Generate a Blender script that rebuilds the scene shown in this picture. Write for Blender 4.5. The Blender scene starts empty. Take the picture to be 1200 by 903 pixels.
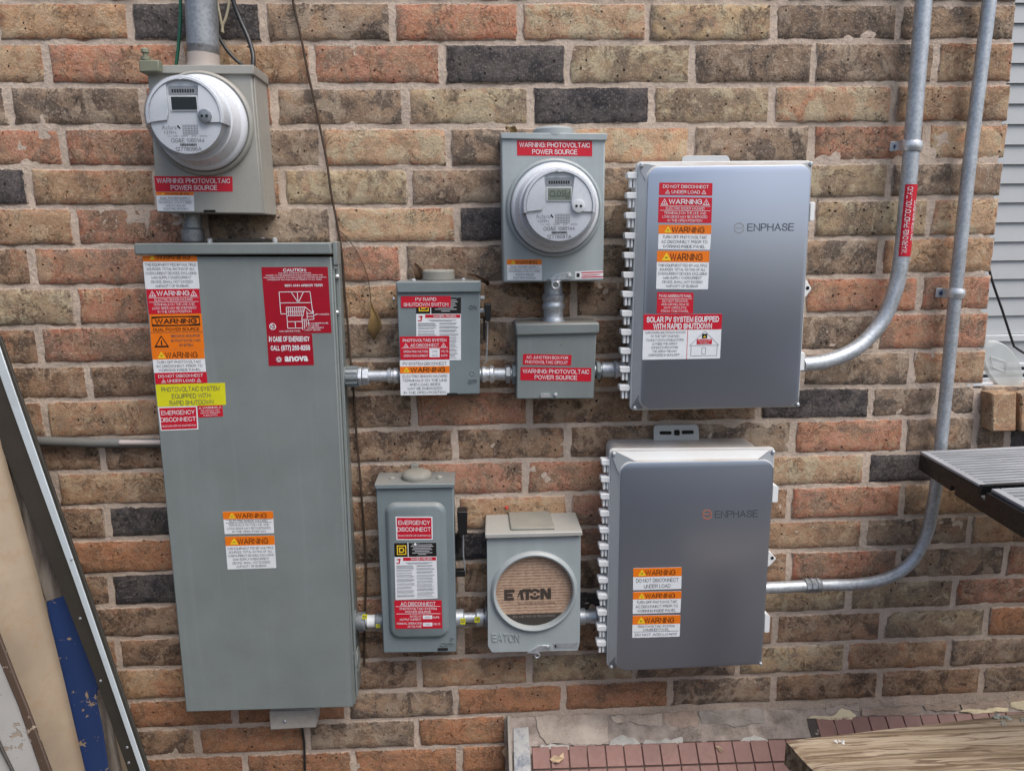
import bpy, bmesh, math, random
from mathutils import Vector, Matrix, noise
R = math.radians
random.seed(7)
SC = bpy.context.scene
COL = SC.collection

# ------------------------------------------------------------------ camera
F = 871.42
EUL = (1.3755773, 0.0108822, -0.0499902)
CAM = Vector((1.1977709, -2.0462104, -0.5950657))
MR = (Matrix.Rotation(EUL[2], 3, 'Z') @ Matrix.Rotation(EUL[1], 3, 'Y') @ Matrix.Rotation(EUL[0], 3, 'X'))
cd = bpy.data.cameras.new('camera')
cd.sensor_width = 36
cd.lens = F / 1200 * 36
cd.clip_end = 200
cd.clip_start = 0.05
co = bpy.data.objects.new('camera', cd)
COL.objects.link(co)
co.location = CAM
co.rotation_euler = EUL
SC.camera = co

# ------------------------------------------------------------------ light
SUN_EL, SUN_AZ = R(58), R(118)      # azimuth: 0 = +X, counter-clockwise; the sun is behind the camera, to the right
sun_dir = Vector((0.42, -0.46, 1.0)).normalized()
SUN_EL = math.asin(sun_dir.z)
w = bpy.data.worlds.new('World')
SC.world = w
w.use_nodes = True
nt = w.node_tree
nt.nodes.clear()
sky = nt.nodes.new('ShaderNodeTexSky')
sky.sky_type = 'NISHITA'
sky.sun_disc = False
sky.sun_elevation = SUN_EL
sky.sun_rotation = math.atan2(sun_dir.x, sun_dir.y)
sky.air_density = 1.0
sky.dust_density = 3.5
sky.ozone_density = 0.8
bg = nt.nodes.new('ShaderNodeBackground')
bg.inputs['Strength'].default_value = 0.10
wo = nt.nodes.new('ShaderNodeOutputWorld')
nt.links.new(sky.outputs[0], bg.inputs[0])
nt.links.new(bg.outputs[0], wo.inputs[0])
sl = bpy.data.lights.new('sun', 'SUN')
sl.energy = 1.5
sl.angle = R(42)
sl.color = (1.0, 0.97, 0.93)
so = bpy.data.objects.new('sun', sl)
COL.objects.link(so)
so.rotation_euler = sun_dir.to_track_quat('Z', 'Y').to_euler()
SC.view_settings.view_transform = 'Standard'
SC.view_settings.look = 'None'
SC.view_settings.gamma = 1
SC.view_settings.exposure = 0.80


# ------------------------------------------------------------------ geometry helpers
def ray(px, py):
    return MR @ Vector(((px - 600) / F, -(py - 451.5) / F, -1.0))


def at(px, py, d=0.0):
    """point on the plane d metres in front of the wall seen at that place of the photograph"""
    r = ray(px, py)
    return CAM + r * ((-d - CAM.y) / r.y)


def atz(px, py, z):
    r = ray(px, py)
    return CAM + r * ((z - CAM.z) / r.z)


def lerp(a, b, t):
    return a + (b - a) * t


class MB:
    def __init__(s):
        s.v, s.f, s.m, s.mats = [], [], [], []

    def mi(s, mat):
        if mat not in s.mats:
            s.mats.append(mat)
        return s.mats.index(mat)

    def add(s, vs, fs, mat):
        o = len(s.v)
        s.v += [Vector(p) for p in vs]
        i = s.mi(mat)
        for f in fs:
            s.f.append([o + k for k in f])
            s.m.append(i)
        return s

    def extrude(s, pts, vec, mat, back=True):
        """closed outline (3-D points) pushed along vec"""
        n = len(pts)
        vec = Vector(vec)
        vs = [Vector(p) for p in pts] + [Vector(p) + vec for p in pts]
        fs = [list(range(n, 2 * n))]
        if back:
            fs.append(list(range(n))[::-1])
        for i in range(n):
            j = (i + 1) % n
            fs.append([i, j, n + j, n + i])
        return s.add(vs, fs, mat)

    def prism(s, q, d0, d1, mat):
        """outline of (x, z) pushed from depth d0 (near wall) to d1"""
        return s.extrude([Vector((p[0], -d0, p[1])) for p in q], (0, d0 - d1, 0), mat)

    def loft(s, rings, mat, cap0=True, cap1=True):
        n = len(rings[0])
        vs = [p for r in rings for p in r]
        fs = []
        for k in range(len(rings) - 1):
            for i in range(n):
                j = (i + 1) % n
                fs.append([k * n + i, k * n + j, (k + 1) * n + j, (k + 1) * n + i])
        if cap0:
            fs.append(list(range(n))[::-1])
        if cap1:
            fs.append(list(range((len(rings) - 1) * n, len(rings) * n)))
        return s.add(vs, fs, mat)

    def box(s, a, b, mat):
        x0, x1 = sorted((a[0], b[0])); y0, y1 = sorted((a[1], b[1])); z0, z1 = sorted((a[2], b[2]))
        return s.extrude([(x0, y0, z0), (x1, y0, z0), (x1, y1, z0), (x0, y1, z0)], (0, 0, z1 - z0), mat)

    def lathe(s, org, axis, prof, mat, n=32, cap0=True, cap1=True, ph=0.0):
        axis = Vector(axis).normalized()
        u = axis.orthogonal().normalized()
        w_ = axis.cross(u)
        rings = []
        for r, h in prof:
            rings.append([Vector(org) + axis * h + (u * math.cos(ph + 2 * math.pi * i / n) + w_ * math.sin(ph + 2 * math.pi * i / n)) * r for i in range(n)])
        return s.loft(rings, mat, cap0, cap1)

    def tube(s, pts, r, mat, n=16, caps=True):
        pts = [Vector(p) for p in pts]
        rings = []
        up = None
        for i, p in enumerate(pts):
            t = (pts[min(i + 1, len(pts) - 1)] - pts[max(i - 1, 0)]).normalized()
            if up is None:
                up = t.orthogonal().normalized()
            up = (up - t * up.dot(t)).normalized()
            w_ = t.cross(up)
            rr = r[i] if isinstance(r, (list, tuple)) else r
            rings.append([p + (up * math.cos(2 * math.pi * k / n) + w_ * math.sin(2 * math.pi * k / n)) * rr for k in range(n)])
        return s.loft(rings, mat, caps, caps)

    def build(s, name, parent=None, smooth=35, bevel=None, seg=2, origin=None, norm=True):
        me = bpy.data.meshes.new(name)
        if origin is None:
            if parent is None:
                xs = [p.x for p in s.v]; ys = [p.y for p in s.v]; zs = [p.z for p in s.v]
                origin = Vector(((min(xs) + max(xs)) / 2, max(ys), min(zs)))
            else:
                origin = Vector([sum(c) / len(s.v) for c in zip(*s.v)])
        me.from_pydata([p - origin for p in s.v], [], s.f)
        for m_ in s.mats:
            me.materials.append(m_)
        me.polygons.foreach_set('material_index', s.m)
        if norm:
            bm = bmesh.new(); bm.from_mesh(me)
            bmesh.ops.recalc_face_normals(bm, faces=bm.faces)
            bm.to_mesh(me); bm.free()
        if smooth:
            me.shade_smooth()
            me.set_sharp_from_angle(angle=R(smooth))
        o = bpy.data.objects.new(name, me)
        COL.objects.link(o)
        place(o, parent, origin)
        if bevel:
            b = o.modifiers.new('bevel', 'BEVEL')
            b.width = bevel; b.segments = seg; b.limit_method = 'ANGLE'; b.angle_limit = R(38)
            b.harden_normals = False
        return o


WL = {}


def place(o, parent, world):
    WL[o.name] = Vector(world)
    if parent is not None:
        o.parent = parent
        o.location = Vector(world) - WL[parent.name]
    else:
        o.location = world


def thing(name, label, cat, loc, group=None):
    o = bpy.data.objects.new(name, None)
    o.empty_display_size = 0.05
    COL.objects.link(o)
    place(o, None, Vector(loc))
    return tag(o, label, cat, group)


def tag(o, label=None, cat=None, group=None, kind=None):
    if label: o['label'] = label
    if cat: o['category'] = cat
    if group: o['group'] = group
    if kind: o['kind'] = kind
    return o


def Q(pts, d):
    """pixel corners TL TR BR BL -> (x, z) outline at depth d"""
    r = []
    for p in pts:
        a = at(p[0], p[1], d)
        r.append((a.x, a.z))
    return r


def bil(q, a, b):
    x = lerp(lerp(q[0][0], q[1][0], a), lerp(q[3][0], q[2][0], a), b)
    z = lerp(lerp(q[0][1], q[1][1], a), lerp(q[3][1], q[2][1], a), b)
    return (x, z)


def rq(q, r, n=6, grow=0.0):
    """rounded outline inside quad q; grow shrinks (negative) or widens it, metres"""
    W = math.dist(q[0], q[1]); H = math.dist(q[0], q[3])
    r = max(r, 0.0002)
    pts = []
    for cx, cy, a0 in ((1, 0, -90), (1, 1, 0), (0, 1, 90), (0, 0, 180)):
        for k in range(n + 1):
            a = R(a0 + 90 * k / n)
            mx = (W + grow - r if cx else -grow + r) + r * math.cos(a)
            my = (H + grow - r if cy else -grow + r) + r * math.sin(a)
            pts.append(bil(q, mx / W, my / H))
    return pts


def grow(q, l=0, r=0, t=0, b=0):
    W = math.dist(q[0], q[1]); H = math.dist(q[0], q[3])
    return [bil(q, -l / W, -t / H), bil(q, 1 + r / W, -t / H), bil(q, 1 + r / W, 1 + b / H), bil(q, -l / W, 1 + b / H)]


def ring3(o2, d):
    return [Vector((p[0], -d, p[1])) for p in o2]


# ------------------------------------------------------------------ materials
def new_mat(name):
    m = bpy.data.materials.new(name)
    m.use_nodes = True
    m.node_tree.nodes.clear()
    n = m.node_tree.nodes; l = m.node_tree.links
    out = n.new('ShaderNodeOutputMaterial')
    b = n.new('ShaderNodeBsdfPrincipled')
    l.new(b.outputs[0], out.inputs[0])
    return m, n, l, b


def rnd_coord(n, l, scale=30.0, stretch=None):
    tc = n.new('ShaderNodeTexCoord')
    oi = n.new('ShaderNodeObjectInfo')
    mu = n.new('ShaderNodeMath'); mu.operation = 'MULTIPLY'; mu.inputs[1].default_value = scale
    l.new(oi.outputs['Random'], mu.inputs[0])
    va = n.new('ShaderNodeVectorMath'); va.operation = 'ADD'
    l.new(tc.outputs['Object'], va.inputs[0]); l.new(mu.outputs[0], va.inputs[1])
    if stretch:
        vm = n.new('ShaderNodeVectorMath'); vm.operation = 'MULTIPLY'; vm.inputs[1].default_value = stretch
        l.new(va.outputs[0], vm.inputs[0])
        return vm.outputs[0]
    return va.outputs[0]


def tex_noise(n, l, vec, scale, detail=4, rough=0.6, dist=0.0):
    t = n.new('ShaderNodeTexNoise')
    t.inputs['Scale'].default_value = scale; t.inputs['Detail'].default_value = detail
    t.inputs['Roughness'].default_value = rough; t.inputs['Distortion'].default_value = dist
    l.new(vec, t.inputs['Vector'])
    return t.outputs['Fac']


def ramp(n, l, fac, stops, interp='LINEAR'):
    stops = sorted(stops, key=lambda q: q[0])
    r = n.new('ShaderNodeValToRGB')
    r.color_ramp.interpolation = interp
    e = r.color_ramp.elements
    e[0].position, e[0].color = stops[0][0], (*stops[0][1], 1)
    e[1].position, e[1].color = stops[-1][0], (*stops[-1][1], 1)
    for p, c in stops[1:-1]:
        x = e.new(p); x.color = (*c, 1)
    l.new(fac, r.inputs[0])
    return r.outputs[0]


def bw(n, l, fac, a, b):
    return ramp(n, l, fac, [(a, (0, 0, 0)), (b, (1, 1, 1))])


def mixc(n, l, fac, a, b, mode='MIX'):
    m = n.new('ShaderNodeMix'); m.data_type = 'RGBA'; m.blend_type = mode
    if isinstance(fac, float): m.inputs[0].default_value = fac
    else: l.new(fac, m.inputs[0])
    for i, c in ((6, a), (7, b)):
        if isinstance(c, tuple): m.inputs[i].default_value = (*c[:3], 1)
        else: l.new(c, m.inputs[i])
    return m.outputs[2]


def mth(n, l, op, a, b=None):
    m = n.new('ShaderNodeMath'); m.operation = op
    for i, c in enumerate((a, b)):
        if c is None: continue
        if isinstance(c, (int, float)): m.inputs[i].default_value = c
        else: l.new(c, m.inputs[i])
    return m.outputs[0]


def bump(n, l, h, strength, dist, prev=None):
    b = n.new('ShaderNodeBump'); b.inputs['Strength'].default_value = strength; b.inputs['Distance'].default_value = dist
    l.new(h, b.inputs['Height'])
    if prev is not None: l.new(prev, b.inputs['Normal'])
    return b.outputs[0]


def paint(name, col, rough=0.45, metal=0.0, var=0.08, dirt=0.0, dirtcol=(0.16, 0.12, 0.08), peel=0.15, scale=1.0, spec=0.5, topdust=0.0, rvar=1.0):
    m, n, l, b = new_mat(name)
    v = rnd_coord(n, l)
    n1 = tex_noise(n, l, v, 6 * scale, 5)
    n2 = tex_noise(n, l, v, 90 * scale, 3)
    lo = tuple(c * (1 - var) for c in col); hi = tuple(min(1, c * (1 + var)) for c in col)
    c = ramp(n, l, n1, [(0.3, lo), (0.7, hi)])
    if dirt > 0 and name.endswith('enamel'):
        vm = n.new('ShaderNodeVectorMath'); vm.operation = 'MULTIPLY'; vm.inputs[1].default_value = (1, 1, .035); l.new(v, vm.inputs[0])
        sk = bw(n, l, tex_noise(n, l, vm.outputs[0], 42, 5, .6), .52, .72)
        c = mixc(n, l, mth(n, l, 'MULTIPLY', sk, .16), c, tuple(min(1, q * 1.5) for q in col))
        sp = bw(n, l, tex_noise(n, l, v, 190, 2), .70, .74)
        c = mixc(n, l, mth(n, l, 'MULTIPLY', sp, .5), c, tuple(q * .45 for q in col))
    if dirt > 0:
        f = bw(n, l, mth(n, l, 'ADD', mth(n, l, 'MULTIPLY', tex_noise(n, l, v, 14, 8, 0.75), 0.7), mth(n, l, 'MULTIPLY', n2, 0.3)), 0.50, 0.68)
        c = mixc(n, l, mth(n, l, 'MULTIPLY', f, dirt), c, dirtcol)
    if topdust > 0:
        g = n.new('ShaderNodeNewGeometry'); sx = n.new('ShaderNodeSeparateXYZ'); l.new(g.outputs['Normal'], sx.inputs[0])
        f = bw(n, l, sx.outputs[2], 0.3, 0.9)
        f = mth(n, l, 'MULTIPLY', f, mth(n, l, 'MULTIPLY', bw(n, l, n1, 0.25, 0.65), topdust))
        c = mixc(n, l, f, c, (0.36, 0.27, 0.2))
    l.new(c, b.inputs['Base Color'])
    rr = ramp(n, l, n2, [(0.3, (rough - 0.06 * rvar,) * 3), (0.75, (rough + 0.08 * rvar,) * 3)])
    l.new(rr, b.inputs['Roughness'])
    b.inputs['Metallic'].default_value = metal
    b.inputs['Specular IOR Level'].default_value = spec
    if peel:
        bb = bump(n, l, tex_noise(n, l, v, 420 * scale, 2), peel, 0.0006)
        bb = bump(n, l, n1, peel * 0.6, 0.004, bb)
        l.new(bb, b.inputs['Normal'])
    return m


def flat(name, col, rough=0.55, spec=0.4):
    m, n, l, b = new_mat(name)
    v = rnd_coord(n, l)
    nn = tex_noise(n, l, v, 35, 4)
    c = ramp(n, l, nn, [(0.3, tuple(x * 0.93 for x in col)), (0.7, tuple(min(1, x * 1.03) for x in col))])
    l.new(c, b.inputs['Base Color'])
    b.inputs['Roughness'].default_value = rough
    b.inputs['Specular IOR Level'].default_value = spec
    return m


def cells(n, l, v, scale):
    vo = n.new('ShaderNodeTexVoronoi'); vo.inputs['Scale'].default_value = scale; l.new(v, vo.inputs['Vector'])
    sx = n.new('ShaderNodeSeparateColor'); l.new(vo.outputs['Color'], sx.inputs[0])
    return vo.outputs['Distance'], sx.outputs[0], sx.outputs[1]


def brick_mat(name, cols, edge, specks=(0.62, 0.50, 0.39), dark=(0.045, 0.034, 0.027), darkamt=0.5, speckamt=0.35, edgeamt=0.7, patch=0.55):
    m, n, l, b = new_mat(name)
    v0 = rnd_coord(n, l, 47.0)
    # ragged coordinates so that nothing shows round cells
    nv = n.new('ShaderNodeTexNoise'); nv.inputs['Scale'].default_value = 70; nv.inputs['Detail'].default_value = 3; l.new(v0, nv.inputs['Vector'])
    sc = n.new('ShaderNodeVectorMath'); sc.operation = 'SCALE'; sc.inputs['Scale'].default_value = 0.005; l.new(nv.outputs['Color'], sc.inputs[0])
    ad = n.new('ShaderNodeVectorMath'); ad.operation = 'ADD'; l.new(v0, ad.inputs[0]); l.new(sc.outputs[0], ad.inputs[1])
    v = ad.outputs[0]
    big = tex_noise(n, l, v, 9, 4, 0.55, 0.5)
    med = tex_noise(n, l, v, 48, 5, 0.7)
    fine = tex_noise(n, l, v, 260, 4, 0.75)
    k = len(cols)
    stops = [(0.36 + 0.28 * i / (k - 1), c) for i, c in enumerate(cols)]
    f = mth(n, l, 'ADD', mth(n, l, 'MULTIPLY', big, 0.72), mth(n, l, 'MULTIPLY', med, 0.28))
    c = ramp(n, l, f, stops)
    oi = n.new('ShaderNodeObjectInfo')
    mul = ramp(n, l, oi.outputs['Random'], [(0.0, (0.78, 0.79, 0.82)), (0.5, (1.0, 1.0, 1.0)), (1.0, (1.14, 1.10, 1.05))])
    c = mixc(n, l, 1.0, c, mul, 'MULTIPLY')
    if cols[1][0] > 0.1: c = mixc(n, l, 1.0, c, (1.0, 0.915, 0.835), 'MULTIPLY')
    if cols[1][0] > 0.1: c = mixc(n, l, 0.06, c, (0.80, 0.54, 0.36))
    at_ = n.new('ShaderNodeAttribute'); at_.attribute_name = 'edge'
    e = at_.outputs['Fac']
    v2 = n.new('ShaderNodeVectorMath'); v2.operation = 'ADD'; v2.inputs[1].default_value = (11, 5, 3); l.new(v, v2.inputs[0])
    en = tex_noise(n, l, v2.outputs[0], 17, 5, 0.65)
    ef = bw(n, l, mth(n, l, 'SUBTRACT', mth(n, l, 'MULTIPLY', en, 1.5), mth(n, l, 'MULTIPLY', e, 0.55)), 0.44, 0.62)
    c = mixc(n, l, mth(n, l, 'MULTIPLY', ef, edgeamt), c, edge)
    # patches with firm borders: a paler and a darker or redder body showing through
    pa = bw(n, l, tex_noise(n, l, v2.outputs[0], 12, 6, 0.62, 0.8), 0.50, 0.57)
    c = mixc(n, l, mth(n, l, 'MULTIPLY', pa, patch), c, cols[0])
    v3 = n.new('ShaderNodeVectorMath'); v3.operation = 'ADD'; v3.inputs[1].default_value = (3, 17, 9); l.new(v, v3.inputs[0])
    pb = bw(n, l, tex_noise(n, l, v3.outputs[0], 14, 6, 0.62, 0.8), 0.52, 0.58)
    c = mixc(n, l, mth(n, l, 'MULTIPLY', pb, patch), c, tuple(min(.6, x * 1.18) for x in cols[2]))
    # sooty patches
    so_ = bw(n, l, tex_noise(n, l, v2.outputs[0], 11, 6, 0.6), 0.55, 0.68)
    c = mixc(n, l, mth(n, l, 'MULTIPLY', so_, darkamt * 0.75), c, (0.10, 0.085, 0.075))
    # pale and dark grains
    d1, r1, g1 = cells(n, l, v, 165)
    fs = mth(n, l, 'MULTIPLY', bw(n, l, r1, 0.55, 0.60), bw(n, l, d1, 0.55, 0.35))
    c = mixc(n, l, mth(n, l, 'MULTIPLY', fs, speckamt), c, specks)
    d2, r2, g2 = cells(n, l, v2.outputs[0], 120)
    fd = mth(n, l, 'MULTIPLY', bw(n, l, mth(n, l, 'ADD', r2, mth(n, l, 'MULTIPLY', med, 0.7)), 1.05, 1.09), bw(n, l, d2, 0.55, 0.35))
    c = mixc(n, l, mth(n, l, 'MULTIPLY', fd, min(1.0, darkamt * 1.1)), c, dark)
    ft = bw(n, l, fine, 0.54, 0.40)
    c = mixc(n, l, mth(n, l, 'MULTIPLY', ft, 0.26), c, dark)
    d3, r3, g3 = cells(n, l, v2.outputs[0], 62)
    hole = mth(n, l, 'MULTIPLY', bw(n, l, r3, 0.74, 0.77), bw(n, l, mth(n, l, 'ADD', mth(n, l, 'ADD', d3, mth(n, l, 'MULTIPLY', g3, 0.13)), mth(n, l, 'MULTIPLY', fine, 0.45)), 0.46, 0.38))
    c = mixc(n, l, mth(n, l, 'MULTIPLY', hole, 0.9), c, dark)
    crk = tex_noise(n, l, v2.outputs[0], 24, 8, 0.7, 1.2)
    cf = bw(n, l, mth(n, l, 'ABSOLUTE', mth(n, l, 'SUBTRACT', crk, 0.52)), 0.014, 0.003)
    cf = mth(n, l, 'MULTIPLY', cf, bw(n, l, tex_noise(n, l, v2.outputs[0], 15, 2), 0.50, 0.60))
    c = mixc(n, l, mth(n, l, 'MULTIPLY', cf, 0.6), c, dark)
    # mortar smeared over the arris
    mf = bw(n, l, mth(n, l, 'SUBTRACT', tex_noise(n, l, v2.outputs[0], 30, 6, 0.75), mth(n, l, 'MULTIPLY', e, 0.8)), 0.34, 0.39)
    c = mixc(n, l, mth(n, l, 'MULTIPLY', mf, 0.75), c, (0.54, 0.45, 0.37))
    l.new(c, b.inputs['Base Color'])
    b.inputs['Roughness'].default_value = 0.92
    b.inputs['Specular IOR Level'].default_value = 0.2
    nb = bump(n, l, med, 0.6, 0.010)
    nb = bump(n, l, fine, 0.8, 0.004, nb)
    nb = bump(n, l, mth(n, l, 'SUBTRACT', 1.0, fd), 1.0, 0.004, nb)
    nb = bump(n, l, mth(n, l, 'SUBTRACT', 1.0, hole), 1.0, 0.005, nb)
    nb = bump(n, l, mth(n, l, 'SUBTRACT', 1.0, cf), 0.8, 0.003, nb)
    nb = bump(n, l, crk, 0.35, 0.015, nb)
    l.new(nb, b.inputs['Normal'])
    return m


def mortar_mat():
    m, n, l, b = new_mat('mortar')
    tc = n.new('ShaderNodeTexCoord'); v = tc.outputs['Object']
    a = tex_noise(n, l, v, 5, 5); f = tex_noise(n, l, v, 120, 5, 0.75); g = tex_noise(n, l, v, 500, 3, 0.7)
    c = ramp(n, l, a, [(0.3, (0.48, 0.39, 0.315)), (0.5, (0.58, 0.475, 0.39)), (0.7, (0.65, 0.52, 0.42))])
    c = mixc(n, l, mth(n, l, 'MULTIPLY', bw(n, l, f, 0.50, 0.34), 0.45), c, (0.30, 0.235, 0.185))
    c = mixc(n, l, mth(n, l, 'MULTIPLY', bw(n, l, tex_noise(n, l, v, 17, 7, 0.7), 0.54, 0.68), 0.4), c, (0.36, 0.28, 0.215))
    c = mixc(n, l, mth(n, l, 'MULTIPLY', bw(n, l, g, 0.6, 0.75), 0.35), c, (0.7, 0.62, 0.54))
    l.new(c, b.inputs['Base Color'])
    b.inputs['Roughness'].default_value = 0.95
    b.inputs['Specular IOR Level'].default_value = 0.2
    nb = bump(n, l, tex_noise(n, l, v, 34, 6, 0.7), 0.6, 0.014)
    nb = bump(n, l, f, 0.7, 0.004, nb)
    l.new(nb, b.inputs['Normal'])
    return m


def wood_mat(name, cols, axis='X', scale=1.0, rough=0.85, gr=1.0):
    m, n, l, b = new_mat(name)
    st = {'X': (0.06, 1, 1), 'Z': (1, 1, 0.06), 'Y': (1, 0.06, 1)}[axis]
    v = rnd_coord(n, l, 9.0, st)
    n1 = tex_noise(n, l, v, 26 * scale, 6, 0.6, 1.2)
    n2 = tex_noise(n, l, v, 170 * scale, 4, 0.7)
    wv = n.new('ShaderNodeTexWave'); wv.wave_type = 'RINGS'; wv.rings_direction = axis
    wv.inputs['Scale'].default_value = 9 * scale; wv.inputs['Distortion'].default_value = 9; wv.inputs['Detail'].default_value = 4
    wv.inputs['Detail Scale'].default_value = 1.2
    l.new(v, wv.inputs['Vector'])
    f = mth(n, l, 'ADD', mth(n, l, 'MULTIPLY', n1, 0.45), mth(n, l, 'ADD', mth(n, l, 'MULTIPLY', n2, 0.25), mth(n, l, 'MULTIPLY', wv.outputs['Fac'], 0.3)))
    k = len(cols)
    c = ramp(n, l, f, [(0.28 + 0.42 * i / (k - 1), q) for i, q in enumerate(cols)])
    l.new(c, b.inputs['Base Color'])
    b.inputs['Roughness'].default_value = rough
    b.inputs['Specular IOR Level'].default_value = 0.3
    nb = bump(n, l, f, 0.6 * gr, 0.006)
    l.new(nb, b.inputs['Normal'])
    return m


def zinc(name, col=(0.50, 0.535, 0.57), rough=0.46):
    m, n, l, b = new_mat(name)
    v = rnd_coord(n, l)
    vo = n.new('ShaderNodeTexVoronoi'); vo.inputs['Scale'].default_value = 120; l.new(v, vo.inputs['Vector'])
    n1 = tex_noise(n, l, v, 18, 6, 0.7)
    c = ramp(n, l, mth(n, l, 'ADD', mth(n, l, 'MULTIPLY', vo.outputs['Distance'], 0.4), mth(n, l, 'MULTIPLY', n1, 0.7)),
             [(0.3, tuple(x * 0.72 for x in col)), (0.75, tuple(min(1, x * 1.15) for x in col))])
    l.new(c, b.inputs['Base Color'])
    b.inputs['Metallic'].default_value = 0.65
    rr = ramp(n, l, n1, [(0.3, (rough - 0.08,) * 3), (0.7, (rough + 0.12,) * 3)])
    l.new(rr, b.inputs['Roughness'])
    l.new(bump(n, l, n1, 0.12, 0.004), b.inputs['Normal'])
    return m


MT = {}
MT['t'] = brick_mat('brick_tan', [(0.30, 0.20, 0.13), (0.45, 0.30, 0.19), (0.53, 0.385, 0.255), (0.50, 0.27, 0.165)], (0.42, 0.19, 0.115), darkamt=0.5)
MT['r'] = brick_mat('brick_red_mottled', [(0.27, 0.185, 0.135), (0.45, 0.30, 0.21), (0.49, 0.245, 0.165), (0.52, 0.38, 0.27)], (0.47, 0.16, 0.10), darkamt=0.55, edgeamt=0.6, patch=0.7)
MT['p'] = brick_mat('brick_peach', [(0.46, 0.31, 0.20), (0.57, 0.41, 0.28), (0.60, 0.46, 0.32), (0.56, 0.31, 0.20)], (0.48, 0.18, 0.115), darkamt=0.35, edgeamt=0.55)
MT['y'] = brick_mat('brick_olive', [(0.24, 0.19, 0.14), (0.41, 0.32, 0.225), (0.52, 0.43, 0.29), (0.45, 0.33, 0.24)], (0.30, 0.22, 0.165), darkamt=0.55, edgeamt=0.4, patch=0.7)
MT['g'] = brick_mat('brick_grey_brown', [(0.13, 0.108, 0.093), (0.26, 0.205, 0.163), (0.40, 0.315, 0.235), (0.35, 0.225, 0.165)], (0.24, 0.17, 0.13), darkamt=0.7, edgeamt=0.45, speckamt=0.3, patch=0.75)
MT['k'] = brick_mat('brick_charcoal', [(0.04, 0.039, 0.044), (0.07, 0.066, 0.070), (0.14, 0.123, 0.118), (0.06, 0.055, 0.058)], (0.07, 0.056, 0.052), specks=(0.30, 0.26, 0.23), darkamt=0.5, edgeamt=0.4, speckamt=0.35, patch=0.4)
MT['b'] = brick_mat('brick_brown', [(0.13, 0.092, 0.070), (0.29, 0.20, 0.14), (0.40, 0.285, 0.195), (0.38, 0.21, 0.135)], (0.33, 0.165, 0.105), darkamt=0.65, edgeamt=0.5, speckamt=0.3, patch=0.75)
MT['o'] = brick_mat('brick_rust_warm_bounce', [(0.26, 0.155, 0.095), (0.42, 0.235, 0.135), (0.45, 0.22, 0.125), (0.45, 0.30, 0.19)], (0.28, 0.125, 0.07), darkamt=0.5, edgeamt=0.5, speckamt=0.25)  # rust-orange brick colour with warm bounce from the ground painted in
M_MORTAR = mortar_mat()
M_GREY = paint('grey_enamel', (0.192, 0.22, 0.218), 0.42, var=0.09, topdust=0.4, peel=0.14, dirt=0.10)
M_GREY2 = paint('blue_grey_enamel', (0.172, 0.213, 0.226), 0.42, var=0.09, topdust=0.4, peel=0.14, dirt=0.10)
M_GREY3 = paint('pale_grey_enamel', (0.33, 0.375, 0.385), 0.42, var=0.06, topdust=0.3, peel=0.10, dirt=0.08)
M_BEIGE = paint('beige_grey_enamel', (0.32, 0.318, 0.29), 0.45, var=0.06, topdust=0.5, dirt=0.12, peel=0.10)
M_HUB = paint('grey_cast_cap', (0.25, 0.25, 0.22), 0.7, var=0.15, topdust=0.2, dirt=0.3)
M_ZINC = zinc('galvanised_steel')
M_ZINC_D = zinc('dull_zinc_conduit', (0.30, 0.32, 0.34), 0.5)
M_ZBRIGHT = zinc('bright_zinc', (0.66, 0.68, 0.70), 0.33)
M_SILVER = paint('silver_metallic_paint', (0.42, 0.465, 0.55), 0.33, metal=0.86, var=0.015, peel=0.0, rvar=0.0)
M_PLAST = paint('pale_grey_plastic', (0.56, 0.59, 0.60), 0.42, var=0.03, topdust=0.75, peel=0.05)
M_PLASTD = paint('mid_grey_plastic', (0.25, 0.27, 0.29), 0.4, var=0.04, topdust=0.2, peel=0.05)
M_WPLAST = paint('white_plastic', (0.74, 0.76, 0.77), 0.4, var=0.03, peel=0.04)
M_METERW = paint('meter_white', (0.64, 0.67, 0.71), 0.3, var=0.02, peel=0.0)
M_BLACK = paint('black_plastic', (0.012, 0.012, 0.013), 0.35, var=0.2, peel=0.08)
M_DARK = flat('dark_void', (0.012, 0.011, 0.010), 0.9)
M_LCD_OFF = paint('lcd_off', (0.006, 0.008, 0.008), 0.1, var=0.1, peel=0.0)
M_LCD = paint('lcd_green_grey', (0.20, 0.235, 0.20), 0.2, var=0.05, peel=0.0)
M_LCDT = flat('lcd_segment', (0.06, 0.075, 0.06))
I_WHITE = flat('print_white', (0.74, 0.77, 0.80), 0.35)
I_RED = flat('print_red', (0.53, 0.012, 0.030), 0.35)
I_DRED = flat('print_deep_red', (0.34, 0.006, 0.020), 0.35)
I_ORANGE = flat('print_orange', (0.80, 0.19, 0.012), 0.35)
I_YELLOW = flat('print_yellow', (0.66, 0.64, 0.02), 0.35)
I_AMBER = flat('print_amber', (0.85, 0.58, 0.03), 0.35)
I_BLACK = flat('print_black', (0.015, 0.014, 0.014), 0.35)
I_GREYT = flat('print_grey', (0.28, 0.29, 0.31), 0.35)
I_LGREY = flat('print_pale_grey', (0.45, 0.46, 0.48), 0.35)
I_TXT = flat('print_dark_text', (0.09, 0.095, 0.10), 0.35)
I_ORLOGO = flat('print_salmon', (0.50, 0.16, 0.09), 0.4)

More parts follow.
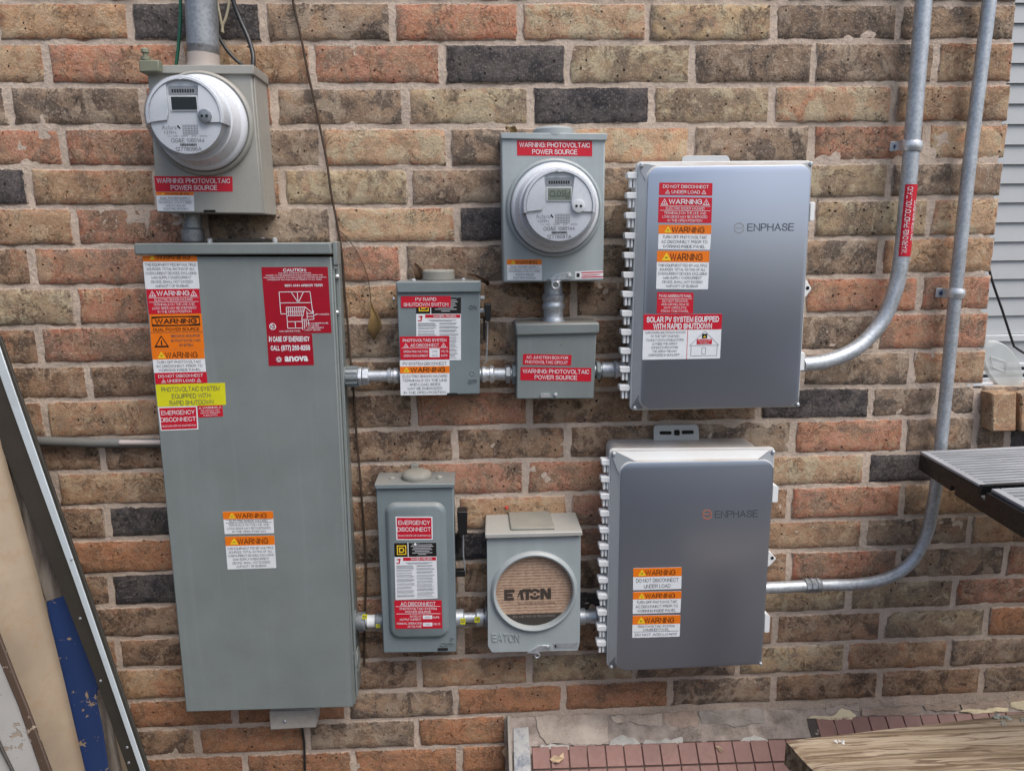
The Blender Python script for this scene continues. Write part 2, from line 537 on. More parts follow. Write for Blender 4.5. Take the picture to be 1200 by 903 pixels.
# clear polycarbonate of the meter covers
M_CLEAR, n_, l_, b_ = new_mat('clear_polycarbonate')
tr_ = n_.new('ShaderNodeBsdfTransparent'); tr_.inputs[0].default_value = (.93, .945, .955, 1)
tr_.inputs[0].default_value = (.98, .985, .99, 1)
gl_ = n_.new('ShaderNodeBsdfGlossy'); gl_.inputs['Roughness'].default_value = .12
fr_ = n_.new('ShaderNodeLayerWeight'); fr_.inputs['Blend'].default_value = .12
mx_ = n_.new('ShaderNodeMixShader')
l_.new(mth(n_, l_, 'MULTIPLY', fr_.outputs[0], .7), mx_.inputs[0]); l_.new(tr_.outputs[0], mx_.inputs[1]); l_.new(gl_.outputs[0], mx_.inputs[2])
l_.new(mx_.outputs[0], [x for x in n_ if x.type == 'OUTPUT_MATERIAL'][0].inputs[0])
n_.remove(b_)


# ------------------------------------------------------------------ lettering and stickers
TXC = {}
# a plain sans serif drawn with strokes: advance width and polylines on a grid 8 high
GL = {'A': (6.2, '0,0 3.1,8 6.2,0|1.1,2.7 5.1,2.7'), 'B': (5.4, '2.7,4.3 0,4.3 0,8 3.3,8 4.6,7.6 5,6.2 4.5,4.9 3.3,4.3 2.7,4.3|0,4.3 0,0 3.4,0 4.9,0.5 5.4,2.1 4.9,3.7 3.4,4.3'),
      'C': (6, '5.9,5.6 5.2,7.3 3.7,8.05 1.9,7.8 .5,6.3 0,4 .5,1.7 1.9,.2 3.7,-.05 5.2,.7 6,2.6'), 'D': (5.8, '0,0 0,8 2.8,8 4.6,7.4 5.6,5.9 5.8,4 5.6,2.1 4.6,.6 2.8,0 0,0'),
      'E': (5, '5,8 0,8 0,0 5.1,0|0,4.2 4.6,4.2'), 'F': (4.7, '4.8,8 0,8 0,0|0,4.1 4.1,4.1'), 'G': (6.3, '6,5.9 5.2,7.4 3.6,8.05 1.7,7.7 .4,6.2 0,4 .4,1.8 1.7,.3 3.6,-.05 5.3,.4 6.2,1.2 6.2,3.9 3.4,3.9'),
      'H': (5.6, '0,0 0,8|5.6,0 5.6,8|0,4.3 5.6,4.3'), 'I': (0, '0,0 0,8'), 'J': (3.9, '3.9,8 3.9,2 3.4,.4 2,-.05 .6,.4 0,2.2'), 'K': (5.5, '0,0 0,8|5.3,8 0,3|1.9,4.9 5.7,0'),
      'L': (4.4, '0,8 0,0 4.5,0'), 'M': (6.6, '0,0 0,8 3.3,.6 6.6,8 6.6,0'), 'N': (5.6, '0,0 0,8 5.6,0 5.6,8'), 'O': (6.5, '3.2,8.05 1.5,7.5 .3,6 0,4 .3,2 1.5,.5 3.2,-.05 5,.5 6.2,2 6.5,4 6.2,6 5,7.5 3.2,8.05'),
      'P': (5.2, '0,0 0,8 3.3,8 4.7,7.5 5.2,5.8 4.7,4.2 3.3,3.6 0,3.6'), 'Q': (6.5, '3.2,8.05 1.5,7.5 .3,6 0,4 .3,2 1.5,.5 3.2,-.05 5,.5 6.2,2 6.5,4 6.2,6 5,7.5 3.2,8.05|4,2.2 6.4,-.6'),
      'R': (5.7, '0,0 0,8 3.6,8 5,7.5 5.4,5.9 5,4.4 3.6,3.8 0,3.8|3.3,3.7 4.4,2.6 5.9,0'), 'S': (5.2, '4.9,5.8 4.4,7.4 2.7,8.05 .9,7.5 .3,6 .9,4.8 2.6,4.2 4.5,3.5 5.2,2.2 4.6,.6 2.7,-.05 .8,.5 0,2.5'),
      'T': (5.6, '0,8 5.6,8|2.8,8 2.8,0'), 'U': (5.6, '0,8 0,2.6 .8,.6 2.8,-.05 4.8,.6 5.6,2.6 5.6,8'), 'V': (6, '0,8 3,0 6,8'), 'W': (8.6, '0,8 2.2,0 4.3,8 6.4,0 8.6,8'), 'X': (5.6, '0,0 5.5,8|0.1,8 5.7,0'),
      'Y': (5.6, '0,8 2.8,3.4 5.6,8|2.8,3.4 2.8,0'), 'Z': (5.2, '0.2,8 5.1,8 0,0 5.3,0'),
      '0': (4.4, '2.2,8 .7,7.2 0,4 .7,.8 2.2,0 3.7,.8 4.4,4 3.7,7.2 2.2,8'), '1': (2.6, '0,5.8 1.4,6.6 2.2,8 2.2,0'), '2': (4.5, '.2,5.7 .7,7.4 2.3,8 4,7.2 4.2,5.4 3.2,3.6 .8,1.5 0,0 4.6,0'),
      '3': (4.4, '.1,6 .7,7.5 2.2,8 3.7,7.4 4.1,6 3.4,4.6 1.6,4.3|2.4,4.3 3.9,3.7 4.4,2.2 3.7,.6 2.1,0 .5,.6 0,2.2'), '4': (4.7, '3.6,0 3.6,8 0,2.6 4.8,2.6'), '5': (4.4, '4.1,8 .9,8 .3,4.1 2.2,4.9 4,4.1 4.4,2.5 3.7,.7 2,0 .5,.5 0,2'),
      '6': (4.4, '4.2,6.2 3.6,7.6 2.3,8 .7,7 0,4 .3,1.5 2.2,0 3.9,.8 4.4,2.6 3.8,4.4 2.3,5 .7,4.2 .1,2.8'), '7': (4.3, '0,7.9 4.4,7.9 2.6,4.4 1.6,0'), '8': (4.4, '2.2,8 .7,7.4 .3,6 .9,4.7 2.2,4.3 3.5,4.7 4.1,6 3.7,7.4 2.2,8|2.2,4.3 .6,3.7 0,2.2 .6,.6 2.2,0 3.8,.6 4.4,2.2 3.8,3.7 2.2,4.3'),
      '9': (4.4, '.2,1.7 .8,.4 2.1,0 3.7,1 4.4,4 4.1,6.5 2.2,8 .5,7.2 0,5.4 .6,3.6 2.1,3 3.7,3.8 4.3,5.2'), '.': (.1, '0,0 0,.5'), ',': (.2, '.2,.6 .1,-.6 -.1,-1.2'), ':': (.1, '0,0 0,.6|0,5 0,5.6'), '-': (2.2, '0,3 2.2,3'), '+': (4, '0,3.6 4,3.6|2,1.6 2,5.6'),
      '/': (2.6, '0,0 2.6,8'), '(': (1.6, '1.8,8.2 .5,6 0,3 .5,0 1.8,-2'), ')': (1.6, '0,8.2 1.3,6 1.8,3 1.3,0 0,-2'), '"': (1.6, '0,8 0,5.6|1.6,8 1.6,5.6'), '&': (5.6, '5.6,0 1,5.6 1,7.2 2.2,8 3.4,7.2 3.3,5.8 .8,3.6 .1,2 .8,.4 2.4,0 4,.9 5.2,3.6'),
      '\u00d3': (6.5, '3.2,8.05 1.5,7.5 .3,6 0,4 .3,2 1.5,.5 3.2,-.05 5,.5 6.2,2 6.5,4 6.2,6 5,7.5 3.2,8.05|3,9 4,10'), ' ': (1.1, '')}


def ribbon(P, w_):
    """mitred strip along a polyline"""
    n = len(P); closed = P[0] == P[-1] and n > 2
    L = []; Rr = []
    for i in range(n):
        if closed: a = P[(i - 1) if i else n - 2]; c = P[(i + 1) if i < n - 1 else 1]
        else: a = P[max(i - 1, 0)]; c = P[min(i + 1, n - 1)]
        p = Vector(P[i])
        d1 = (p - Vector(a)); d2 = (Vector(c) - p)
        if d1.length < 1e-6: d1 = d2
        if d2.length < 1e-6: d2 = d1
        d1 = d1.normalized(); d2 = d2.normalized()
        t = d1 + d2
        t = t.normalized() if t.length > .05 else d1
        nn = Vector((-t.y, t.x)); k = min(1.0 / max(nn.dot(Vector((-d1.y, d1.x))), .35), 2.2)
        q = p
        if not closed and i == 0: q = p - d2 * (w_ * .35)
        if not closed and i == n - 1: q = p + d1 * (w_ * .35)
        L.append(q + nn * w_ / 2 * k); Rr.append(q - nn * w_ / 2 * k)
    return L, Rr


def text_geo(body, bold=0.0):
    key = (body, bold)
    if key in TXC:
        return TXC[key]
    w_ = 0.92 + bold * 34
    vs, fs = [], []
    if all(ch in GL for ch in body):
        x = 0.0; e = 0
        for ch in body:
            adv, d = GL[ch]
            for pl in d.split('|') if d else []:
                P = [tuple(float(q) for q in c.split(',')) for c in pl.split()]
                L, Rr = ribbon(P, w_)
                o = len(vs); e += 1
                for a, b in zip(L, Rr):
                    vs.append((a.x + x, a.y, (e % 3) * .00004)); vs.append((b.x + x, b.y, (e % 3) * .00004))
                for i in range(len(P) - 1):
                    fs.append([o + 2 * i, o + 2 * i + 1, o + 2 * i + 3, o + 2 * i + 2])
            x += adv + 1.35 + w_ * .45
        x0 = -w_ / 2; x1 = x - 1.35 - w_ * .45 + w_ / 2; y0, y1 = -w_ * .35, 8 + w_ * .35
        vs = [((a - x0) / (x1 - x0), (b - y0) / (y1 - y0), e) for a, b, e in vs]
        TXC[key] = (vs, fs, x1 - x0, y1 - y0)
        return TXC[key]
    cu = bpy.data.curves.new('lettering', 'FONT')
    cu.body = body; cu.size = 1.0; cu.resolution_u = 2; cu.offset = bold
    o = bpy.data.objects.new('lettering', cu)
    me = o.to_mesh()
    vs = [v.co.copy() for v in me.vertices]
    fs = [list(p.vertices) for p in me.polygons]
    o.to_mesh_clear()
    bpy.data.objects.remove(o); bpy.data.curves.remove(cu)
    x0 = min(v.x for v in vs); x1 = max(v.x for v in vs); y0 = min(v.y for v in vs); y1 = max(v.y for v in vs)
    vs = [((v.x - x0) / (x1 - x0), (v.y - y0) / (y1 - y0), 0.0) for v in vs]
    TXC[key] = (vs, fs, x1 - x0, y1 - y0)
    return TXC[key]


class Frame:
    """a flat patch: a to the right, b downwards (both 0..1), h out of the surface"""

    def __init__(s, px, d, rot=0):
        P = [at(x, y, d) for x, y in px]
        if len(P) == 3:
            P = [P[0], P[1], P[1] + P[2] - P[0], P[2]]
        s.P = P
        s.W = ((P[1] - P[0]).length + (P[2] - P[3]).length) / 2
        s.H = ((P[3] - P[0]).length + (P[2] - P[1]).length) / 2
        s.n = Vector((0, -1, 0))

    def p(s, a, b, h=0.0):
        return s.P[0] * (1 - a) * (1 - b) + s.P[1] * a * (1 - b) + s.P[2] * a * b + s.P[3] * (1 - a) * b + s.n * h


def rect(mb, fr, a0, b0, a1, b1, h0, h1, mat, r=0.0):
    if r > 0:
        pts = []
        n = 4
        ra, rb = r / fr.W, r / fr.H
        for ca, cb, a_ in ((a1 - ra, b0 + rb, -90), (a1 - ra, b1 - rb, 0), (a0 + ra, b1 - rb, 90), (a0 + ra, b0 + rb, 180)):
            for k in range(n + 1):
                t = R(a_ + 90 * k / n)
                pts.append(fr.p(ca + ra * math.cos(t), cb + rb * math.sin(t), h0))
    else:
        pts = [fr.p(a0, b0, h0), fr.p(a1, b0, h0), fr.p(a1, b1, h0), fr.p(a0, b1, h0)]
    mb.extrude(pts, fr.n * (h1 - h0), mat, back=False)


def put_text(mb, fr, body, ca, cb, hh, ww, mat, h, bold=0.0, align='C', vert=False):
    """text centred at (ca, cb), capital height hh and width ww as fractions of the patch (ww None: natural)"""
    vs, fs, wn, hn = text_geo(body, bold)
    if not vs: return
    if ww is None:
        ww = hh * fr.H * wn / hn / fr.W
    a0 = ca - ww / 2 if align == 'C' else ca
    pts = [fr.p(a0 + x * ww, cb + hh / 2 - y * hh, h + e) for x, y, e in vs]
    mb.add(pts, fs, mat)


def tri_mark(mb, fr, ca, cb, s, h, fill, line):
    """warning triangle"""
    wa = s * fr.H / fr.W
    def T(k, hh, m):
        mb.add([fr.p(ca, cb - s * 0.55 * k, hh), fr.p(ca + wa * 0.6 * k, cb + s * 0.45 * k, hh), fr.p(ca - wa * 0.6 * k, cb + s * 0.45 * k, hh)], [[0, 1, 2]], m)
    T(1, h, line); T(0.70, h + 0.0001, fill)
    rect(mb, fr, ca - wa * 0.05, cb - s * 0.12, ca + wa * 0.05, cb + s * 0.28, h, h + 0.0003, line)


def sticker(parent, px, d, base, bands=(), texts=(), tris=(), bars=(), lift=0.0, r=0.0015, name='warning_sticker', label=None, draw=None):
    fr = Frame(px, d)
    mb = MB()
    h0 = lift
    rect(mb, fr, 0, 0, 1, 1, h0 - 0.0002, h0 + 0.0005, base, r=r)
    for b_ in bands:
        a0, b0, a1, b1, m_ = b_[:5]
        rect(mb, fr, a0, b0, a1, b1, h0 + 0.0004, h0 + 0.0007, m_, r=b_[5] if len(b_) > 5 else 0)
    o = mb.build(name, parent, smooth=None, norm=False)
    if label: o['label'] = label
    t = MB()
    for x in texts:
        body, ca, cb, hh, ww, m_ = x[:6]
        put_text(t, fr, body, ca, cb, hh, ww, m_, h0 + 0.0011, x[6] if len(x) > 6 else 0.0)
    for ca, cb, s_, fi, li in tris:
        tri_mark(t, fr, ca, cb, s_, h0 + 0.0010, fi, li)
    for a0, b0, a1, b1, m_ in bars:
        rect(t, fr, a0, b0, a1, b1, h0 + 0.0006, h0 + 0.0009, m_)
    if draw: draw(t, fr, h0 + 0.0010)
    if t.v:
        t.build('lettering', o, smooth=None, norm=False)
    return o


def lines(rows, b0, b1, mat, w=0.86, k=0.62, bold=0.0, widths=None):
    """rows of text filling b0..b1"""
    n = len(rows); st = (b1 - b0) / n
    mx = max(len(x) for x in rows)
    return [(x, 0.5, b0 + st * (i + 0.5), st * k, w * (len(x) / mx) ** 0.9, mat, bold) for i, x in enumerate(rows)]


T_MULTI = ['THIS EQUIPMENT FED BY MULTIPLE', 'SOURCES. TOTAL RATING OF ALL', 'OVERCURRENT DEVICES, EXCLUDING', 'MAIN SUPPLY OVERCURRENT', 'DEVICE, SHALL NOT EXCEED', 'AMPACITY OF BUSBAR.']
T_TURN = ['TURN OFF PHOTOVOLTAIC', 'AC DISCONNECT PRIOR TO', 'WORKING INSIDE PANEL']
T_DUAL = ['SOURCES: UTILITY GRID', 'AND PV SOLAR', 'ELECTRIC SYSTEM']
T_TERM = ['TERMINALS ON THE LINE AND', 'LOAD SIDES MAY BE ENERGIZED', 'IN THE OPEN POSITION']


def st_orange(parent, px, d, split, rows, extra=None, lift=0, label=None, k=0.62, head_clip=False):
    """orange WARNING header over white text"""
    tx = []
    tr = []
    if not head_clip:
        tx.append(('WARNING', 0.56, split * 0.54, split * 0.60, 0.62, I_BLACK, 0.004))
        tr.append((0.18, split * 0.54, split * 0.72, I_AMBER, I_AMBER))
        tr.append((0.18, split * 0.56, split * 0.34, I_BLACK, I_BLACK))
    else:
        tx.append(('WARNING', 0.56, split * 0.12, split * 0.95, 0.62, I_BLACK, 0.004))
        tr.append((0.18, split * 0.3, split * 0.8, I_AMBER, I_AMBER))
    bars = []
    if extra:
        tx += extra[0]; bars = extra[1]; b0 = extra[2]
    else:
        b0 = split + 0.03
    tx += lines(rows, b0, 0.97, I_TXT, 0.88 if len(rows) < 5 else 0.94, k)
    return sticker(parent, px, d, I_WHITE, bands=[(0, 0, 1, split, I_ORANGE, 0.0015 if not head_clip else 0)], texts=tx, tris=tr, bars=bars, lift=lift, label=label)


def st_red_head(parent, px, d, lift=0, label=None):
    tx = [('WARNING', 0.5, 0.17, 0.19, 0.62, I_WHITE, 0.012), ('ELECTRIC SHOCK HAZARD', 0.5, 0.43, 0.10, 0.72, I_WHITE)]
    tx += lines(T_TERM, 0.54, 0.98, I_WHITE, 0.84, 0.68)
    return sticker(parent, px, d, I_RED, texts=tx, tris=[(0.11, 0.19, 0.24, I_RED, I_WHITE), (0.89, 0.19, 0.24, I_RED, I_WHITE)],
                   bars=[(0.03, 0.335, 0.97, 0.35, I_WHITE), (0.03, 0.51, 0.97, 0.525, I_WHITE)], lift=lift, label=label)


def st_dnd(parent, px, d, lift=0, label=None):
    return sticker(parent, px, d, I_RED, texts=[('DO NOT DISCONNECT', 0.5, 0.30, 0.25, 0.86, I_WHITE, 0.006), ('UNDER LOAD', 0.5, 0.73, 0.25, 0.53, I_WHITE, 0.006)],
                   tris=[(0.16, 0.73, 0.34, I_RED, I_WHITE), (0.84, 0.73, 0.34, I_RED, I_WHITE)], lift=lift, label=label)


def st_pv(parent, px, d, lift=0, label=None):
    return sticker(parent, px, d, I_RED, texts=[('WARNING: PHOTOVOLTAIC', 0.5, 0.29, 0.30, 0.94, I_WHITE, 0.006), ('POWER SOURCE', 0.5, 0.74, 0.30, 0.60, I_WHITE, 0.006)], lift=lift, label=label)


def st_emerg(parent, px, d, lift=0, label=None):
    return sticker(parent, px, d, I_WHITE, bands=[(0.03, 0.045, 0.97, 0.955, I_RED)],
                   texts=[('EMERGENCY', 0.5, 0.25, 0.18, 0.86, I_WHITE, 0.006), ('DISCONNECT', 0.49, 0.54, 0.18, 0.92, I_WHITE, 0.006), (u'DESCONEXI\u00d3N DE EMERGENCIA', 0.5, 0.81, 0.075, 0.9, I_WHITE)], lift=lift, label=label)


def screw(parent, px, py, d, r=0.005, h=0.005, mat=None, slot=False):
    m_ = MB(); p = at(px, py, d)
    m_.lathe(p + Vector((0, 0.001, 0)), (0, -1, 0), [(r, 0), (r, h * 0.5), (r * 0.75, h), (r * 0.3, h * 1.15)], mat or M_ZBRIGHT, 12)
    return m_.build('screw', parent)


# ------------------------------------------------------------------ the brick wall
ROWS = {0: [(60, 1), (500, 1.5), (1050, 3)], 1: [(50, 49), (450, 50), (1000, 48.7)], 2: [(80, 100), (450, 101), (1000, 98.7)], 3: [(80, 149), (450, 149), (1000, 145)],
        4: [(80, 196), (450, 197), (1080, 189)], 5: [(80, 242), (450, 242), (1000, 233)], 6: [(80, 288.5), (470, 286), (1000, 278.5)], 7: [(80, 336), (430, 332), (1000, 323.5)],
        8: [(80, 382), (430, 377), (1020, 367)], 9: [(80, 427), (440, 421), (1040, 411)], 10: [(100, 468), (580, 457.5), (960, 453)], 11: [(100, 513), (470, 502), (1030, 489.5)],
        12: [(120, 552), (470, 542), (1000, 530.8)], 13: [(140, 592), (560, 581), (1000, 568)], 14: [(140, 631), (560, 621), (1000, 607)], 15: [(130, 672), (560, 657), (1000, 643)],
        16: [(150, 709.5), (550, 696), (1090, 678)], 17: [(160, 747), (550, 733), (1000, 716)], 18: [(170, 782), (550, 769), (1000, 752)], 19: [(180, 819.5), (550, 804.5), (1000, 786)],
        20: [(200, 853), (550, 838), (1000, 819.5)], 21: [(200, 886), (550, 873), (1000, 855)]}
# joints in each course (photo x) and the kind of every brick, first the one left of the first joint
CRS = {1: ([153, 309, 460, 610, 759, 907, 1054, 1193], 'tkgrpygg'), 2: ([55, 212, 365.5, 519, 665, 812, 954, 1097, 1189], 'trtrkyggt'),
       3: ([11, 168, 322, 476, 622, 764, 905, 1047.5, 1186], 'ggrgykypt'), 4: ([74, 227, 377, 526, 670, 811, 951, 1086, 1183], 'rrgpgpgrp'),
       5: ([34, 183, 331, 480.5, 628, 766, 905, 1042, 1177], 'kttygggyg'), 6: ([87, 240, 390, 535.5, 678, 815, 953, 1089, 1172], 'trgpkggyp'),
       7: ([39, 190, 335, 473, 620, 760, 898, 1032, 1167], 'brbrggggt'), 8: ([89.5, 242, 392, 532, 672, 806, 943, 1077.5, 1163], 'yrgtbbbrr'),
       9: ([47.5, 200, 348, 487, 625, 760, 898, 1029, 1160], 'brbggbtgr'), 10: ([105, 255, 405, 540, 674, 808, 940, 1068, 1157], 'bbbbbbbgt'),
       11: ([55, 208, 350, 485, 621, 756, 889, 1021, 1145], 'btgbrbbkg'), 12: ([120, 268, 400, 532.5, 665, 798, 930, 1060, 1143, 1182], 'bbgbbbgrggk'),
       13: ([66, 212, 350, 487, 616, 750, 880, 1015, 1141], 'btrbrrbpk' + 't'), 14: ([126, 270, 405, 536, 667, 798, 926, 1057, 1182], 'bkbbtrbrtt'),
       15: ([75, 222, 355, 489, 617, 748, 885, 1012.5, 1137], 'bobbkrrtgt'), 16: ([130, 272, 408, 540, 668, 797, 925, 1053, 1179], 'bkkbbbbrgr'),
       17: ([85, 230, 362, 489, 617, 748, 878, 995, 1119], 'bbbrbkbyyr'), 18: ([139, 281, 414, 540, 667, 792, 908, 1034, 1156], 'bbbbbbbbyo'),
       19: ([92, 236, 365, 492, 620, 744, 865, 991, 1112], 'ttobtygytg'), 20: ([150, 275, 407, 534, 660, 785, 907, 1031, 1151], 'ooogoogbbg'),
       21: ([100, 232, 361, 489, 612, 738, 862], 'bbogogob'), 22: ([160, 288, 414, 539, 660, 790], 'booookob')}


def zrow(k, X):
    if k <= 21 and k >= 0:
        P = [at(x, y) for x, y in ROWS[k]]
        pts = [(p.x, p.z) for p in P]
    else:
        base = 0 if k < 0 else 21
        return zrow(base, X) - (k - base) * 0.1016
    if X <= pts[1][0]:
        a, b = pts[0], pts[1]
    else:
        a, b = pts[-2], pts[-1]
    return a[1] + (X - a[0]) * (b[1] - a[1]) / (b[0] - a[0])


def ypx(k, x):
    r = ROWS[min(max(k, 0), 21)]
    a, b = (r[0], r[1]) if x <= r[1][0] else (r[-2], r[-1])
    y = a[1] + (x - a[0]) * (b[1] - a[1]) / (b[0] - a[0])
    return y + (34 if k > 21 else 0)


wall = thing('brick_wall', 'mottled tan and charcoal brick house wall carrying the electrical boxes', 'wall', (1.3, 0, -2.45))
XEND = at(1193, 26).x
GX0, GX1 = -0.95, 3.35


def make_brick(x0, x1, k, kind, ztl=None, name='brick', ext=0.0, gapv=0.0082, gaph=0.0052):
    gv = gapv * random.uniform(0.85, 1.2); gv2 = gapv * random.uniform(0.85, 1.2)
    xa, xb = x0 + gv, x1 - gv2
    gh1, gh2 = gaph * random.uniform(0.85, 1.15), gaph * random.uniform(0.8, 1.1)
    c = [(xa, zrow(k - 1, xa) - gh1), (xb, zrow(k - 1, xb) - gh1), (xb, zrow(k, xb) + gh2), (xa, zrow(k, xa) + gh2)]
    L = xb - xa; Hh = c[0][1] - c[3][1]
    nx = max(3, min(14, int(L / 0.026))); nz = 4
    us = [0.0, 0.0045 / L] + [i / nx for i in range(1, nx)] + [1 - 0.0045 / L, 1.0]
    vs_ = [0.0, 0.0045 / Hh] + [i / nz for i in range(1, nz)] + [1 - 0.0045 / Hh, 1.0]
    off = random.uniform(-0.002, 0.002) + ext
    sd = Vector((random.uniform(0, 50), random.uniform(0, 50), random.uniform(0, 50)))
    V = []; E = []
    NU, NV = len(us), len(vs_)
    for j, b in enumerate(vs_):
        for i, a in enumerate(us):
            x, z = bil(c, a, b)
            p = Vector((x, 0, z))
            nn = noise.noise(p * 22 + sd); n2 = noise.noise(p * 60 + sd)
            ed = i in (0, NU - 1) or j in (0, NV - 1)
            near = i in (1, NU - 2) or j in (1, NV - 2)
            y = -off - 0.0015 - nn * 0.0016 - n2 * 0.0009
            if ed:
                y = -off + 0.0028 + n2 * 0.002
                s_ = 0.0055
                if i in (0, NU - 1): x += n2 * s_
                if j in (0, NV - 1): z += noise.noise(p * 45 + sd * 2) * s_
            elif near:
                y += max(0, n2) * 0.004
            V.append(Vector((x, y, z)))
            E.append(0.0 if ed else (0.35 if near else 1.0))
    Fc = [[j * NU + i, j * NU + i + 1, (j + 1) * NU + i + 1, (j + 1) * NU + i] for j in range(NV - 1) for i in range(NU - 1)]
    # return faces to the back
    edge = [i for i in range(NU)] + [(j + 1) * NU - 1 for j in range(1, NV)] + [(NV - 1) * NU + i for i in range(NU - 2, -1, -1)] + [j * NU for j in range(NV - 2, 0, -1)]
    o0 = len(V)
    for e in edge:
        V.append(Vector((V[e].x, 0.05, V[e].z))); E.append(0.0)
    n = len(edge)
    for i in range(n):
        j = (i + 1) % n
        Fc.append([edge[i], o0 + i, o0 + j, edge[j]])
    org = Vector(((xa + xb) / 2, 0, (c[0][1] + c[3][1]) / 2))
    me = bpy.data.meshes.new(name)
    me.from_pydata([v - org for v in V], [], Fc)
    me.materials.append(MT[kind])
    bm = bmesh.new(); bm.from_mesh(me)
    bmesh.ops.recalc_face_normals(bm, faces=bm.faces)
    if bm.faces:
        f0 = min(bm.faces, key=lambda f: f.calc_center_median().y)
        if f0.normal.y > 0:
            bmesh.ops.reverse_faces(bm, faces=bm.faces)
    bm.to_mesh(me); bm.free()
    A = me.attributes.new('edge', 'FLOAT', 'POINT')
    A.data.foreach_set('value', E)
    me.shade_smooth()
    o = bpy.data.objects.new(name, me)
    COL.objects.link(o)
    place(o, wall, org)
    return o


for k in range(-1, 24):
    if k in CRS:
        js, kinds = CRS[k]
        xs = []
        for x in js:
            xs.append(at(x, (ypx(k - 1, x) + ypx(k, x)) / 2).x)
        kinds = list(kinds)
    else:
        xs = [0.05 + (0.164 if k % 2 else 0) + 0.328 * i for i in range(8)]
        kinds = [random.choice('tgryb') for _ in range(10)]
    fixed_end = 1 <= k <= 10
    if k < 1:
        xs = [x for x in xs if x < XEND - 0.1] + [XEND]; fixed_end = True
    while len(kinds) < len(xs) + 1: kinds.append(random.choice('tgb'))
    left = [xs[0]]
    while left[0] > GX0 + 0.3: left.insert(0, left[0] - 0.328)
    seq = left + xs[1:]
    kn = [random.choice('tgb') for _ in range(len(left) - 2)] + kinds if len(left) > 1 else kinds[1:]
    if not fixed_end:
        while seq[-1] < GX1 - 0.35:
            seq.append(seq[-1] + 0.328)
    if k >= 21:
        seq = [x for x in seq if x < 1.20] + [1.270]
    while len(kn) < len(seq): kn.append(random.choice('tgr'))
    for i in range(len(seq) - 1):
        make_brick(seq[i], seq[i + 1], k, kn[i])

# mortar behind and between the bricks
def mortar_sheet(x0, x1, z0, z1, st=0.013):
    nx = int((x1 - x0) / st); nz = int((z1 - z0) / st)
    V = []
    for j in range(nz + 1):
        for i in range(nx + 1):
            p = Vector((lerp(x0, x1, i / nx), 0, lerp(z0, z1, j / nz)))
            y = 0.0022 - 0.0035 * noise.noise(p * 14) - 0.0022 * noise.noise(p * 55)
            V.append(Vector((p.x, y, p.z)))
    Fc = [[j * (nx + 1) + i, j * (nx + 1) + i + 1, (j + 1) * (nx + 1) + i + 1, (j + 1) * (nx + 1) + i] for j in range(nz) for i in range(nx)]
    mb = MB(); mb.add(V, Fc, M_MORTAR)
    mb.box((x0, 0.012, z0), (x1, 0.10, z1), M_MORTAR)
    return mb


ZTOP = 0.22
ZLOW = zrow(10, XEND) + 0.0
mb = mortar_sheet(GX0, XEND - 0.012, -2.62, ZTOP)
o = mb.build('mortar', wall, smooth=60, norm=False); o['kind'] = 'stuff'
mb = mortar_sheet(XEND - 0.012, GX1, -2.62, ZLOW - 0.01)
o = mb.build('mortar', wall, smooth=60, norm=False); o['kind'] = 'stuff'

# ------------------------------------------------------------------ ground, yard
M_GROUND, n_, l_, b_ = new_mat('packed_soil')
v_ = rnd_coord(n_, l_)
c_ = ramp(n_, l_, tex_noise(n_, l_, v_, 3, 8, 0.7), [(0.3, (0.065, 0.054, 0.045)), (0.7, (0.13, 0.108, 0.09))])
l_.new(c_, b_.inputs['Base Color']); b_.inputs['Roughness'].default_value = 0.95
l_.new(bump(n_, l_, tex_noise(n_, l_, v_, 40, 6, 0.7), 0.6, 0.02), b_.inputs['Normal'])
GZ = -2.62
mb = MB(); mb.add([(-60, -60, GZ), (60, -60, GZ), (60, 60, GZ), (-60, 60, GZ)], [[0, 1, 2, 3]], M_GROUND)
tag(mb.build('ground', smooth=None, norm=False), kind='structure')

# ------------------------------------------------------------------ equipment boxes
def root_at(px, py, name, label, cat, d=0.0, group=None):
    p = at(px, py, d); p.y = 0
    return thing(name, label, cat, p, group)


def hoop(parent, name, org, r, tr, mat, axis=(0, -1, 0), n=40):
    """a torus-like ring"""
    mb = MB(); prof = [(r + tr * math.cos(t), tr * math.sin(t)) for t in [2 * math.pi * k / 10 for k in range(11)]]
    mb.lathe(org, axis, prof, mat, n, False, False)
    return mb.build(name, parent, smooth=60)


# ---- service panel (large, left)
D = 0.13
tp = root_at(290, 834, 'service_cabinet', 'tall grey steel service panel covered in stickers, largest box, at the left of the wall', 'electrical cabinet', D)
q = Q([(165, 300), (390, 301), (415.5, 828), (217, 834)], D)
mb = MB(); mb.prism(q, 0.004, D - 0.012, M_GREY)
mb.build('cabinet', tp, bevel=0.002)
mb = MB()
qd = grow(q, r=-0.004, l=-0.002)
mb.prism(qd, D - 0.011, D, M_GREY)
mb.build('front_cover', tp, bevel=0.003)
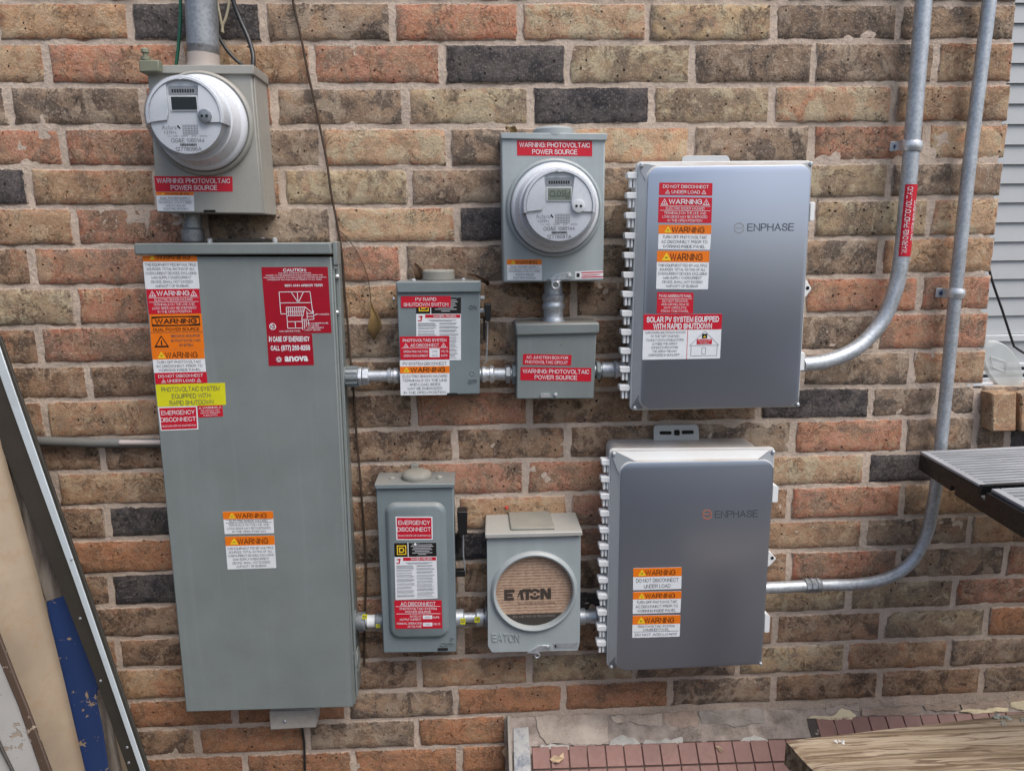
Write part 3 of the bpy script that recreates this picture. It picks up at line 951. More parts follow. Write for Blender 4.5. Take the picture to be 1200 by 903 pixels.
# side flange seen edge-on on the right
mb = MB()
mb.prism(grow(Q([(389, 303), (391, 303), (416, 822), (415, 822)], D), r=0.008, l=-0.003), D - 0.030, D - 0.024, M_GREY)
mb.build('side_flange', tp, bevel=0.001)
qt = Q([(156.5, 285), (387, 284), (389, 298.6), (157.3, 299.2)], D + 0.012)
mb = MB()
mb.prism(grow(qt, r=-0.0005, b=-0.001), 0.002, D + 0.012, M_GREY)
mb.build('rain_hood', tp, bevel=0.004, seg=3)
mb = MB(); qr = grow(Q([(390, 283), (391, 283), (392, 311), (391, 311)], D), r=0.006, l=0.002)
mb.prism(qr, 0.07, D - 0.005, M_GREY); mb.build('hood_tab', tp, bevel=0.002)
for (x, y) in ((391.5, 313), (394.5, 324), (394, 366), (411, 765)):
    p = at(x, y, D - 0.02)
    m_ = MB(); m_.lathe(p + Vector((0.0, 0, 0)), (1, -0.5, 0), [(0.006, 0), (0.006, 0.004), (0.003, 0.008)], M_ZBRIGHT, 10); m_.build('screw', tp)
p = at(419, 772, D * 0.55)
mb = MB(); mb.lathe(Vector((at(414, 772, D).x + 0.0015, p.y, p.z)), (1, 0, 0), [(0.036, 0), (0.036, 0.002), (0.033, 0.0025), (0.033, 0.0015), (0.022, 0.0015), (0.022, 0.003)], M_GREY, 28)
mb.build('knockout', tp)
for x, y in ((246, 281), (308, 281), (322, 282)):
    p = at(x, y, 0.075); m_ = MB(); m_.lathe(Vector((p.x, -0.075, q[0][1] + 0.032)), (0, 0, 1), [(0.007, -0.002), (0.007, 0.007), (0.003, 0.01)], M_ZBRIGHT, 10); m_.build('bolt', tp)
pz = at(300, 285, D).z
mb = MB(); x0 = at(258, 283, 0.06).x; x1 = at(316, 283, 0.06).x
mb.box((x0, -0.03, pz - 0.004), (x1, -0.11, pz + 0.012), M_DARK); mb.build('hub_plate', tp, bevel=0.006)

st_orange(tp, [(167, 299.8), (230.7, 299.8), (234.0, 338.2), (170.6, 338.8)], D, 0.17, T_MULTI, head_clip=True, label='white sticker topped by a clipped orange warning band, top of the left column', k=0.6)
st_red_head(tp, [(171.2, 338.8), (233.4, 338.2), (235.8, 367), (174.5, 368.2)], D, label='red electric shock hazard sticker')
def _dual(t, fr, h):
    for (a, b, c, d_) in ((0.04, 0.06, 0.96, 0.33),):
        rect(t, fr, a, b, c, b + 0.02, h, h + 0.0002, I_BLACK); rect(t, fr, a, d_ - 0.02, c, d_, h, h + 0.0002, I_BLACK)
        rect(t, fr, a, b, a + 0.012, d_, h, h + 0.0002, I_BLACK); rect(t, fr, c - 0.012, b, c, d_, h, h + 0.0002, I_BLACK)
        t.add([fr.p(a, b, h), fr.p(0.5, b + 0.02, h), fr.p(c, b, h), fr.p(c, b + 0.055, h), fr.p(0.70, b + 0.03, h), fr.p(0.3, b + 0.03, h), fr.p(a, b + 0.055, h)], [[0, 1, 5, 6], [1, 2, 3, 4], [1, 4, 5]], I_BLACK)
        t.add([fr.p(a, d_, h), fr.p(c, d_, h), fr.p(c, d_ - 0.055, h), fr.p(0.7, d_ - 0.03, h), fr.p(0.3, d_ - 0.03, h), fr.p(a, d_ - 0.055, h)], [[0, 1, 2, 3, 4, 5]], I_BLACK)
    rect(t, fr, 0, 0.50, 1, 0.508, h, h + 0.0002, I_TXT)
    tri_mark(t, fr, 0.20, 0.77, 0.34, h, I_ORANGE, I_BLACK)
sticker(tp, [(175, 368.4), (236.2, 367.2), (239.6, 409), (177.6, 410.2)], D, I_ORANGE, texts=[('WARNING', 0.5, 0.195, 0.13, 0.80, I_BLACK, 0.02), ('DUAL POWER SOURCE', 0.5, 0.425, 0.085, 0.88, I_BLACK, 0.006),
        ('SECOND SOURCE', 0.665, 0.61, 0.07, 0.56, I_TXT, 0.01), ('IS PHOTOVOLTAIC', 0.665, 0.74, 0.07, 0.56, I_TXT, 0.01), ('SYSTEM', 0.665, 0.87, 0.07, 0.26, I_TXT, 0.01)], draw=_dual, label='all-orange dual power source warning sticker')
st_orange(tp, [(177.8, 410.4), (239.0, 409.2), (241.6, 435.6), (180.6, 436.8)], D, 0.41, T_TURN, label='orange and white sticker on turning off the photovoltaic disconnect', k=0.62)
st_dnd(tp, [(181, 436.9), (242, 435.4), (243.2, 448.6), (182.6, 450)], D, label='red do not disconnect under load sticker')
sticker(tp, [(182.3, 450.4), (263.6, 448.4), (265.0, 474.2), (184.8, 476.4)], D, I_YELLOW, texts=[('PHOTOVOLTAIC SYSTEM', 0.5, 0.23, 0.20, 0.84, I_TXT), ('EQUIPPED WITH', 0.5, 0.54, 0.20, 0.56, I_TXT), ('RAPID SHUTDOWN', 0.5, 0.84, 0.20, 0.64, I_TXT)], name='rapid_shutdown_sticker', label='yellow rapid shutdown sticker')
st_emerg(tp, [(185, 476.8), (231, 475.4), (232.6, 502.8), (188.4, 504.6)], D, label='red emergency disconnect sticker with a white border')
sticker(tp, [(231.4, 475.4), (260.6, 474.2), (261.6, 487.6), (232.4, 489)], D, I_RED, texts=[('WARNING', 0.5, 0.18, 0.17, 0.6, I_WHITE, 0.01)] + lines(['SOLAR ELECTRIC', 'CIRCUIT BREAKER', 'IS BACKFED'], 0.32, 0.94, I_WHITE, 0.8), tris=[(0.1, 0.18, 0.2, I_RED, I_WHITE), (0.9, 0.18, 0.2, I_RED, I_WHITE)], label='small red backfed breaker sticker')


def _caution(t, fr, h):
    def ln(a, b, c, d_, w_=0.0016):
        A = fr.p(a, b, h); B = fr.p(c, d_, h)
        dr = (B - A).normalized(); nn = Vector((-dr.z, 0, dr.x)) * w_ / 2
        t.add([A - nn, B - nn, B + nn, A + nn], [[0, 1, 2, 3]], I_WHITE)
    # roof outline and array
    for s_ in (((.24, .37), (.71, .37)), ((.24, .37), (.24, .70)), ((.24, .535), (.71, .535)), ((.71, .37), (.73, .69)), ((.24, .70), (.33, .70)), ((.42, .37), (.52, .535)), ((.61, .37), (.52, .535)), ((.515, .37), (.515, .535)),
               ((.33, .60), (.33, .92)), ((.33, .60), (.62, .60)), ((.62, .60), (.74, .71)), ((.62, .60), (.55, .79)), ((.33, .82), (.56, .82)), ((.45, .82), (.45, .92)), ((.33, .92), (.56, .92)), ((.74, .66), (.74, .79)), ((.64, .79), (.74, .79)),
               ((.33, .665), (.60, .665)), ((.33, .73), (.58, .73)), ((.64, .66), (.64, .79)), ((.64, .70), (.74, .70)), ((.64, .745), (.74, .745)), ((.74, .73), (.80, .71)), ((.56, .79), (.56, .95)), ((.59, .79), (.59, .93)), ((.62, .79), (.62, .90)), ((.655, .79), (.655, .87)), ((.56, .79), (.66, .79))):
        ln(*s_[0], *s_[1])
    for i in range(8):
        x = .36 + .032 * i; ln(x, .60, x, .73)
    # round emblem
    cx, cy = 0.10, 0.89
    for k in range(20):
        a, b = 2 * math.pi * k / 20, 2 * math.pi * (k + 1) / 20
        ln(cx + .045 * math.cos(a), cy + .045 * math.sin(a), cx + .045 * math.cos(b), cy + .045 * math.sin(b), 0.0022)
    rect(t, fr, .075, .885, .125, .90, h, h + .0002, I_WHITE); rect(t, fr, .075, .865, .10, .915, h, h + .0002, I_WHITE)


sticker(tp, [(306.2, 313.1), (384, 312.6), (388.6, 389.8), (312.7, 391)], D, I_DRED, texts=[('CAUTION:', 0.5, 0.045, 0.045, 0.35, I_WHITE, 0.02), ('MULTIPLE SOURCES OF POWER.', 0.5, 0.09, 0.018, 0.5, I_WHITE, 0.01),
        ('POWER TO THIS BUILDING IS ALSO SUPPLIED FROM THE', 0.49, 0.122, 0.018, 0.86, I_WHITE, 0.01), ('FOLLOWING SOURCES WITH DISCONNECTS LOCATED AS SHOWN.', 0.5, 0.155, 0.018, 0.95, I_WHITE, 0.01), ('DANGEROUS VOLTAGE MAY BE PRESENT AT ALL TIMES.', 0.49, 0.187, 0.018, 0.82, I_WHITE, 0.01),
        ('6501 ANN ARBOR TERR', 0.62, 0.275, 0.035, 0.58, I_WHITE, 0.02), ('PV MODULES', 0.88, 0.715, 0.022, 0.2, I_WHITE, 0.01), ('AC COMBINER PANEL', 0.80, 0.85, 0.022, 0.33, I_WHITE, 0.01), ('PV METER', 0.73, 0.885, 0.022, 0.16, I_WHITE, 0.01),
        ('AC DISCONNECT', 0.76, 0.918, 0.022, 0.26, I_WHITE, 0.01), ('UTILITY METER', 0.71, 0.952, 0.022, 0.24, I_WHITE, 0.01), ('MAIN SERVICE PANEL', 0.36, 0.965, 0.022, 0.33, I_WHITE, 0.01)], draw=_caution, name='site_plan_sticker', label='dark red caution placard with a white roof plan', r=0)


def _burst(t, fr, h):
    cx, cy = 0.235, 0.80
    rr = 0.085
    for k in range(10):
        a = math.pi * k / 5; dx, dy = math.cos(a), math.sin(a)
        wx, wy = -dy * 0.012, dx * 0.012
        kx = fr.H / fr.W
        def P(u, s_): return fr.p(cx + (dx * u + wx * s_) * kx, cy + dy * u + wy * s_, h)
        t.add([P(rr * 0.35, -1), P(rr * 1.1, -0.8), P(rr * 1.1, 0.8), P(rr * 0.35, 1)], [[0, 1, 2, 3]], I_WHITE)


sticker(tp, [(312.8, 391.2), (365.6, 390.9), (368, 427.5), (315, 428.6)], D, I_DRED, texts=[('IN CASE OF EMERGENCY', 0.49, 0.16, 0.16, 0.90, I_WHITE, 0.03), ('CALL', 0.17, 0.44, 0.15, 0.20, I_WHITE, 0.03), ('(877) 266-8250', 0.62, 0.44, 0.16, 0.64, I_WHITE, 0.03), ('anova', 0.62, 0.79, 0.17, 0.52, I_WHITE, 0.035)], draw=_burst, name='contact_sticker', label='dark red installer contact placard under the roof plan', r=0)
EX = ([('ELECTRIC SHOCK HAZARD', 0.5, 0.42, 0.10, 0.76, I_TXT)], [(0.04, 0.49, 0.96, 0.505, I_TXT), (0.04, 0.355, 0.96, 0.365, I_TXT)], 0.52)
st_orange(tp, [(261, 599.2), (320, 598.6), (321.2, 624.3), (263.4, 625.4)], D, 0.34, T_TERM, extra=EX, label='upper orange and white sticker on the lower half of the panel')
st_orange(tp, [(263.6, 628.4), (321.4, 627), (323.8, 665), (266.8, 666.8)], D, 0.28, T_MULTI, label='lower orange and white sticker on the lower half of the panel', k=0.6)

# ---- junction box under the service panel
jb = root_at(343, 854, 'small_junction_box', 'small off-white surface box mounted under the service panel', 'junction box', 0.06)
qj = Q([(315.5, 833), (369, 832), (370, 852), (317, 855)], 0.07)
mb = MB(); mb.prism(grow(qj, l=-0.001), 0.0, 0.062, M_PLAST); mb.build('housing', jb, bevel=0.003)
mb = MB(); mb.prism(grow(qj, l=0.001, r=0.001), 0.063, 0.070, paint('aged_white_plastic', (0.42, 0.40, 0.36), 0.5, dirt=0.25)); mb.build('cover', jb, bevel=0.003)
screw(jb, 333.5, 845, 0.07, 0.006, 0.004, M_ZINC)

# ---- meters
def meter(parent, cx, cy, d0, r_ring, r_glass, prot, code, lcd_on, name='electricity_meter'):
    c = at(cx, cy, d0)
    mb = MB()
    mb.lathe(c, (0, -1, 0), [(r_ring * 1.0, 0.0), (r_ring * 1.0, 0.006), (r_ring * 0.985, 0.011), (r_ring * 0.95, 0.013), (r_ring * 0.92, 0.010), (r_ring * 0.90, 0.004)], parent['paint_'] and MATS[parent['paint_']], 64, True, False)
    mb.build('socket_ring', parent, smooth=50)
    mm = MB()
    g = r_glass
    mm.lathe(c, (0, -1, 0), [(g * 1.22, 0.0), (g * 1.24, 0.018), (g * 1.22, 0.024), (g * 1.19, 0.027), (g * 1.13, 0.030), (g * 1.10, 0.040), (g * 1.06, 0.060), (g * 1.04, prot * 0.56), (g * 1.04, prot * 0.60), (g * 1.0, prot * 0.615), (g * 0.90, prot * 0.62)], M_METERW, 64, True, True)
    me_ = mm.build(name, parent, smooth=45)
    # face plate: upper hood and lower dial
    bar = MB(); bar.lathe(c, (0, -1, 0), [(g * .885, prot * .60), (g * .875, prot - .008)], M_PLAST, 48, True, True); bar.build('inner_barrel', me_, smooth=40)
    fc = MB()
    yf = prot - 0.005
    fc.lathe(c, (0, -1, 0), [(g * 0.91, yf - 0.004), (g * 0.91, yf - 0.002), (0.001, yf - 0.002)], M_METERW, 48, False, True)
    dial = fc.build('dial', me_, smooth=30)
    U = (1, 0); cc = c + Vector((0, -(yf - 0.002), 0))
    class FF: pass
    fr = FF(); fr.W = 2 * g; fr.H = 2 * g; fr.n = Vector((0, -1, 0))
    fr.p = lambda a, b, h=0.0: cc + Vector(((a - 0.5) * 2 * g, -h, (0.5 - b) * 2 * g))
    hood = MB()
    hr = []
    for y_, ra, rb in ((prot * .61, .90, .985), (prot - .004, .90, .985), (prot + .0015, .90, .955)):
        pass
    K = 26
    rings_ = []
    for k in range(K + 1):
        an = R(lerp(-10, 190, k / K)); e_ = Vector((math.cos(an), 0, math.sin(an)))
        rings_.append([c + e_ * (g * r_) + Vector((0, -y_, 0)) for r_, y_ in ((.89, prot * .61), (.985, prot * .61), (.985, prot - .004), (.955, prot + .0015), (.90, prot + .0015), (.88, prot - .003))])
    hs_ = MB(); hs_.loft(rings_, M_METERW); hs_.build('upper_shell', me_, smooth=40)
    def arc(a0, a1, r, n=14):
        return [(0.5 + r * math.cos(R(lerp(a0, a1, k / n))) * 0.5, 0.5 - r * math.sin(R(lerp(a0, a1, k / n))) * 0.5) for k in range(n + 1)]
    lf = arc(188, 115, 0.88) + [(0.30, 0.12), (0.30, 0.46), (0.27, 0.545), (0.06, 0.57)]
    hood.extrude([fr.p(a, b, 0) for a, b in lf], fr.n * 0.006, M_METERW)
    hood.build('shroud', me_, smooth=30, bevel=0.0015); hood = MB()
    rt = [(0.70, 0.12)] + arc(65, -8, 0.88)[::1] + [(0.93, 0.575), (0.72, 0.575), (0.66, 0.50), (0.66, 0.42)]
    hood.extrude([fr.p(a, b, 0) for a, b in rt], fr.n * 0.006, M_METERW)
    hood.build('shroud', me_, smooth=30, bevel=0.0015)
    dp = MB()
    rect(dp, fr, 0.32, 0.13, 0.68, 0.24, 0.0005, 0.002, M_PLASTD, 0.004)
    rect(dp, fr, 0.33, 0.25, 0.67, 0.43, 0.0005, 0.0035, M_WPLAST)
    rect(dp, fr, 0.345, 0.262, 0.66, 0.42, 0.003, 0.004, M_LCD if lcd_on else M_LCD_OFF)
    dsp = dp.build('display', me_, smooth=None, norm=False)
    t = MB()
    for i in range(9):
        rect(t, fr, 0.36 + i * 0.032, 0.17, 0.38 + i * 0.032, 0.21, 0.0022, 0.0026, I_BLACK)
    if lcd_on:
        put_text(t, fr, 'CLOSEd', 0.505, 0.335, 0.085, 0.27, M_LCDT, 0.0046)
        put_text(t, fr, '25', 0.61, 0.395, 0.035, 0.05, M_LCDT, 0.0046)
    t.build('lettering', dsp, smooth=None, norm=False)
    t = MB(); H = 0.0004
    put_text(t, fr, 'Aclara', 0.28, 0.63, 0.055, 0.19, I_GREYT, H)
    put_text(t, fr, 'I-210+c', 0.29, 0.69, 0.04, 0.15, I_TXT, H)
    for a, b in ((0.385, 0.605),):
        rect(t, fr, a, b, a + 0.02, b + 0.03, H, H + 0.0002, I_BLACK); rect(t, fr, a + 0.02, b + 0.02, a + 0.035, b + 0.045, H, H + 0.0002, I_BLACK)
    for j in range(6):
        rect(t, fr, 0.45, 0.60 + j * 0.022, 0.64, 0.606 + j * 0.022, H, H + 0.0002, I_GREYT)
    for i in range(6):
        rect(t, fr, 0.45 + i * 0.037, 0.60, 0.455 + i * 0.037, 0.716, H, H + 0.0002, I_GREYT)
    put_text(t, fr, 'CL 200   240V   3W   60Hz', 0.5, 0.735, 0.022, 0.5, I_GREYT, H)
    put_text(t, fr, 'OG&E 1060144', 0.5, 0.79, 0.05, 0.42, I_TXT, H)
    x = 0.40
    rr_ = random.Random(3)
    while x < 0.60:
        w_ = rr_.choice((0.004, 0.007, 0.010)); rect(t, fr, x, 0.828, x + w_, 0.858, H, H + 0.0002, I_BLACK); x += w_ + rr_.choice((0.004, 0.006))
    put_text(t, fr, code, 0.5, 0.895, 0.048, 0.33, I_TXT, H)
    t.build('lettering', dial, smooth=None, norm=False)
    pm = MB(); pm.lathe(fr.p(0.755, 0.50, 0.006), (0, -1, 0), [(g * 0.17, 0), (g * 0.17, 0.004), (g * 0.14, 0.005), (0.001, 0.005)], M_ZINC_D if not lcd_on else M_WPLAST, 24, True, True)
    op = pm.build('optical_port', me_)
    pm = MB()
    for s_ in (-0.03, 0.03):
        pm.lathe(fr.p(0.755 + s_, 0.50, 0.0112), (0, -1, 0), [(g * 0.035, 0), (g * 0.035, 0.0008), (0.0005, 0.0008)], M_BLACK, 10)
    pm.build('port_hole', op)
    # clear rim of the cover
    cl = MB(); cl.lathe(c, (0, -1, 0), [(g * 1.0, prot * 0.615), (g * 1.0, prot * .97), (g * 0.985, prot + 0.004), (g * .94, prot + .0075), (g * .6, prot + .0095), (g * .2, prot + .0105), (.0005, prot + .0106)], M_CLEAR, 64, False, False)
    cl.build('clear_cover', me_, smooth=60)
    tb = MB(); rect(tb, fr, 0.47, 0.02, 0.53, 0.06, 0.004, 0.012, M_METERW, 0.002); tb.build('cover_tab', me_, smooth=None)
    return me_


MATS = {'beige': M_BEIGE, 'grey3': M_GREY3}
# left meter socket
D = 0.125
ml = root_at(250, 252, 'utility_meter_socket', 'beige-grey meter socket with a round white meter and blank dark display, top left', 'electric meter', D)
ml['paint_'] = 'beige'
q = Q([(172.5, 84), (296, 85), (309.5, 250.5), (184.5, 249)], D)
mb = MB(); mb.prism(q, 0.003, D - 0.012, M_BEIGE); mb.build('enclosure', ml, bevel=0.002)
mb = MB(); mb.prism(grow(q, r=-0.003), D - 0.011, D, M_BEIGE); mb.build('front_cover', ml, bevel=0.003)
mb = MB(); mb.prism(Q([(165, 76.2), (297, 76), (297.5, 87), (166, 86)], D + 0.008), 0.001, D + 0.008, M_BEIGE); mb.build('rain_hood', ml, bevel=0.002)
meter(ml, 238, 145.5, D, 0.121, 0.089, 0.118, '12778096A', False)
mb = MB(); p = at(313, 221, D * 0.5); mb.lathe(Vector((q[2][0] - 0.004, p.y, p.z)), (1, 0, 0.0), [(0.030, 0), (0.030, 0.002), (0.026, 0.0025), (0.026, 0.001)], M_BEIGE, 24); mb.build('knockout', ml)
st_pv(ml, [(180.6, 206.4), (272.4, 207), (272.8, 224.6), (182.6, 224.6)], D, label='red photovoltaic power source sticker')
EXD = ([('DUAL POWER SUPPLY', 0.5, 0.33, 0.12, 0.80, I_TXT)], [(0.03, 0.43, 0.97, 0.445, I_TXT)], 0.47)
st_orange(ml, [(182.8, 225), (227, 225.2), (227.8, 247.4), (184.6, 247.2)], D, 0.17, T_DUAL, extra=EXD, head_clip=False, label='small orange and white dual power supply sticker')
mb = MB(); qq = Q([(239, 246), (252, 246), (252, 249), (239, 249)], D + 0.004); mb.prism(qq, D, D + 0.006, M_DARK); mb.build('latch', ml)
# ground clamp on its hood
gc = root_at(175, 84, 'ground_clamp', 'corroded green ground clamp gripping the left corner of the beige meter socket', 'clamp', D + 0.01)
M_GREEN = paint('verdigris_bronze', (0.20, 0.21, 0.15), 0.7, metal=0.2, var=0.25, dirt=0.5, peel=0.4)
mb = MB(); mb.prism(Q([(162.5, 70.5), (186.5, 70.5), (186.5, 84), (163.5, 85)], D + 0.03), D + 0.009, D + 0.032, M_GREEN); mb.build('body', gc, bevel=0.003)
mb = MB(); p = at(171, 70, D + 0.02); mb.lathe(p, (0, 0, 1), [(0.011, -0.002), (0.011, 0.006), (0.006, 0.007), (0.006, 0.014), (0.009, 0.015), (0.009, 0.022), (0.004, 0.026)], M_GREEN, 12); mb.build('screw', gc)

# right meter socket
D = 0.115
mr = root_at(650, 330, 'solar_meter_socket', 'pale grey meter socket with a round meter whose display is lit, top centre', 'electric meter', D)
mr['paint_'] = 'grey3'
q = Q([(587.5, 160), (709.5, 160.5), (707.2, 329), (589.8, 331)], D)
mb = MB(); mb.prism(q, 0.003, D, M_GREY3); mb.build('enclosure', mr, bevel=0.004)
mb = MB(); mb.prism(Q([(586.6, 155.4), (711.8, 156.2), (711.4, 164.6), (587, 162.6)], D + 0.006), 0.001, D + 0.006, M_GREY3); mb.build('rain_hood', mr, bevel=0.002)
mb = MB(); z_ = q[0][1] + 0.012
mb.lathe(at(648, 156, 0.07), (0, 0, 1), [(0.052, -0.01), (0.052, 0.006), (0.045, 0.012)], M_GREY3, 32); mb.build('hub_cap', mr)
meter(mr, 649.5, 244, D, 0.122, 0.0895, 0.118, '12778097A', True)
st_pv(mr, [(605.8, 164.5), (693.8, 165.2), (694, 183.2), (606, 182.4)], D, label='red photovoltaic power source sticker')
st_orange(mr, [(593.9, 304), (634.8, 304), (635, 328.4), (594.5, 328)], D, 0.25, T_DUAL, extra=([('DUAL POWER SUPPLY', 0.5, 0.36, 0.10, 0.80, I_TXT)], [(0.03, 0.45, 0.97, 0.46, I_TXT)], 0.48), label='small orange and white dual power supply sticker')
sticker(mr, [(674, 318), (706.6, 317), (706.8, 325.8), (674, 327)], D, I_WHITE, bands=[(0.22, 0.12, 1, 0.27, I_RED), (0.22, 0.73, 1, 0.88, I_RED)], bars=[(0.05, 0.25, 0.16, 0.75, I_BLACK), (0.25, 0.44, 0.9, 0.5, I_RED), (0.25, 0.56, 0.8, 0.6, I_RED)], name='notice_label', r=0.001)
def hasp(parent, px, d, mat):
    mb = MB(); mb.prism([(at(x, y, d).x, at(x, y, d).z) for x, y in px], d, d + 0.005, mat)
    return mb.build('hasp', parent, bevel=0.001)
hs = hasp(mr, [(641, 327.5), (652, 320), (668, 319), (671, 324), (667, 327.5), (650, 328.5)], D, M_ZINC)
screw(mr, 667, 323, D + 0.005, 0.005, 0.003)
c = at(651, 334, D + 0.003)
hoop(mr, 'seal_ring', c, 0.009, 0.0028, M_ZBRIGHT, n=24)
mb = MB(); mb.prism(Q([(645, 328.5), (657, 328.5), (656, 331), (646, 331)], D + 0.003), D - 0.02, D + 0.004, M_ZBRIGHT); mb.build('seal_tab', mr, bevel=0.001)

# ---- PV rapid shutdown switch
D = 0.10
sw = root_at(515, 463, 'rapid_shutdown_switch', 'grey switch box with a PV rapid shutdown sticker, right of the tall service panel', 'switch box', D)
q = Q([(465, 342), (562.8, 342), (562.2, 461.5), (469.5, 463.5)], D)
mb = MB(); mb.prism(q, 0.003, D, M_GREY2); mb.build('enclosure', sw, bevel=0.003)
mb = MB(); mb.prism(Q([(463.3, 330), (563.8, 329), (563.6, 342.6), (465, 343.6)], D + 0.007), 0.001, D + 0.007, M_GREY2); mb.build('rain_hood', sw, bevel=0.004, seg=3)
zt = at(514, 330, D + 0.007).z
mb = MB(); p = at(514, 325, 0.06)
mb.extrude([(p.x + 0.042 * math.cos(t) * (1 if abs(math.cos(t)) < .9 else 1), -0.055 + 0.030 * math.sin(t), zt - 0.002) for t in [2 * math.pi * k / 28 for k in range(28)]], (0, 0, 0.031), M_HUB); mb.build('hub_cap', sw, bevel=0.006, seg=3)
for x in (484.5, 543):
    p = at(x, 327, 0.07); m_ = MB(); m_.lathe(Vector((p.x, -0.07, zt - 0.001)), (0, 0, 1), [(0.007, 0), (0.007, 0.005), (0.003, 0.008)], M_ZINC, 10); m_.build('screw', sw)
for x, y in ((462, 350),):
    m_ = MB(); m_.lathe(at(x, y, 0.08), (-1, -0.3, 0), [(0.005, 0), (0.005, 0.004), (0.002, 0.006)], M_ZBRIGHT, 10); m_.build('screw', sw)


def _sqd(fr, t, h, a0, b0, a1, b1):
    """a square outline round a block letter D"""
    def R_(u0, w0, u1, w1, hh, m): rect(t, fr, lerp(a0, a1, u0), lerp(b0, b1, w0), lerp(a0, a1, u1), lerp(b0, b1, w1), h + hh, h + hh + .0002, m)
    R_(0, 0, 1, 1, 0, I_AMBER); R_(.10, .10, .90, .90, .0001, I_BLACK); R_(.22, .22, .34, .78, .0002, I_AMBER); R_(.34, .22, .66, .34, .0002, I_AMBER)
    R_(.34, .66, .66, .78, .0002, I_AMBER); R_(.66, .30, .78, .70, .0003, I_AMBER)


def tech(parent, px, d, hb, lift=0.0, strips=0.06, hide=0.0):
    """maker's data label: black header, red danger strip, columns of fine print"""
    def dr(t, fr, h):
        _sqd(fr, t, h, 0.06, hb * 0.18, 0.28, hb * 0.84)
        for i in range(7):
            b = hb * (0.12 + 0.115 * i); ww = [.5, .56, .44, .5, .36, .5, .2][i]
            rect(t, fr, 0.66 - ww * .48, b, 0.66 + ww * .48, b + hb * 0.05, h, h + .0002, I_LGREY)
        rr_ = random.Random(5)
        # little figure struck by a flash
        for (a, b, c, e) in ((.05, hb + .035, .15, hb + .05), (.10, hb + .03, .13, hb + .10), (.04, hb + .10, .12, hb + .115)):
            rect(t, fr, a, b, c, e, h, h + .0002, I_RED)
        b = hb + strips + 0.03
        rect(t, fr, 0.27, b, 0.9, b + .008, h, h + .0002, I_GREYT); rect(t, fr, 0.32, b + .016, 0.8, b + .022, h, h + .0002, I_GREYT)
        for col in (0.04, 0.52):
            b = hb + strips + 0.075
            while b < 0.96:
                nl = rr_.choice((2, 3, 4))
                for _ in range(nl):
                    if b > 0.965: break
                    rect(t, fr, col, b, col + rr_.uniform(0.34, 0.43), b + .007, h, h + .0002, I_LGREY if rr_.random() < .75 else I_GREYT); b += .0165
                b += .013
    fr = Frame(px, d)
    return sticker(parent, px, d, I_WHITE, bands=[(0, 0, 0.315, hb, I_BLACK), (0.335, 0, 1, hb, I_BLACK), (0.20, hb + 0.012, 0.985, hb + strips, I_RED)],
                   texts=[('DANGER / PELIGRO', 0.64, hb + 0.012 + (strips - .012) / 2, (strips - .012) * .62, 0.5, I_WHITE, .01)], draw=dr, lift=lift, r=0, name='data_label')


tech(sw, [(487.6, 348.6), (540.2, 348.6), (540.2, 421.8), (488, 422)], D, 0.255, strips=0.32 - 0.255)
sticker(sw, [(469.8, 347), (528.2, 346.6), (528.2, 359.8), (470.2, 360.2)], D, I_RED, texts=[('PV RAPID', 0.5, 0.28, 0.28, 0.42, I_WHITE, .004), ('SHUTDOWN SWITCH', 0.5, 0.74, 0.30, 0.90, I_WHITE, .004)], lift=0.0012, label='red rapid shutdown switch sticker')
sticker(sw, [(468.4, 394.2), (526.6, 393.4), (526.8, 420.8), (469.6, 421.4)], D, I_RED, bands=[(0.59, 0.53, 0.80, 0.90, I_WHITE)],
        texts=[('PHOTOVOLTAIC SYSTEM', 0.5, 0.17, 0.12, 0.88, I_WHITE, .01), ('AC DISCONNECT', 0.5, 0.38, 0.13, 0.58, I_WHITE, .006), ('OPERATING VOLTAGE', 0.315, 0.65, 0.09, 0.50, I_WHITE, .006), ('OPERATING CURRENT', 0.315, 0.83, 0.09, 0.50, I_WHITE, .006),
               ('VOLTS', 0.90, 0.65, 0.09, 0.15, I_WHITE, .006), ('AMPS', 0.89, 0.83, 0.09, 0.13, I_WHITE, .006), ('240', 0.70, 0.64, 0.08, 0.10, I_GREYT), ('32.5', 0.70, 0.82, 0.08, 0.11, I_GREYT)],
        tris=[(0.12, 0.38, 0.18, I_RED, I_WHITE), (0.88, 0.38, 0.18, I_RED, I_WHITE)], bars=[(0.03, 0.49, 0.97, 0.505, I_WHITE)], lift=0.0012, name='rating_sticker', label='red AC disconnect rating sticker')
sticker(sw, [(468.6, 421.8), (526.8, 421.2), (526.8, 462.2), (469.6, 463)], D, I_WHITE, bands=[(0, 0.18, 1, 0.375, I_ORANGE)],
        texts=[('PV SYSTEM DISCONNECT', 0.5, 0.10, 0.085, 0.88, I_TXT), ('WARNING', 0.56, 0.275, 0.135, 0.70, I_BLACK, .008)] + lines(['ELECTRIC SHOCK HAZARD', 'TERMINALS ON THE LINE', 'AND LOAD SIDES', 'MAY BE ENERGIZED', 'IN THE OPEN POSITION'], 0.40, 0.98, I_TXT, 0.9, 0.62),
        tris=[(0.13, 0.275, 0.15, I_AMBER, I_AMBER), (0.13, 0.28, 0.07, I_BLACK, I_BLACK)], lift=0.0012, label='white PV system disconnect sticker with an orange band')


def embossed(parent, px, d, txt, mat, hh=0.8):
    fr = Frame(px, d); mb = MB()
    put_text(mb, fr, txt, 0.5, 0.5, 1.0, 1.0, mat, 0.0016)
    o = mb.build('embossed_lettering', parent, smooth=None, norm=False)
    s = o.modifiers.new('solid', 'SOLIDIFY'); s.thickness = 0.002; s.offset = 0
    return o


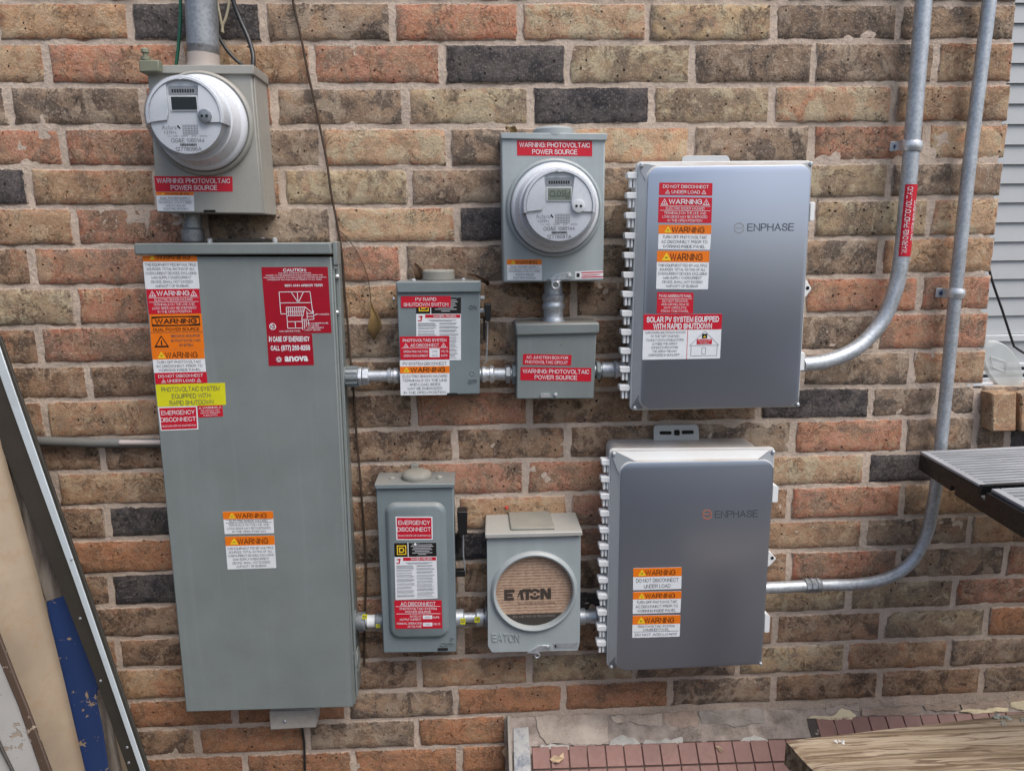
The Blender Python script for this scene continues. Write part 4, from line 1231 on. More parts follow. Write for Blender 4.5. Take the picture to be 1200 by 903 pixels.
embossed(sw, [(550, 357), (559, 357), (559, 361.5), (550, 361.5)], D, 'ON', M_GREY2)
embossed(sw, [(549, 444), (559.5, 444), (559.5, 448.5), (549, 448.5)], D, 'OFF', M_GREY2)
p = at(553.4, 437, D); hoop(sw, 'embossed_mark', p, 0.006, 0.0014, M_GREY2, n=20)


def lever(parent, x, ytop, ybot, xarm, yarm0, yarm1, d, ytab=None, wpx=4.0):
    mb = MB()
    a = at(x - wpx, ytop, d); b = at(x + wpx, ybot, d)
    mb.prism(rq([(a.x, a.z), (b.x, a.z), (b.x - 0.003, b.z), (a.x + 0.002, b.z)], 0.004), d - 0.035, d + 0.004, M_BLACK)
    hd = mb.build('handle', parent, bevel=0.002)
    mb = MB(); a = at(xarm - 1.5, yarm0, d - 0.03); b = at(xarm + 1.5, yarm1, d - 0.03)
    mb.box((a.x, -(d - 0.045), b.z), (b.x, -(d - 0.025), a.z), M_BLACK); mb.build('lever_arm', parent, bevel=0.001)
    return hd


lever(sw, 571.8, 356, 376, 567.5, 372, 398, 0.085, wpx=4.4)
mb = MB(); a = at(563.5, 361, 0.06); b = at(570, 366, 0.06); mb.box((a.x - 0.01, -0.05, b.z), (b.x, -0.075, a.z), M_ZINC); mb.build('pivot', sw, bevel=0.002)
mb = MB(); mb.tube([at(571.5, 374, 0.06), at(571.2, 395, 0.06), at(570.2, 422, 0.06), at(567, 426, 0.06)], 0.002, M_ZINC, 8); mb.build('guard_wire', sw)
m_ = MB(); m_.lathe(at(566, 349, 0.08), (1, -0.2, 0), [(0.006, -0.006), (0.006, 0.002), (0.003, 0.005)], M_ZBRIGHT, 10); m_.build('screw', sw)
mb = MB(); mb.prism(Q([(524, 460.5), (536, 460.5), (536, 463.5), (524, 463.5)], D + .003), D - 0.01, D + 0.004, M_DARK); mb.build('latch', sw)

# ---- small AC junction box
D = 0.10
jx = root_at(651, 467, 'ac_junction_box', 'small grey junction box with two red stickers, below the lit meter', 'junction box', D)
q = Q([(606.2, 388), (699.2, 388), (696, 467), (605, 467.6)], D)
mb = MB(); mb.prism(q, 0.003, D, M_GREY); mb.build('enclosure', jx, bevel=0.003)
mb = MB(); mb.prism(Q([(603.8, 379.4), (702.6, 378), (702.3, 390.8), (605, 393.6)], D + 0.009), 0.001, D + 0.009, M_GREY); mb.build('lid', jx, bevel=0.005, seg=3)
sticker(jx, [(613, 414.5), (669.9, 415.8), (669.2, 428.2), (612.6, 427.2)], D, I_RED, texts=[('AC JUNCTION BOX FOR', 0.5, 0.29, 0.27, 0.86, I_WHITE, .004), ('PHOTOVOLTAIC CIRCUIT', 0.49, 0.72, 0.27, 0.88, I_WHITE, .004)], label='upper red junction box sticker')
st_pv(jx, [(610.1, 430), (693, 431), (692.6, 446.8), (609.8, 445.3)], D, label='lower red photovoltaic power source sticker')
mb = MB(); mb.prism(rq(Q([(633.5, 461.4), (645.2, 461.4), (645, 465.6), (633.5, 465.8)], D + 0.003), 0.003), D, D + 0.005, M_ZBRIGHT); mb.build('latch', jx)
screw(jx, 651, 462.2, D, 0.0055, 0.005)
screw(jx, 657.5, 404.5, D, 0.0018, 0.001, M_DARK)

# ---- AC disconnect
D = 0.10
ad = root_at(488, 765, 'ac_disconnect', 'grey disconnect switch box with an emergency disconnect sticker and black side handle', 'disconnect switch', D)
q = Q([(440.6, 571), (531.4, 569), (535, 763.8), (449.3, 764.8)], D)
mb = MB(); mb.prism(q, 0.003, D, M_GREY2); mb.build('enclosure', ad, bevel=0.003)
# pressed door panel
qe = Q([(453, 590), (520.5, 589.5), (524.6, 744.5), (458.5, 745.5)], D)
rings = [ring3(rq(grow(qe, .005, .005, .005, .005), 0.030, 8), D - 0.001), ring3(rq(grow(qe, .003, .003, .003, .003), 0.029, 8), D + 0.003), ring3(rq(grow(qe, -.003, -.003, -.003, -.003), 0.025, 8), D + 0.010), ring3(rq(grow(qe, -.008, -.008, -.008, -.008), 0.020, 8), D + 0.012)]
mb = MB(); mb.loft(rings, M_GREY2); mb.build('door_panel', ad, smooth=50)
mb = MB(); mb.prism(Q([(438.2, 567.6), (532.8, 566.4), (532.6, 571.2), (440, 573)], D + 0.008), 0.001, D + 0.008, M_GREY2); mb.build('rain_hood', ad, bevel=0.002)
zt = at(488, 567, D + 0.008).z
mb = MB(); p = at(488.5, 560, 0.055)
mb.lathe(Vector((p.x, -0.055, zt - 0.003)), (0, 0, 1), [(0.039, 0), (0.042, 0.010), (0.040, 0.018), (0.030, 0.024), (0.012, 0.026)], M_HUB, 36); mb.build('hub_cap', ad, smooth=60)
for x in (460, 515):
    p = at(x, 563, 0.06); m_ = MB(); m_.lathe(Vector((p.x, -0.06, zt - 0.001)), (0, 0, 1), [(0.009, 0), (0.009, 0.004), (0.004, 0.009)], M_HUB, 10); m_.build('screw', ad)
p = at(486, 548, 0.012); m_ = MB(); m_.prism(rq(Q([(481, 543), (490, 543), (491, 553), (481, 553)], 0.01), 0.006), 0.0, 0.012, M_HUB); m_.build('mounting_lug', ad, bevel=0.003)
DP = D + 0.012
st_emerg(ad, [(463.4, 605), (506.8, 605), (507.2, 632), (464.6, 632.4)], DP, label='red emergency disconnect sticker with a white border')
tech(ad, [(462, 635.6), (511.2, 635.2), (512.9, 700.6), (463.6, 702.4)], DP, 0.245, strips=0.07)
sticker(ad, [(462, 703.2), (517.6, 702.8), (518.4, 735.6), (463.4, 736.2)], DP, I_RED, bands=[(0.59, 0.53, 0.79, 0.66, I_WHITE, .001), (0.59, 0.79, 0.79, 0.92, I_WHITE, .001)],
        texts=[('AC DISCONNECT', 0.5, 0.12, 0.13, 0.74, I_WHITE, .008), ('PHOTOVOLTAIC SYSTEM', 0.5, 0.29, 0.075, 0.78, I_WHITE, .008), ('POWER SOURCE', 0.5, 0.40, 0.075, 0.54, I_WHITE, .008), ('RATED AC', 0.44, 0.56, 0.07, 0.24, I_WHITE, .008), ('OUTPUT CURRENT', 0.33, 0.67, 0.07, 0.46, I_WHITE, .008),
               ('NOMINAL OPERATING', 0.30, 0.81, 0.07, 0.53, I_WHITE, .008), ('AC VOLTAGE', 0.41, 0.92, 0.07, 0.30, I_WHITE, .008), ('AMPS', 0.87, 0.60, 0.075, 0.14, I_WHITE, .008), ('VOLTS', 0.88, 0.84, 0.075, 0.15, I_WHITE, .008), ('32.5', 0.69, 0.595, 0.06, 0.1, I_GREYT), ('240', 0.69, 0.855, 0.06, 0.09, I_GREYT)],
        bars=[(0.03, 0.205, 0.97, 0.217, I_WHITE), (0.03, 0.465, 0.97, 0.477, I_WHITE)], name='rating_sticker', label='red AC disconnect rating sticker')
lever(ad, 542, 599, 626, 537, 624, 648, 0.085, wpx=6.5)
mb = MB(); mb.prism([(at(x, y, .05).x, at(x, y, .05).z) for x, y in ((533.5, 626), (541, 628), (541, 640), (536, 648), (533.5, 648))], 0.04, 0.055, M_BLACK); mb.build('bracket', ad, bevel=0.001)
mb = MB(); mb.box((at(533, 670, .05).x, -0.04, at(533, 674, .05).z), (at(545, 670, .05).x, -0.06, at(533, 667, .05).z), M_BLACK); mb.build('stop_tab', ad, bevel=0.001)
mb = MB(); mb.tube([at(543, 626, .055), at(543, 650, .055), at(544.8, 664, .055), at(544.5, 672, .055)], 0.0022, M_ZINC, 8); mb.build('guard_wire', ad)
mb = MB(); mb.prism(Q([(513, 759), (525, 758.8), (525, 761.6), (513, 762)], D + .001), D - 0.01, D + 0.0015, M_DARK); mb.build('latch_slot', ad)
embossed(ad, [(516.5, 752), (532.5, 751.5), (532.5, 755.5), (516.5, 756)], D, 'OFF', M_GREY2)
embossed(ad, [(528, 746), (531.5, 746), (531.5, 750), (528, 750)], D, 'O', M_GREY2)
screw(ad, 486.5, 637.5, DP, 0.004, 0.003, M_WPLAST)

# ---- empty meter socket
D = 0.115
es = root_at(625, 763, 'empty_meter_socket', 'pale grey meter socket without a meter, its round opening closed by printed cardboard', 'meter socket', D)
q = Q([(570.6, 628), (680.6, 628), (679.4, 761.6), (572, 764)], D)
cxy = at(626, 693, D); RI = 0.5 * (at(670.6, 693, D).x - at(581.2, 693, D).x); RO = 0.5 * (at(675.6, 693, D).x - at(576, 693, D).x)
mb = MB(); mb.prism(q, 0.003, D - 0.022, M_GREY3); mb.build('enclosure', es, bevel=0.002)
mb = MB()  # front cover with a round hole
n = 64
co_, ci_, cb_ = [], [], []
for k in range(n):
    a = 2 * math.pi * k / n
    dx, dz = math.cos(a), math.sin(a)
    # ray to the quad outline
    best = 9
    for i in range(4):
        p0, p1 = q[i], q[(i + 1) % 4]
        ex, ez = p1[0] - p0[0], p1[1] - p0[1]
        den = dx * ez - dz * ex
        if abs(den) < 1e-9: continue
        t = ((p0[0] - cxy.x) * ez - (p0[1] - cxy.z) * ex) / den
        if t > 0: best = min(best, t)
    co_.append(Vector((cxy.x + dx * best, -D, cxy.z + dz * best)))
    ci_.append(Vector((cxy.x + dx * (RO + .001), -D, cxy.z + dz * (RO + .001))))
    cb_.append(Vector((cxy.x + dx * best, -D + 0.021, cxy.z + dz * best)))
cc_ = [p + Vector((0, 0.021, 0)) for p in ci_]
mb.loft([cc_, ci_, co_, cb_], M_GREY3, False, False)
mb.build('front_cover', es, smooth=30)
mb = MB(); g = (RO - RI) / 2; rc = (RO + RI) / 2
mb.lathe(cxy, (0, -1, 0), [(RI, -0.02), (RI, 0.002), (RI + g * .3, 0.009), (rc, 0.011), (RO - g * .3, 0.009), (RO + .003, 0.0)], M_GREY3, 64, False, False); mb.build('socket_ring', es, smooth=50)
M_CARD, n_, l_, b_ = new_mat('corrugated_cardboard')
v_ = rnd_coord(n_, l_)
wv = n_.new('ShaderNodeTexWave'); wv.bands_direction = 'Z'; wv.inputs['Scale'].default_value = 36; wv.inputs['Distortion'].default_value = 1.6; wv.inputs['Detail'].default_value = 3; wv.inputs['Detail Scale'].default_value = 2.0
l_.new(v_, wv.inputs['Vector'])
c_ = ramp(n_, l_, mth(n_, l_, 'ADD', mth(n_, l_, 'MULTIPLY', wv.outputs['Fac'], .20), mth(n_, l_, 'MULTIPLY', tex_noise(n_, l_, v_, 90, 6, .75), .80)), [(0.32, (0.25, 0.16, 0.11)), (0.52, (0.40, 0.27, 0.19)), (0.72, (0.50, 0.37, 0.27))])
l_.new(c_, b_.inputs['Base Color']); b_.inputs['Roughness'].default_value = 0.8
l_.new(bump(n_, l_, wv.outputs['Fac'], 0.18, 0.003), b_.inputs['Normal'])
mb = MB(); mb.lathe(cxy + Vector((0, 0.012, 0)), (0, -1, 0), [(RI + .001, 0), (RI + .001, 0.003), (0.001, 0.0031)], M_CARD, 48, True, True)
card = mb.build('cardboard_cover', es, smooth=None)
class FF2: pass
fr = FF2(); fr.W = fr.H = 2 * RI; fr.n = Vector((0, -1, 0)); cc0 = cxy + Vector((0, 0.0088, 0))
fr.p = lambda a, b, h=0.0: cc0 + Vector(((a - 0.5) * 2 * RI, -h, (0.5 - b) * 2 * RI))
t = MB(); I_BRK = flat('card_print', (0.05, 0.038, 0.03), .8)
# block letters E A T O N with the cut marks of the emblem
H0 = 0.0006
def blk(a, b, c, d_): rect(t, fr, a, b, c, d_, H0, H0 + .0002, I_BRK)
y0, y1 = 0.475, 0.63
sh = -0.012
for r_ in ((.15, y0, .245, y0 + .045), (.15, y0 + .06, .22, y0 + .10), (.15, y1 - .04, .235, y1), (.11, y0, .15, y1)):
    blk(*r_)
t.add([fr.p(.27, y1, H0), fr.p(.315, y0 + .01, H0), fr.p(.345, y0 + .01, H0), fr.p(.37, y1, H0), fr.p(.325, y1, H0), fr.p(.318, y0 + .07, H0)], [[0, 1, 5], [1, 2, 5], [2, 3, 4, 5]], I_BRK)
for r_ in ((.345, y0, .46, y0 + .045), (.39, y0 + .046, .435, y1), (.585, y0, .63, y1), (.68, y0, .725, y1)):
    blk(*r_)
t.add([fr.p(.585, y0, H0 + .00004), fr.p(.635, y0, H0 + .00004), fr.p(.725, y1, H0 + .00004), fr.p(.675, y1, H0 + .00004)], [[0, 1, 2, 3]], I_BRK)
oc = (.512, (y0 + y1) / 2)
for k in range(16):
    a0, a1 = 2 * math.pi * k / 16, 2 * math.pi * (k + 1) / 16
    r0, r1 = .040, .078
    if k in (0, 7, 8, 15): continue
    t.add([fr.p(oc[0] + r0 * math.cos(a0), oc[1] + r0 * math.sin(a0), H0), fr.p(oc[0] + r1 * math.cos(a0), oc[1] + r1 * math.sin(a0), H0), fr.p(oc[0] + r1 * math.cos(a1), oc[1] + r1 * math.sin(a1), H0), fr.p(oc[0] + r0 * math.cos(a1), oc[1] + r0 * math.sin(a1), H0)], [[0, 1, 2, 3]], I_BRK)
t.add([fr.p(oc[0] + .018 * math.cos(k * math.pi / 4), oc[1] + .018 * math.sin(k * math.pi / 4), H0) for k in range(8)], [list(range(8))], I_BRK)
put_text(t, fr, 'Powering Business Worldwide', .53, .685, .03, .5, I_BRK, H0)
# dark bottom strip of the card with pale print
pts = []
for k in range(17):
    a = R(lerp(205, 335, k / 16)); pts.append((.5 + .497 * math.cos(a), .5 - .497 * math.sin(a)))
pts = [p_ for p_ in pts if p_[1] > .835]
t.add([fr.p(.5 - math.sqrt(.497 ** 2 - .33 ** 2), .83, H0)] + [fr.p(a, b, H0) for a, b in pts] + [fr.p(.5 + math.sqrt(.497 ** 2 - .33 ** 2), .83, H0)], [list(range(len(pts) + 2))], flat('card_dark_print', (0.045, 0.04, 0.035), .8))
put_text(t, fr, 'ES. METER IS REQUIRED', .5, .865, .028, .56, flat('card_pale_print', (0.22, 0.19, 0.16), .8), H0 + .0003, .01)
t.build('lettering', card, smooth=None, norm=False)
# sloping hood and its blank plate
M_LIDTOP = paint('weathered_grey_lid', (0.36, 0.36, 0.335), 0.5, var=0.08, topdust=0.15, dirt=0.1)
za = at(626, 624, D + .012).z; xa = at(568.3, 624, D + .012).x; xb = at(682.6, 625, D + .012).x
zb = at(626, 603.5, 0.02).z
xba = at(569, 604, .02).x; xbb = at(675.5, 603, .02).x
mb = MB()
zl = at(626, 629.6, D + .012).z
mb.loft([[Vector((xba, -.003, zb)), Vector((xbb, -.003, zb)), Vector((xbb, -.003, zl)), Vector((xba, -.003, zl))],
         [Vector((xa, -(D + .012), za)), Vector((xb, -(D + .012), za)), Vector((xb, -(D + .012), zl)), Vector((xa, -(D + .012), zl))]], M_LIDTOP)
mb.build('rain_hood', es, bevel=0.003)
def on_lid(px, py, h=0.0):
    # intersect with the sloping lid plane
    r = ray(px, py); nrm = Vector((0, (za - zb), (D + .012) - .003)).normalized()
    if nrm.z < 0: nrm = -nrm
    nrm = Vector((1, 0, 0)).cross(Vector((0, -(D + .012) + .003, za - zb))).normalized()
    if nrm.z < 0: nrm = -nrm
    P0 = Vector((xa, -(D + .012), za)) + nrm * h
    return CAM + r * ((P0 - CAM).dot(nrm) / r.dot(nrm)), nrm
pp = [on_lid(*p_)[0] for p_ in ((595.5, 602), (644, 600.5), (650.5, 620.5), (598.5, 621.5))]
nrm = on_lid(600, 610)[1]
mb = MB(); mb.extrude(pp, nrm * 0.007, M_HUB); mb.build('hub_plate', es, bevel=0.003)
embossed(es, [(576.8, 741.8), (609, 742.5), (609, 751.2), (577, 750.6)], D, 'EATON', M_GREY3)
hasp(es, [(617.5, 764), (631, 755), (643.5, 754.5), (645.5, 758), (641, 761.5), (632, 762.5), (630, 765)], D, M_ZINC)
screw(es, 641.5, 757.5, D + .005, .004, .003)
hoop(es, 'seal_ring', at(629.5, 767.5, D), 0.007, 0.0022, M_ZINC, n=20)
sticker(es, [(648.8, 753.4), (676.4, 752), (676.4, 758.6), (648.8, 760)], D, M_ZINC, bars=[(0.2, .25, .95, .35, I_GREYT), (0.2, .55, .9, .62, I_GREYT), (.04, .3, .12, .7, I_BLACK)], name='notice_label', r=.001)

# ---- combiner boxes
def combiner(name, label, rim, plate, dr, dp, lugs, seed):
    rt = root_at((rim[3][0] + rim[2][0]) / 2, rim[3][1], name, label, 'combiner box', dr)
    qr = Q(rim, dr)
    mb = MB(); mb.prism(rq(grow(qr, -.012, -.03, -.006, -.012), 0.02), 0.012, dr - 0.022, M_PLAST); mb.build('body', rt, bevel=0.003)
    qp = Q(plate, dp)
    # rim
    mb = MB(); mb.prism(rq(qr, 0.012), dr - 0.020, dr - 0.006, M_PLAST); mb.build('rim', rt, bevel=0.003)
    # sloping door frame between rim and face
    r0 = ring3(rq(grow(qr, -.004, -.003, -.004, -.004), 0.010, 8), dr - 0.005)
    r1 = ring3(rq(grow(qr, -.006, -.004, -.006, -.006), 0.010, 8), dr)
    r2 = ring3(rq(grow(qp, .006, .004, .004, .004), 0.034, 8), dp - 0.012)
    r3 = ring3(rq(grow(qp, .001, .001, .001, .001), 0.032, 8), dp - 0.003)
    mb = MB(); mb.loft([r0, r1, r2, r3], M_PLAST); mb.build('door_frame', rt, smooth=30)
    mb = MB(); mb.loft([ring3(rq(grow(qp, -.001, -.001, -.001, -.001), .03, 8), dp - .003), ring3(rq(qp, .031, 8), dp - .002), ring3(rq(qp, .031, 8), dp - .0005), ring3(rq(grow(qp, -.0012, -.0012, -.0012, -.0012), .03, 8), dp)], M_SILVER)
    mb.build('door_face', rt, smooth=30)
    # corner gussets and screws
    for a, b in ((0, 0), (1, 0), (0, 1), (1, 1)):
        s1, s2 = (1 if a == 0 else -1), (1 if b == 0 else -1)
        cx, cz = bil(qr, a, b)
        px_, pz_ = bil(qp, a, b)
        mb = MB()
        kx = 0.030; kz = 0.030
        A = Vector((cx + s1 * .006, -dr, cz - s2 * .006))
        mb.loft([[A, A + Vector((s1 * .012, -.001, 0)), Vector((px_ + s1 * .050, -(dp - .004), pz_ - s2 * .001)), Vector((px_ + s1 * .012, -(dp - .004), pz_ - s2 * .014)), Vector((px_ + s1 * .001, -(dp - .004), pz_ - s2 * .050)), A + Vector((0, -.001, -s2 * .012))],
                 [A + Vector((s1 * .003, -.006, -s2 * .003)), A + Vector((s1 * .014, -.006, -s2 * .001)), Vector((px_ + s1 * .048, -(dp - .0025), pz_ - s2 * .002)), Vector((px_ + s1 * .014, -(dp - .0025), pz_ - s2 * .016)), Vector((px_ + s1 * .002, -(dp - .0025), pz_ - s2 * .048)), A + Vector((s1 * .001, -.006, -s2 * .014))]], M_PLASTD)
        mb.build('corner_gusset', rt, smooth=20)
        m_ = MB(); m_.lathe(A + Vector((s1 * .004, -.004, -s2 * .004)), (0, -1, 0), [(0.0052, 0), (0.0052, 0.006), (0.003, 0.008)], M_ZINC, 12); m_.build('screw', rt)
    # hinge knuckles down the left side
    for (x, y) in lugs:
        u = at(x, y, dr - .012)
        mb = MB()
        mb.prism(rq([(u.x - .002, u.z + .008), (u.x + .026, u.z + .007), (u.x + .026, u.z - .009), (u.x - .001, u.z - .008)], .004, 3), dr - .034, dr - .006, M_WPLAST)
        kn = mb.build('hinge_knuckle', rt, bevel=0.0015)
        mb = MB(); mb.box((u.x + .006, -(dr - .030), u.z - .030), (u.x + .012, -(dr - .012), u.z - .008), M_WPLAST); mb.box((u.x + .0155, -(dr - .030), u.z - .030), (u.x + .021, -(dr - .012), u.z - .008), M_WPLAST)
        mb.box((u.x + .006, -(dr - .0285), u.z - .031), (u.x + .021, -(dr - .0295), u.z - .020), M_WPLAST); mb.build('hinge_leaf', rt, bevel=0.001)
    pins = MB(); a = at(lugs[0][0], lugs[0][1], dr - .02); b = at(lugs[-1][0], lugs[-1][1], dr - .02)
    pins.tube([a + Vector((.024, 0, 0)), b + Vector((.024, 0, -.03))], .004, M_PLASTD, 8); pins.build('hinge_pin', rt)
    return rt, qr, qp


D = 0.165
LU = [(735.4, 205.5), (734.4, 229), (733.4, 252.5), (732.4, 276), (731.4, 299), (730.6, 322), (729.6, 344.5), (728.8, 367), (728, 389), (727.2, 411), (726.6, 432.5), (726.2, 454)]
up, qr, qp = combiner('upper_combiner_box', 'upper silver solar combiner box with a tall column of stickers', [(746.6, 189), (953.6, 187.6), (937.4, 477.4), (738.6, 481.6)],
                      [(759.6, 195.6), (951.6, 193.2), (935.2, 475.6), (750.8, 479)], 0.14, 0.165, LU, 1)
LL = [(705, 541), (704.4, 561), (704, 581), (703.4, 601), (702.9, 620.5), (702.4, 640), (701.9, 659.5), (701.4, 679), (700.9, 698), (700.4, 717), (699.9, 735), (699.4, 753)]
lw, qr2, qp2 = combiner('lower_combiner_box', 'lower dark silver solar combiner box with three orange and white stickers', [(714.4, 526.5), (909.4, 524.4), (893.8, 779), (711.6, 783)],
                        [(727.6, 542.4), (907.6, 539.6), (892.4, 777.8), (723, 785.6)], 0.14, 0.165, LL, 2)
# upper stickers
st_dnd(up, [(772.6, 214), (835, 214.6), (834.6, 229.4), (772, 228.6)], D, label='red do not disconnect under load sticker, topmost')
st_red_head(up, [(771.8, 231), (834.6, 231.6), (833.6, 261.6), (771, 260.8)], D, label='red electric shock hazard sticker')
st_orange(up, [(771.8, 263.2), (833.8, 263.6), (832, 292.6), (771, 292)], D, 0.37, T_TURN, label='upper orange and white sticker', k=0.62)
st_orange(up, [(770, 293.8), (831.4, 294.2), (829.6, 339), (768.8, 338.6)], D, 0.29, T_MULTI, label='lower, taller orange and white sticker', k=0.6)
sticker(up, [(770.2, 342.2), (812.8, 342.8), (812, 367.2), (769.4, 367)], D, I_RED, texts=[('PV/AC AGGREGATE PANEL', 0.5, 0.17, 0.13, 0.90, I_WHITE, .01)] + lines(['DO NOT REMOVE,', 'ADD OR RELOCATE', 'ANY CIRCUITS', 'FROM THIS PANEL'], 0.33, 0.97, I_WHITE, 0.76, 0.66), bars=[(0.04, .30, .96, .315, I_WHITE)], label='small red aggregate panel sticker')
def _house(t, fr, h):
    def ln(a, b, c, d_, w_=0.0012, m=I_GREYT):
        A = fr.p(a, b, h); B = fr.p(c, d_, h); dv = (B - A).normalized(); nn = Vector((-dv.z, 0, dv.x)) * w_ / 2
        t.add([A - nn, B - nn, B + nn, A + nn], [[0, 1, 2, 3]], m)
    ln(.60, .70, .79, .38); ln(.79, .38, .975, .70); ln(.60, .70, .975, .70); ln(.62, .70, .62, .93); ln(.955, .70, .955, .93); ln(.62, .93, .955, .93)
    rect(t, fr, .755, .44, .82, .54, h, h + .0002, I_BLACK); tri_mark(t, fr, .787, .50, .07, h + .0002, I_AMBER, I_AMBER)
    rect(t, fr, .69, .56, .885, .67, h, h + .0002, I_RED)
    put_text(t, fr, 'SOLAR ELECTRIC', .787, .592, .03, .17, I_WHITE, h + .0004); put_text(t, fr, 'PV PANELS', .787, .64, .03, .11, I_WHITE, h + .0004)
    for s_ in (((.76, .75), (.81, .75)), ((.76, .75), (.76, .89)), ((.81, .75), (.81, .89)), ((.76, .89), (.81, .89))): ln(*s_[0], *s_[1])
sticker(up, [(754.2, 368.2), (846.3, 367.6), (843.7, 419.8), (752.6, 421.4)], D, I_WHITE, bands=[(0, 0, 1, .345, I_RED, .0015), (.565, .345, .572, 1, I_RED)],
        texts=[('SOLAR PV SYSTEM EQUIPPED', .5, .115, .12, .92, I_WHITE, .025), ('WITH RAPID SHUTDOWN', .5, .265, .12, .75, I_WHITE, .025)] + [(a, .28, .40 + .083 * i, .05, .52 * w_, I_TXT) for i, (a, w_) in enumerate([('TURN RAPID SHUTDOWN SWITCH', 1.0), ('TO THE "OFF" POSITION', .70), ('TO SHUT DOWN CONDUCTORS', .92), ('OUTSIDE THE ARRAY', .62), ('CONDUCTORS WITHIN', .66), ('THE ARRAY REMAIN', .60), ('ENERGIZED IN SUNLIGHT', .76)])],
        draw=_house, name='rapid_shutdown_sticker', label='wide red and white rapid shutdown sticker with a small house drawing')


def logo(rt, circ, txt, mcirc, mtxt):
    fr = Frame([(circ[0], circ[1]), (circ[2], circ[1]), (circ[2], circ[3]), (circ[0], circ[3])], D)
    t = MB(); h = .0004
    n = 28; k_ = fr.W / fr.H
    for i in range(n):
        if i in (0, 13, 14, 27): continue
        a0, a1 = 2 * math.pi * i / n, 2 * math.pi * (i + 1) / n
        t.add([fr.p(.5 + r_ * math.cos(a), .5 + r_ * math.sin(a), h) for r_, a in ((.40, a0), (.50, a0), (.50, a1), (.40, a1))], [[0, 1, 2, 3]], mcirc)
    rect(t, fr, .05, .46, .95, .53, h, h + .0002, mcirc)
    f2 = Frame(txt, D)
    put_text(t, f2, 'ENPHASE', .5, .5, 1, 1, mtxt, h, .004)
    t.build('emblem', rt, smooth=None, norm=False)


logo(up, (859.6, 260.8, 872.4, 273.6), [(875.8, 262.2), (930.8, 261.6), (930.4, 270.2), (875.6, 270.8)], I_GREYT, flat('emblem_slate', (0.07, 0.085, 0.11), .4))
logo(lw, (823, 596.6, 834.4, 608.2), [(837.8, 598.4), (888.2, 597.2), (888, 605.2), (837.6, 606.4)], I_ORLOGO, flat('emblem_dark_slate', (0.07, 0.08, 0.095), .4))
st_orange(lw, [(742, 665.4), (799, 664.2), (798.3, 689.4), (741.8, 691)], D, 0.40, ['DO NOT DISCONNECT', 'UNDER LOAD'], label='top orange and white sticker', k=0.62)
st_orange(lw, [(741.8, 693.2), (798.6, 692.2), (797.2, 717.2), (741.4, 718.8)], D, 0.34, T_TURN, label='middle orange and white sticker', k=0.62)
st_orange(lw, [(741.4, 721), (797.4, 720), (796.4, 745.2), (740.8, 746.8)], D, 0.40, ['DO NOT ADD LOADS'], extra=([('PHOTOVOLTAIC SYSTEM', .5, .49, .10, .76, I_TXT), ('COMBINER PANEL', .5, .64, .10, .55, I_TXT)], [(0.03, .725, .97, .74, I_TXT)], .76), label='bottom orange and white sticker', k=.5)
# mounting tabs, latches, ears
def tab(rt, px, d, slots):
    mb = MB(); mb.prism(rq(Q(px, d), .010, 5), d - .006, d, paint('tab_grey_plastic', (0.42, 0.43, 0.43), 0.45) if slots else M_PLAST); tb = mb.build('mounting_tab', rt, bevel=.001)
    for s_ in slots:
        m_ = MB(); m_.prism(rq(Q(s_, d + .001), .004, 4), d - .002, d + .0012, M_DARK); m_.build('slot', tb)
tab(up, [(799.6, 182.4), (854.6, 182.2), (857, 205), (798, 205)], .112, [])
tab(lw, [(766, 498), (818.6, 497.4), (819.6, 520), (766, 520)], .03, [[(773, 505), (787, 505), (787, 509), (773, 509)], [(790, 503.5), (796.6, 503.5), (796.6, 510), (790, 510)], [(799, 504.2), (813, 504), (813, 508.2), (799, 508.6)]])
def latch(rt, px, d):
    mb = MB(); mb.prism(rq(Q(px, d), .003, 3), d - .03, d, M_WPLAST); mb.build('latch', rt, bevel=.0015)
latch(up, [(950.5, 236.5), (955.6, 237), (954.4, 259), (949, 259)], .145)
latch(up, [(937.6, 412.6), (943.2, 413), (942.6, 434), (936.6, 434)], .145)
latch(lw, [(906.4, 568), (912.6, 570), (911.4, 588.4), (905, 588.4)], .145)
latch(lw, [(896.8, 718), (902.6, 722), (901.6, 740.4), (896, 741)], .145)
def ear(rt, px, hole):
    mb = MB(); mb.prism([(at(x, y, .03).x, at(x, y, .03).z) for x, y in px], .02, .032, M_WPLAST); e = mb.build('ear', rt, bevel=.002)
    m_ = MB(); m_.lathe(at(hole[0], hole[1], .0325), (0, -1, 0), [(.005, -.001), (.005, .0004), (.0005, .0004)], M_DARK, 12); m_.build('hole', e)
ear(up, [(936, 324), (945.5, 329), (951, 338), (945, 347), (935, 352)], (946.5, 337.5))
ear(lw, [(893, 640), (902, 645.5), (909.5, 654), (902.5, 662), (892, 668)], (905, 653.5))
for x, y in ((883, 344), (866, 447.5)):
    screw(up, x, y, D, .0016, .0006, M_DARK if x > 870 else M_WPLAST)

# ------------------------------------------------------------------ conduits and fittings
def fitting(parent, name, p, ax, prof, mat, n=24):
    mb = MB(); mb.lathe(p, ax, prof, mat, n); return mb.build(name, parent, smooth=40)


def hexnut(parent, p, ax, r, w_, mat=None):
    mb = MB(); mb.lathe(p, ax, [(r, 0), (r, w_)], mat or M_ZINC_D, 6, ph=.3); return mb.build('nut', parent, bevel=.002, smooth=30)


DC = 0.055


def hz(x0, x1, y0, y1=None, d=DC):
    a = at(x0, y0, d); b = at(x1, y1 if y1 is not None else y0, d)
    return a, b


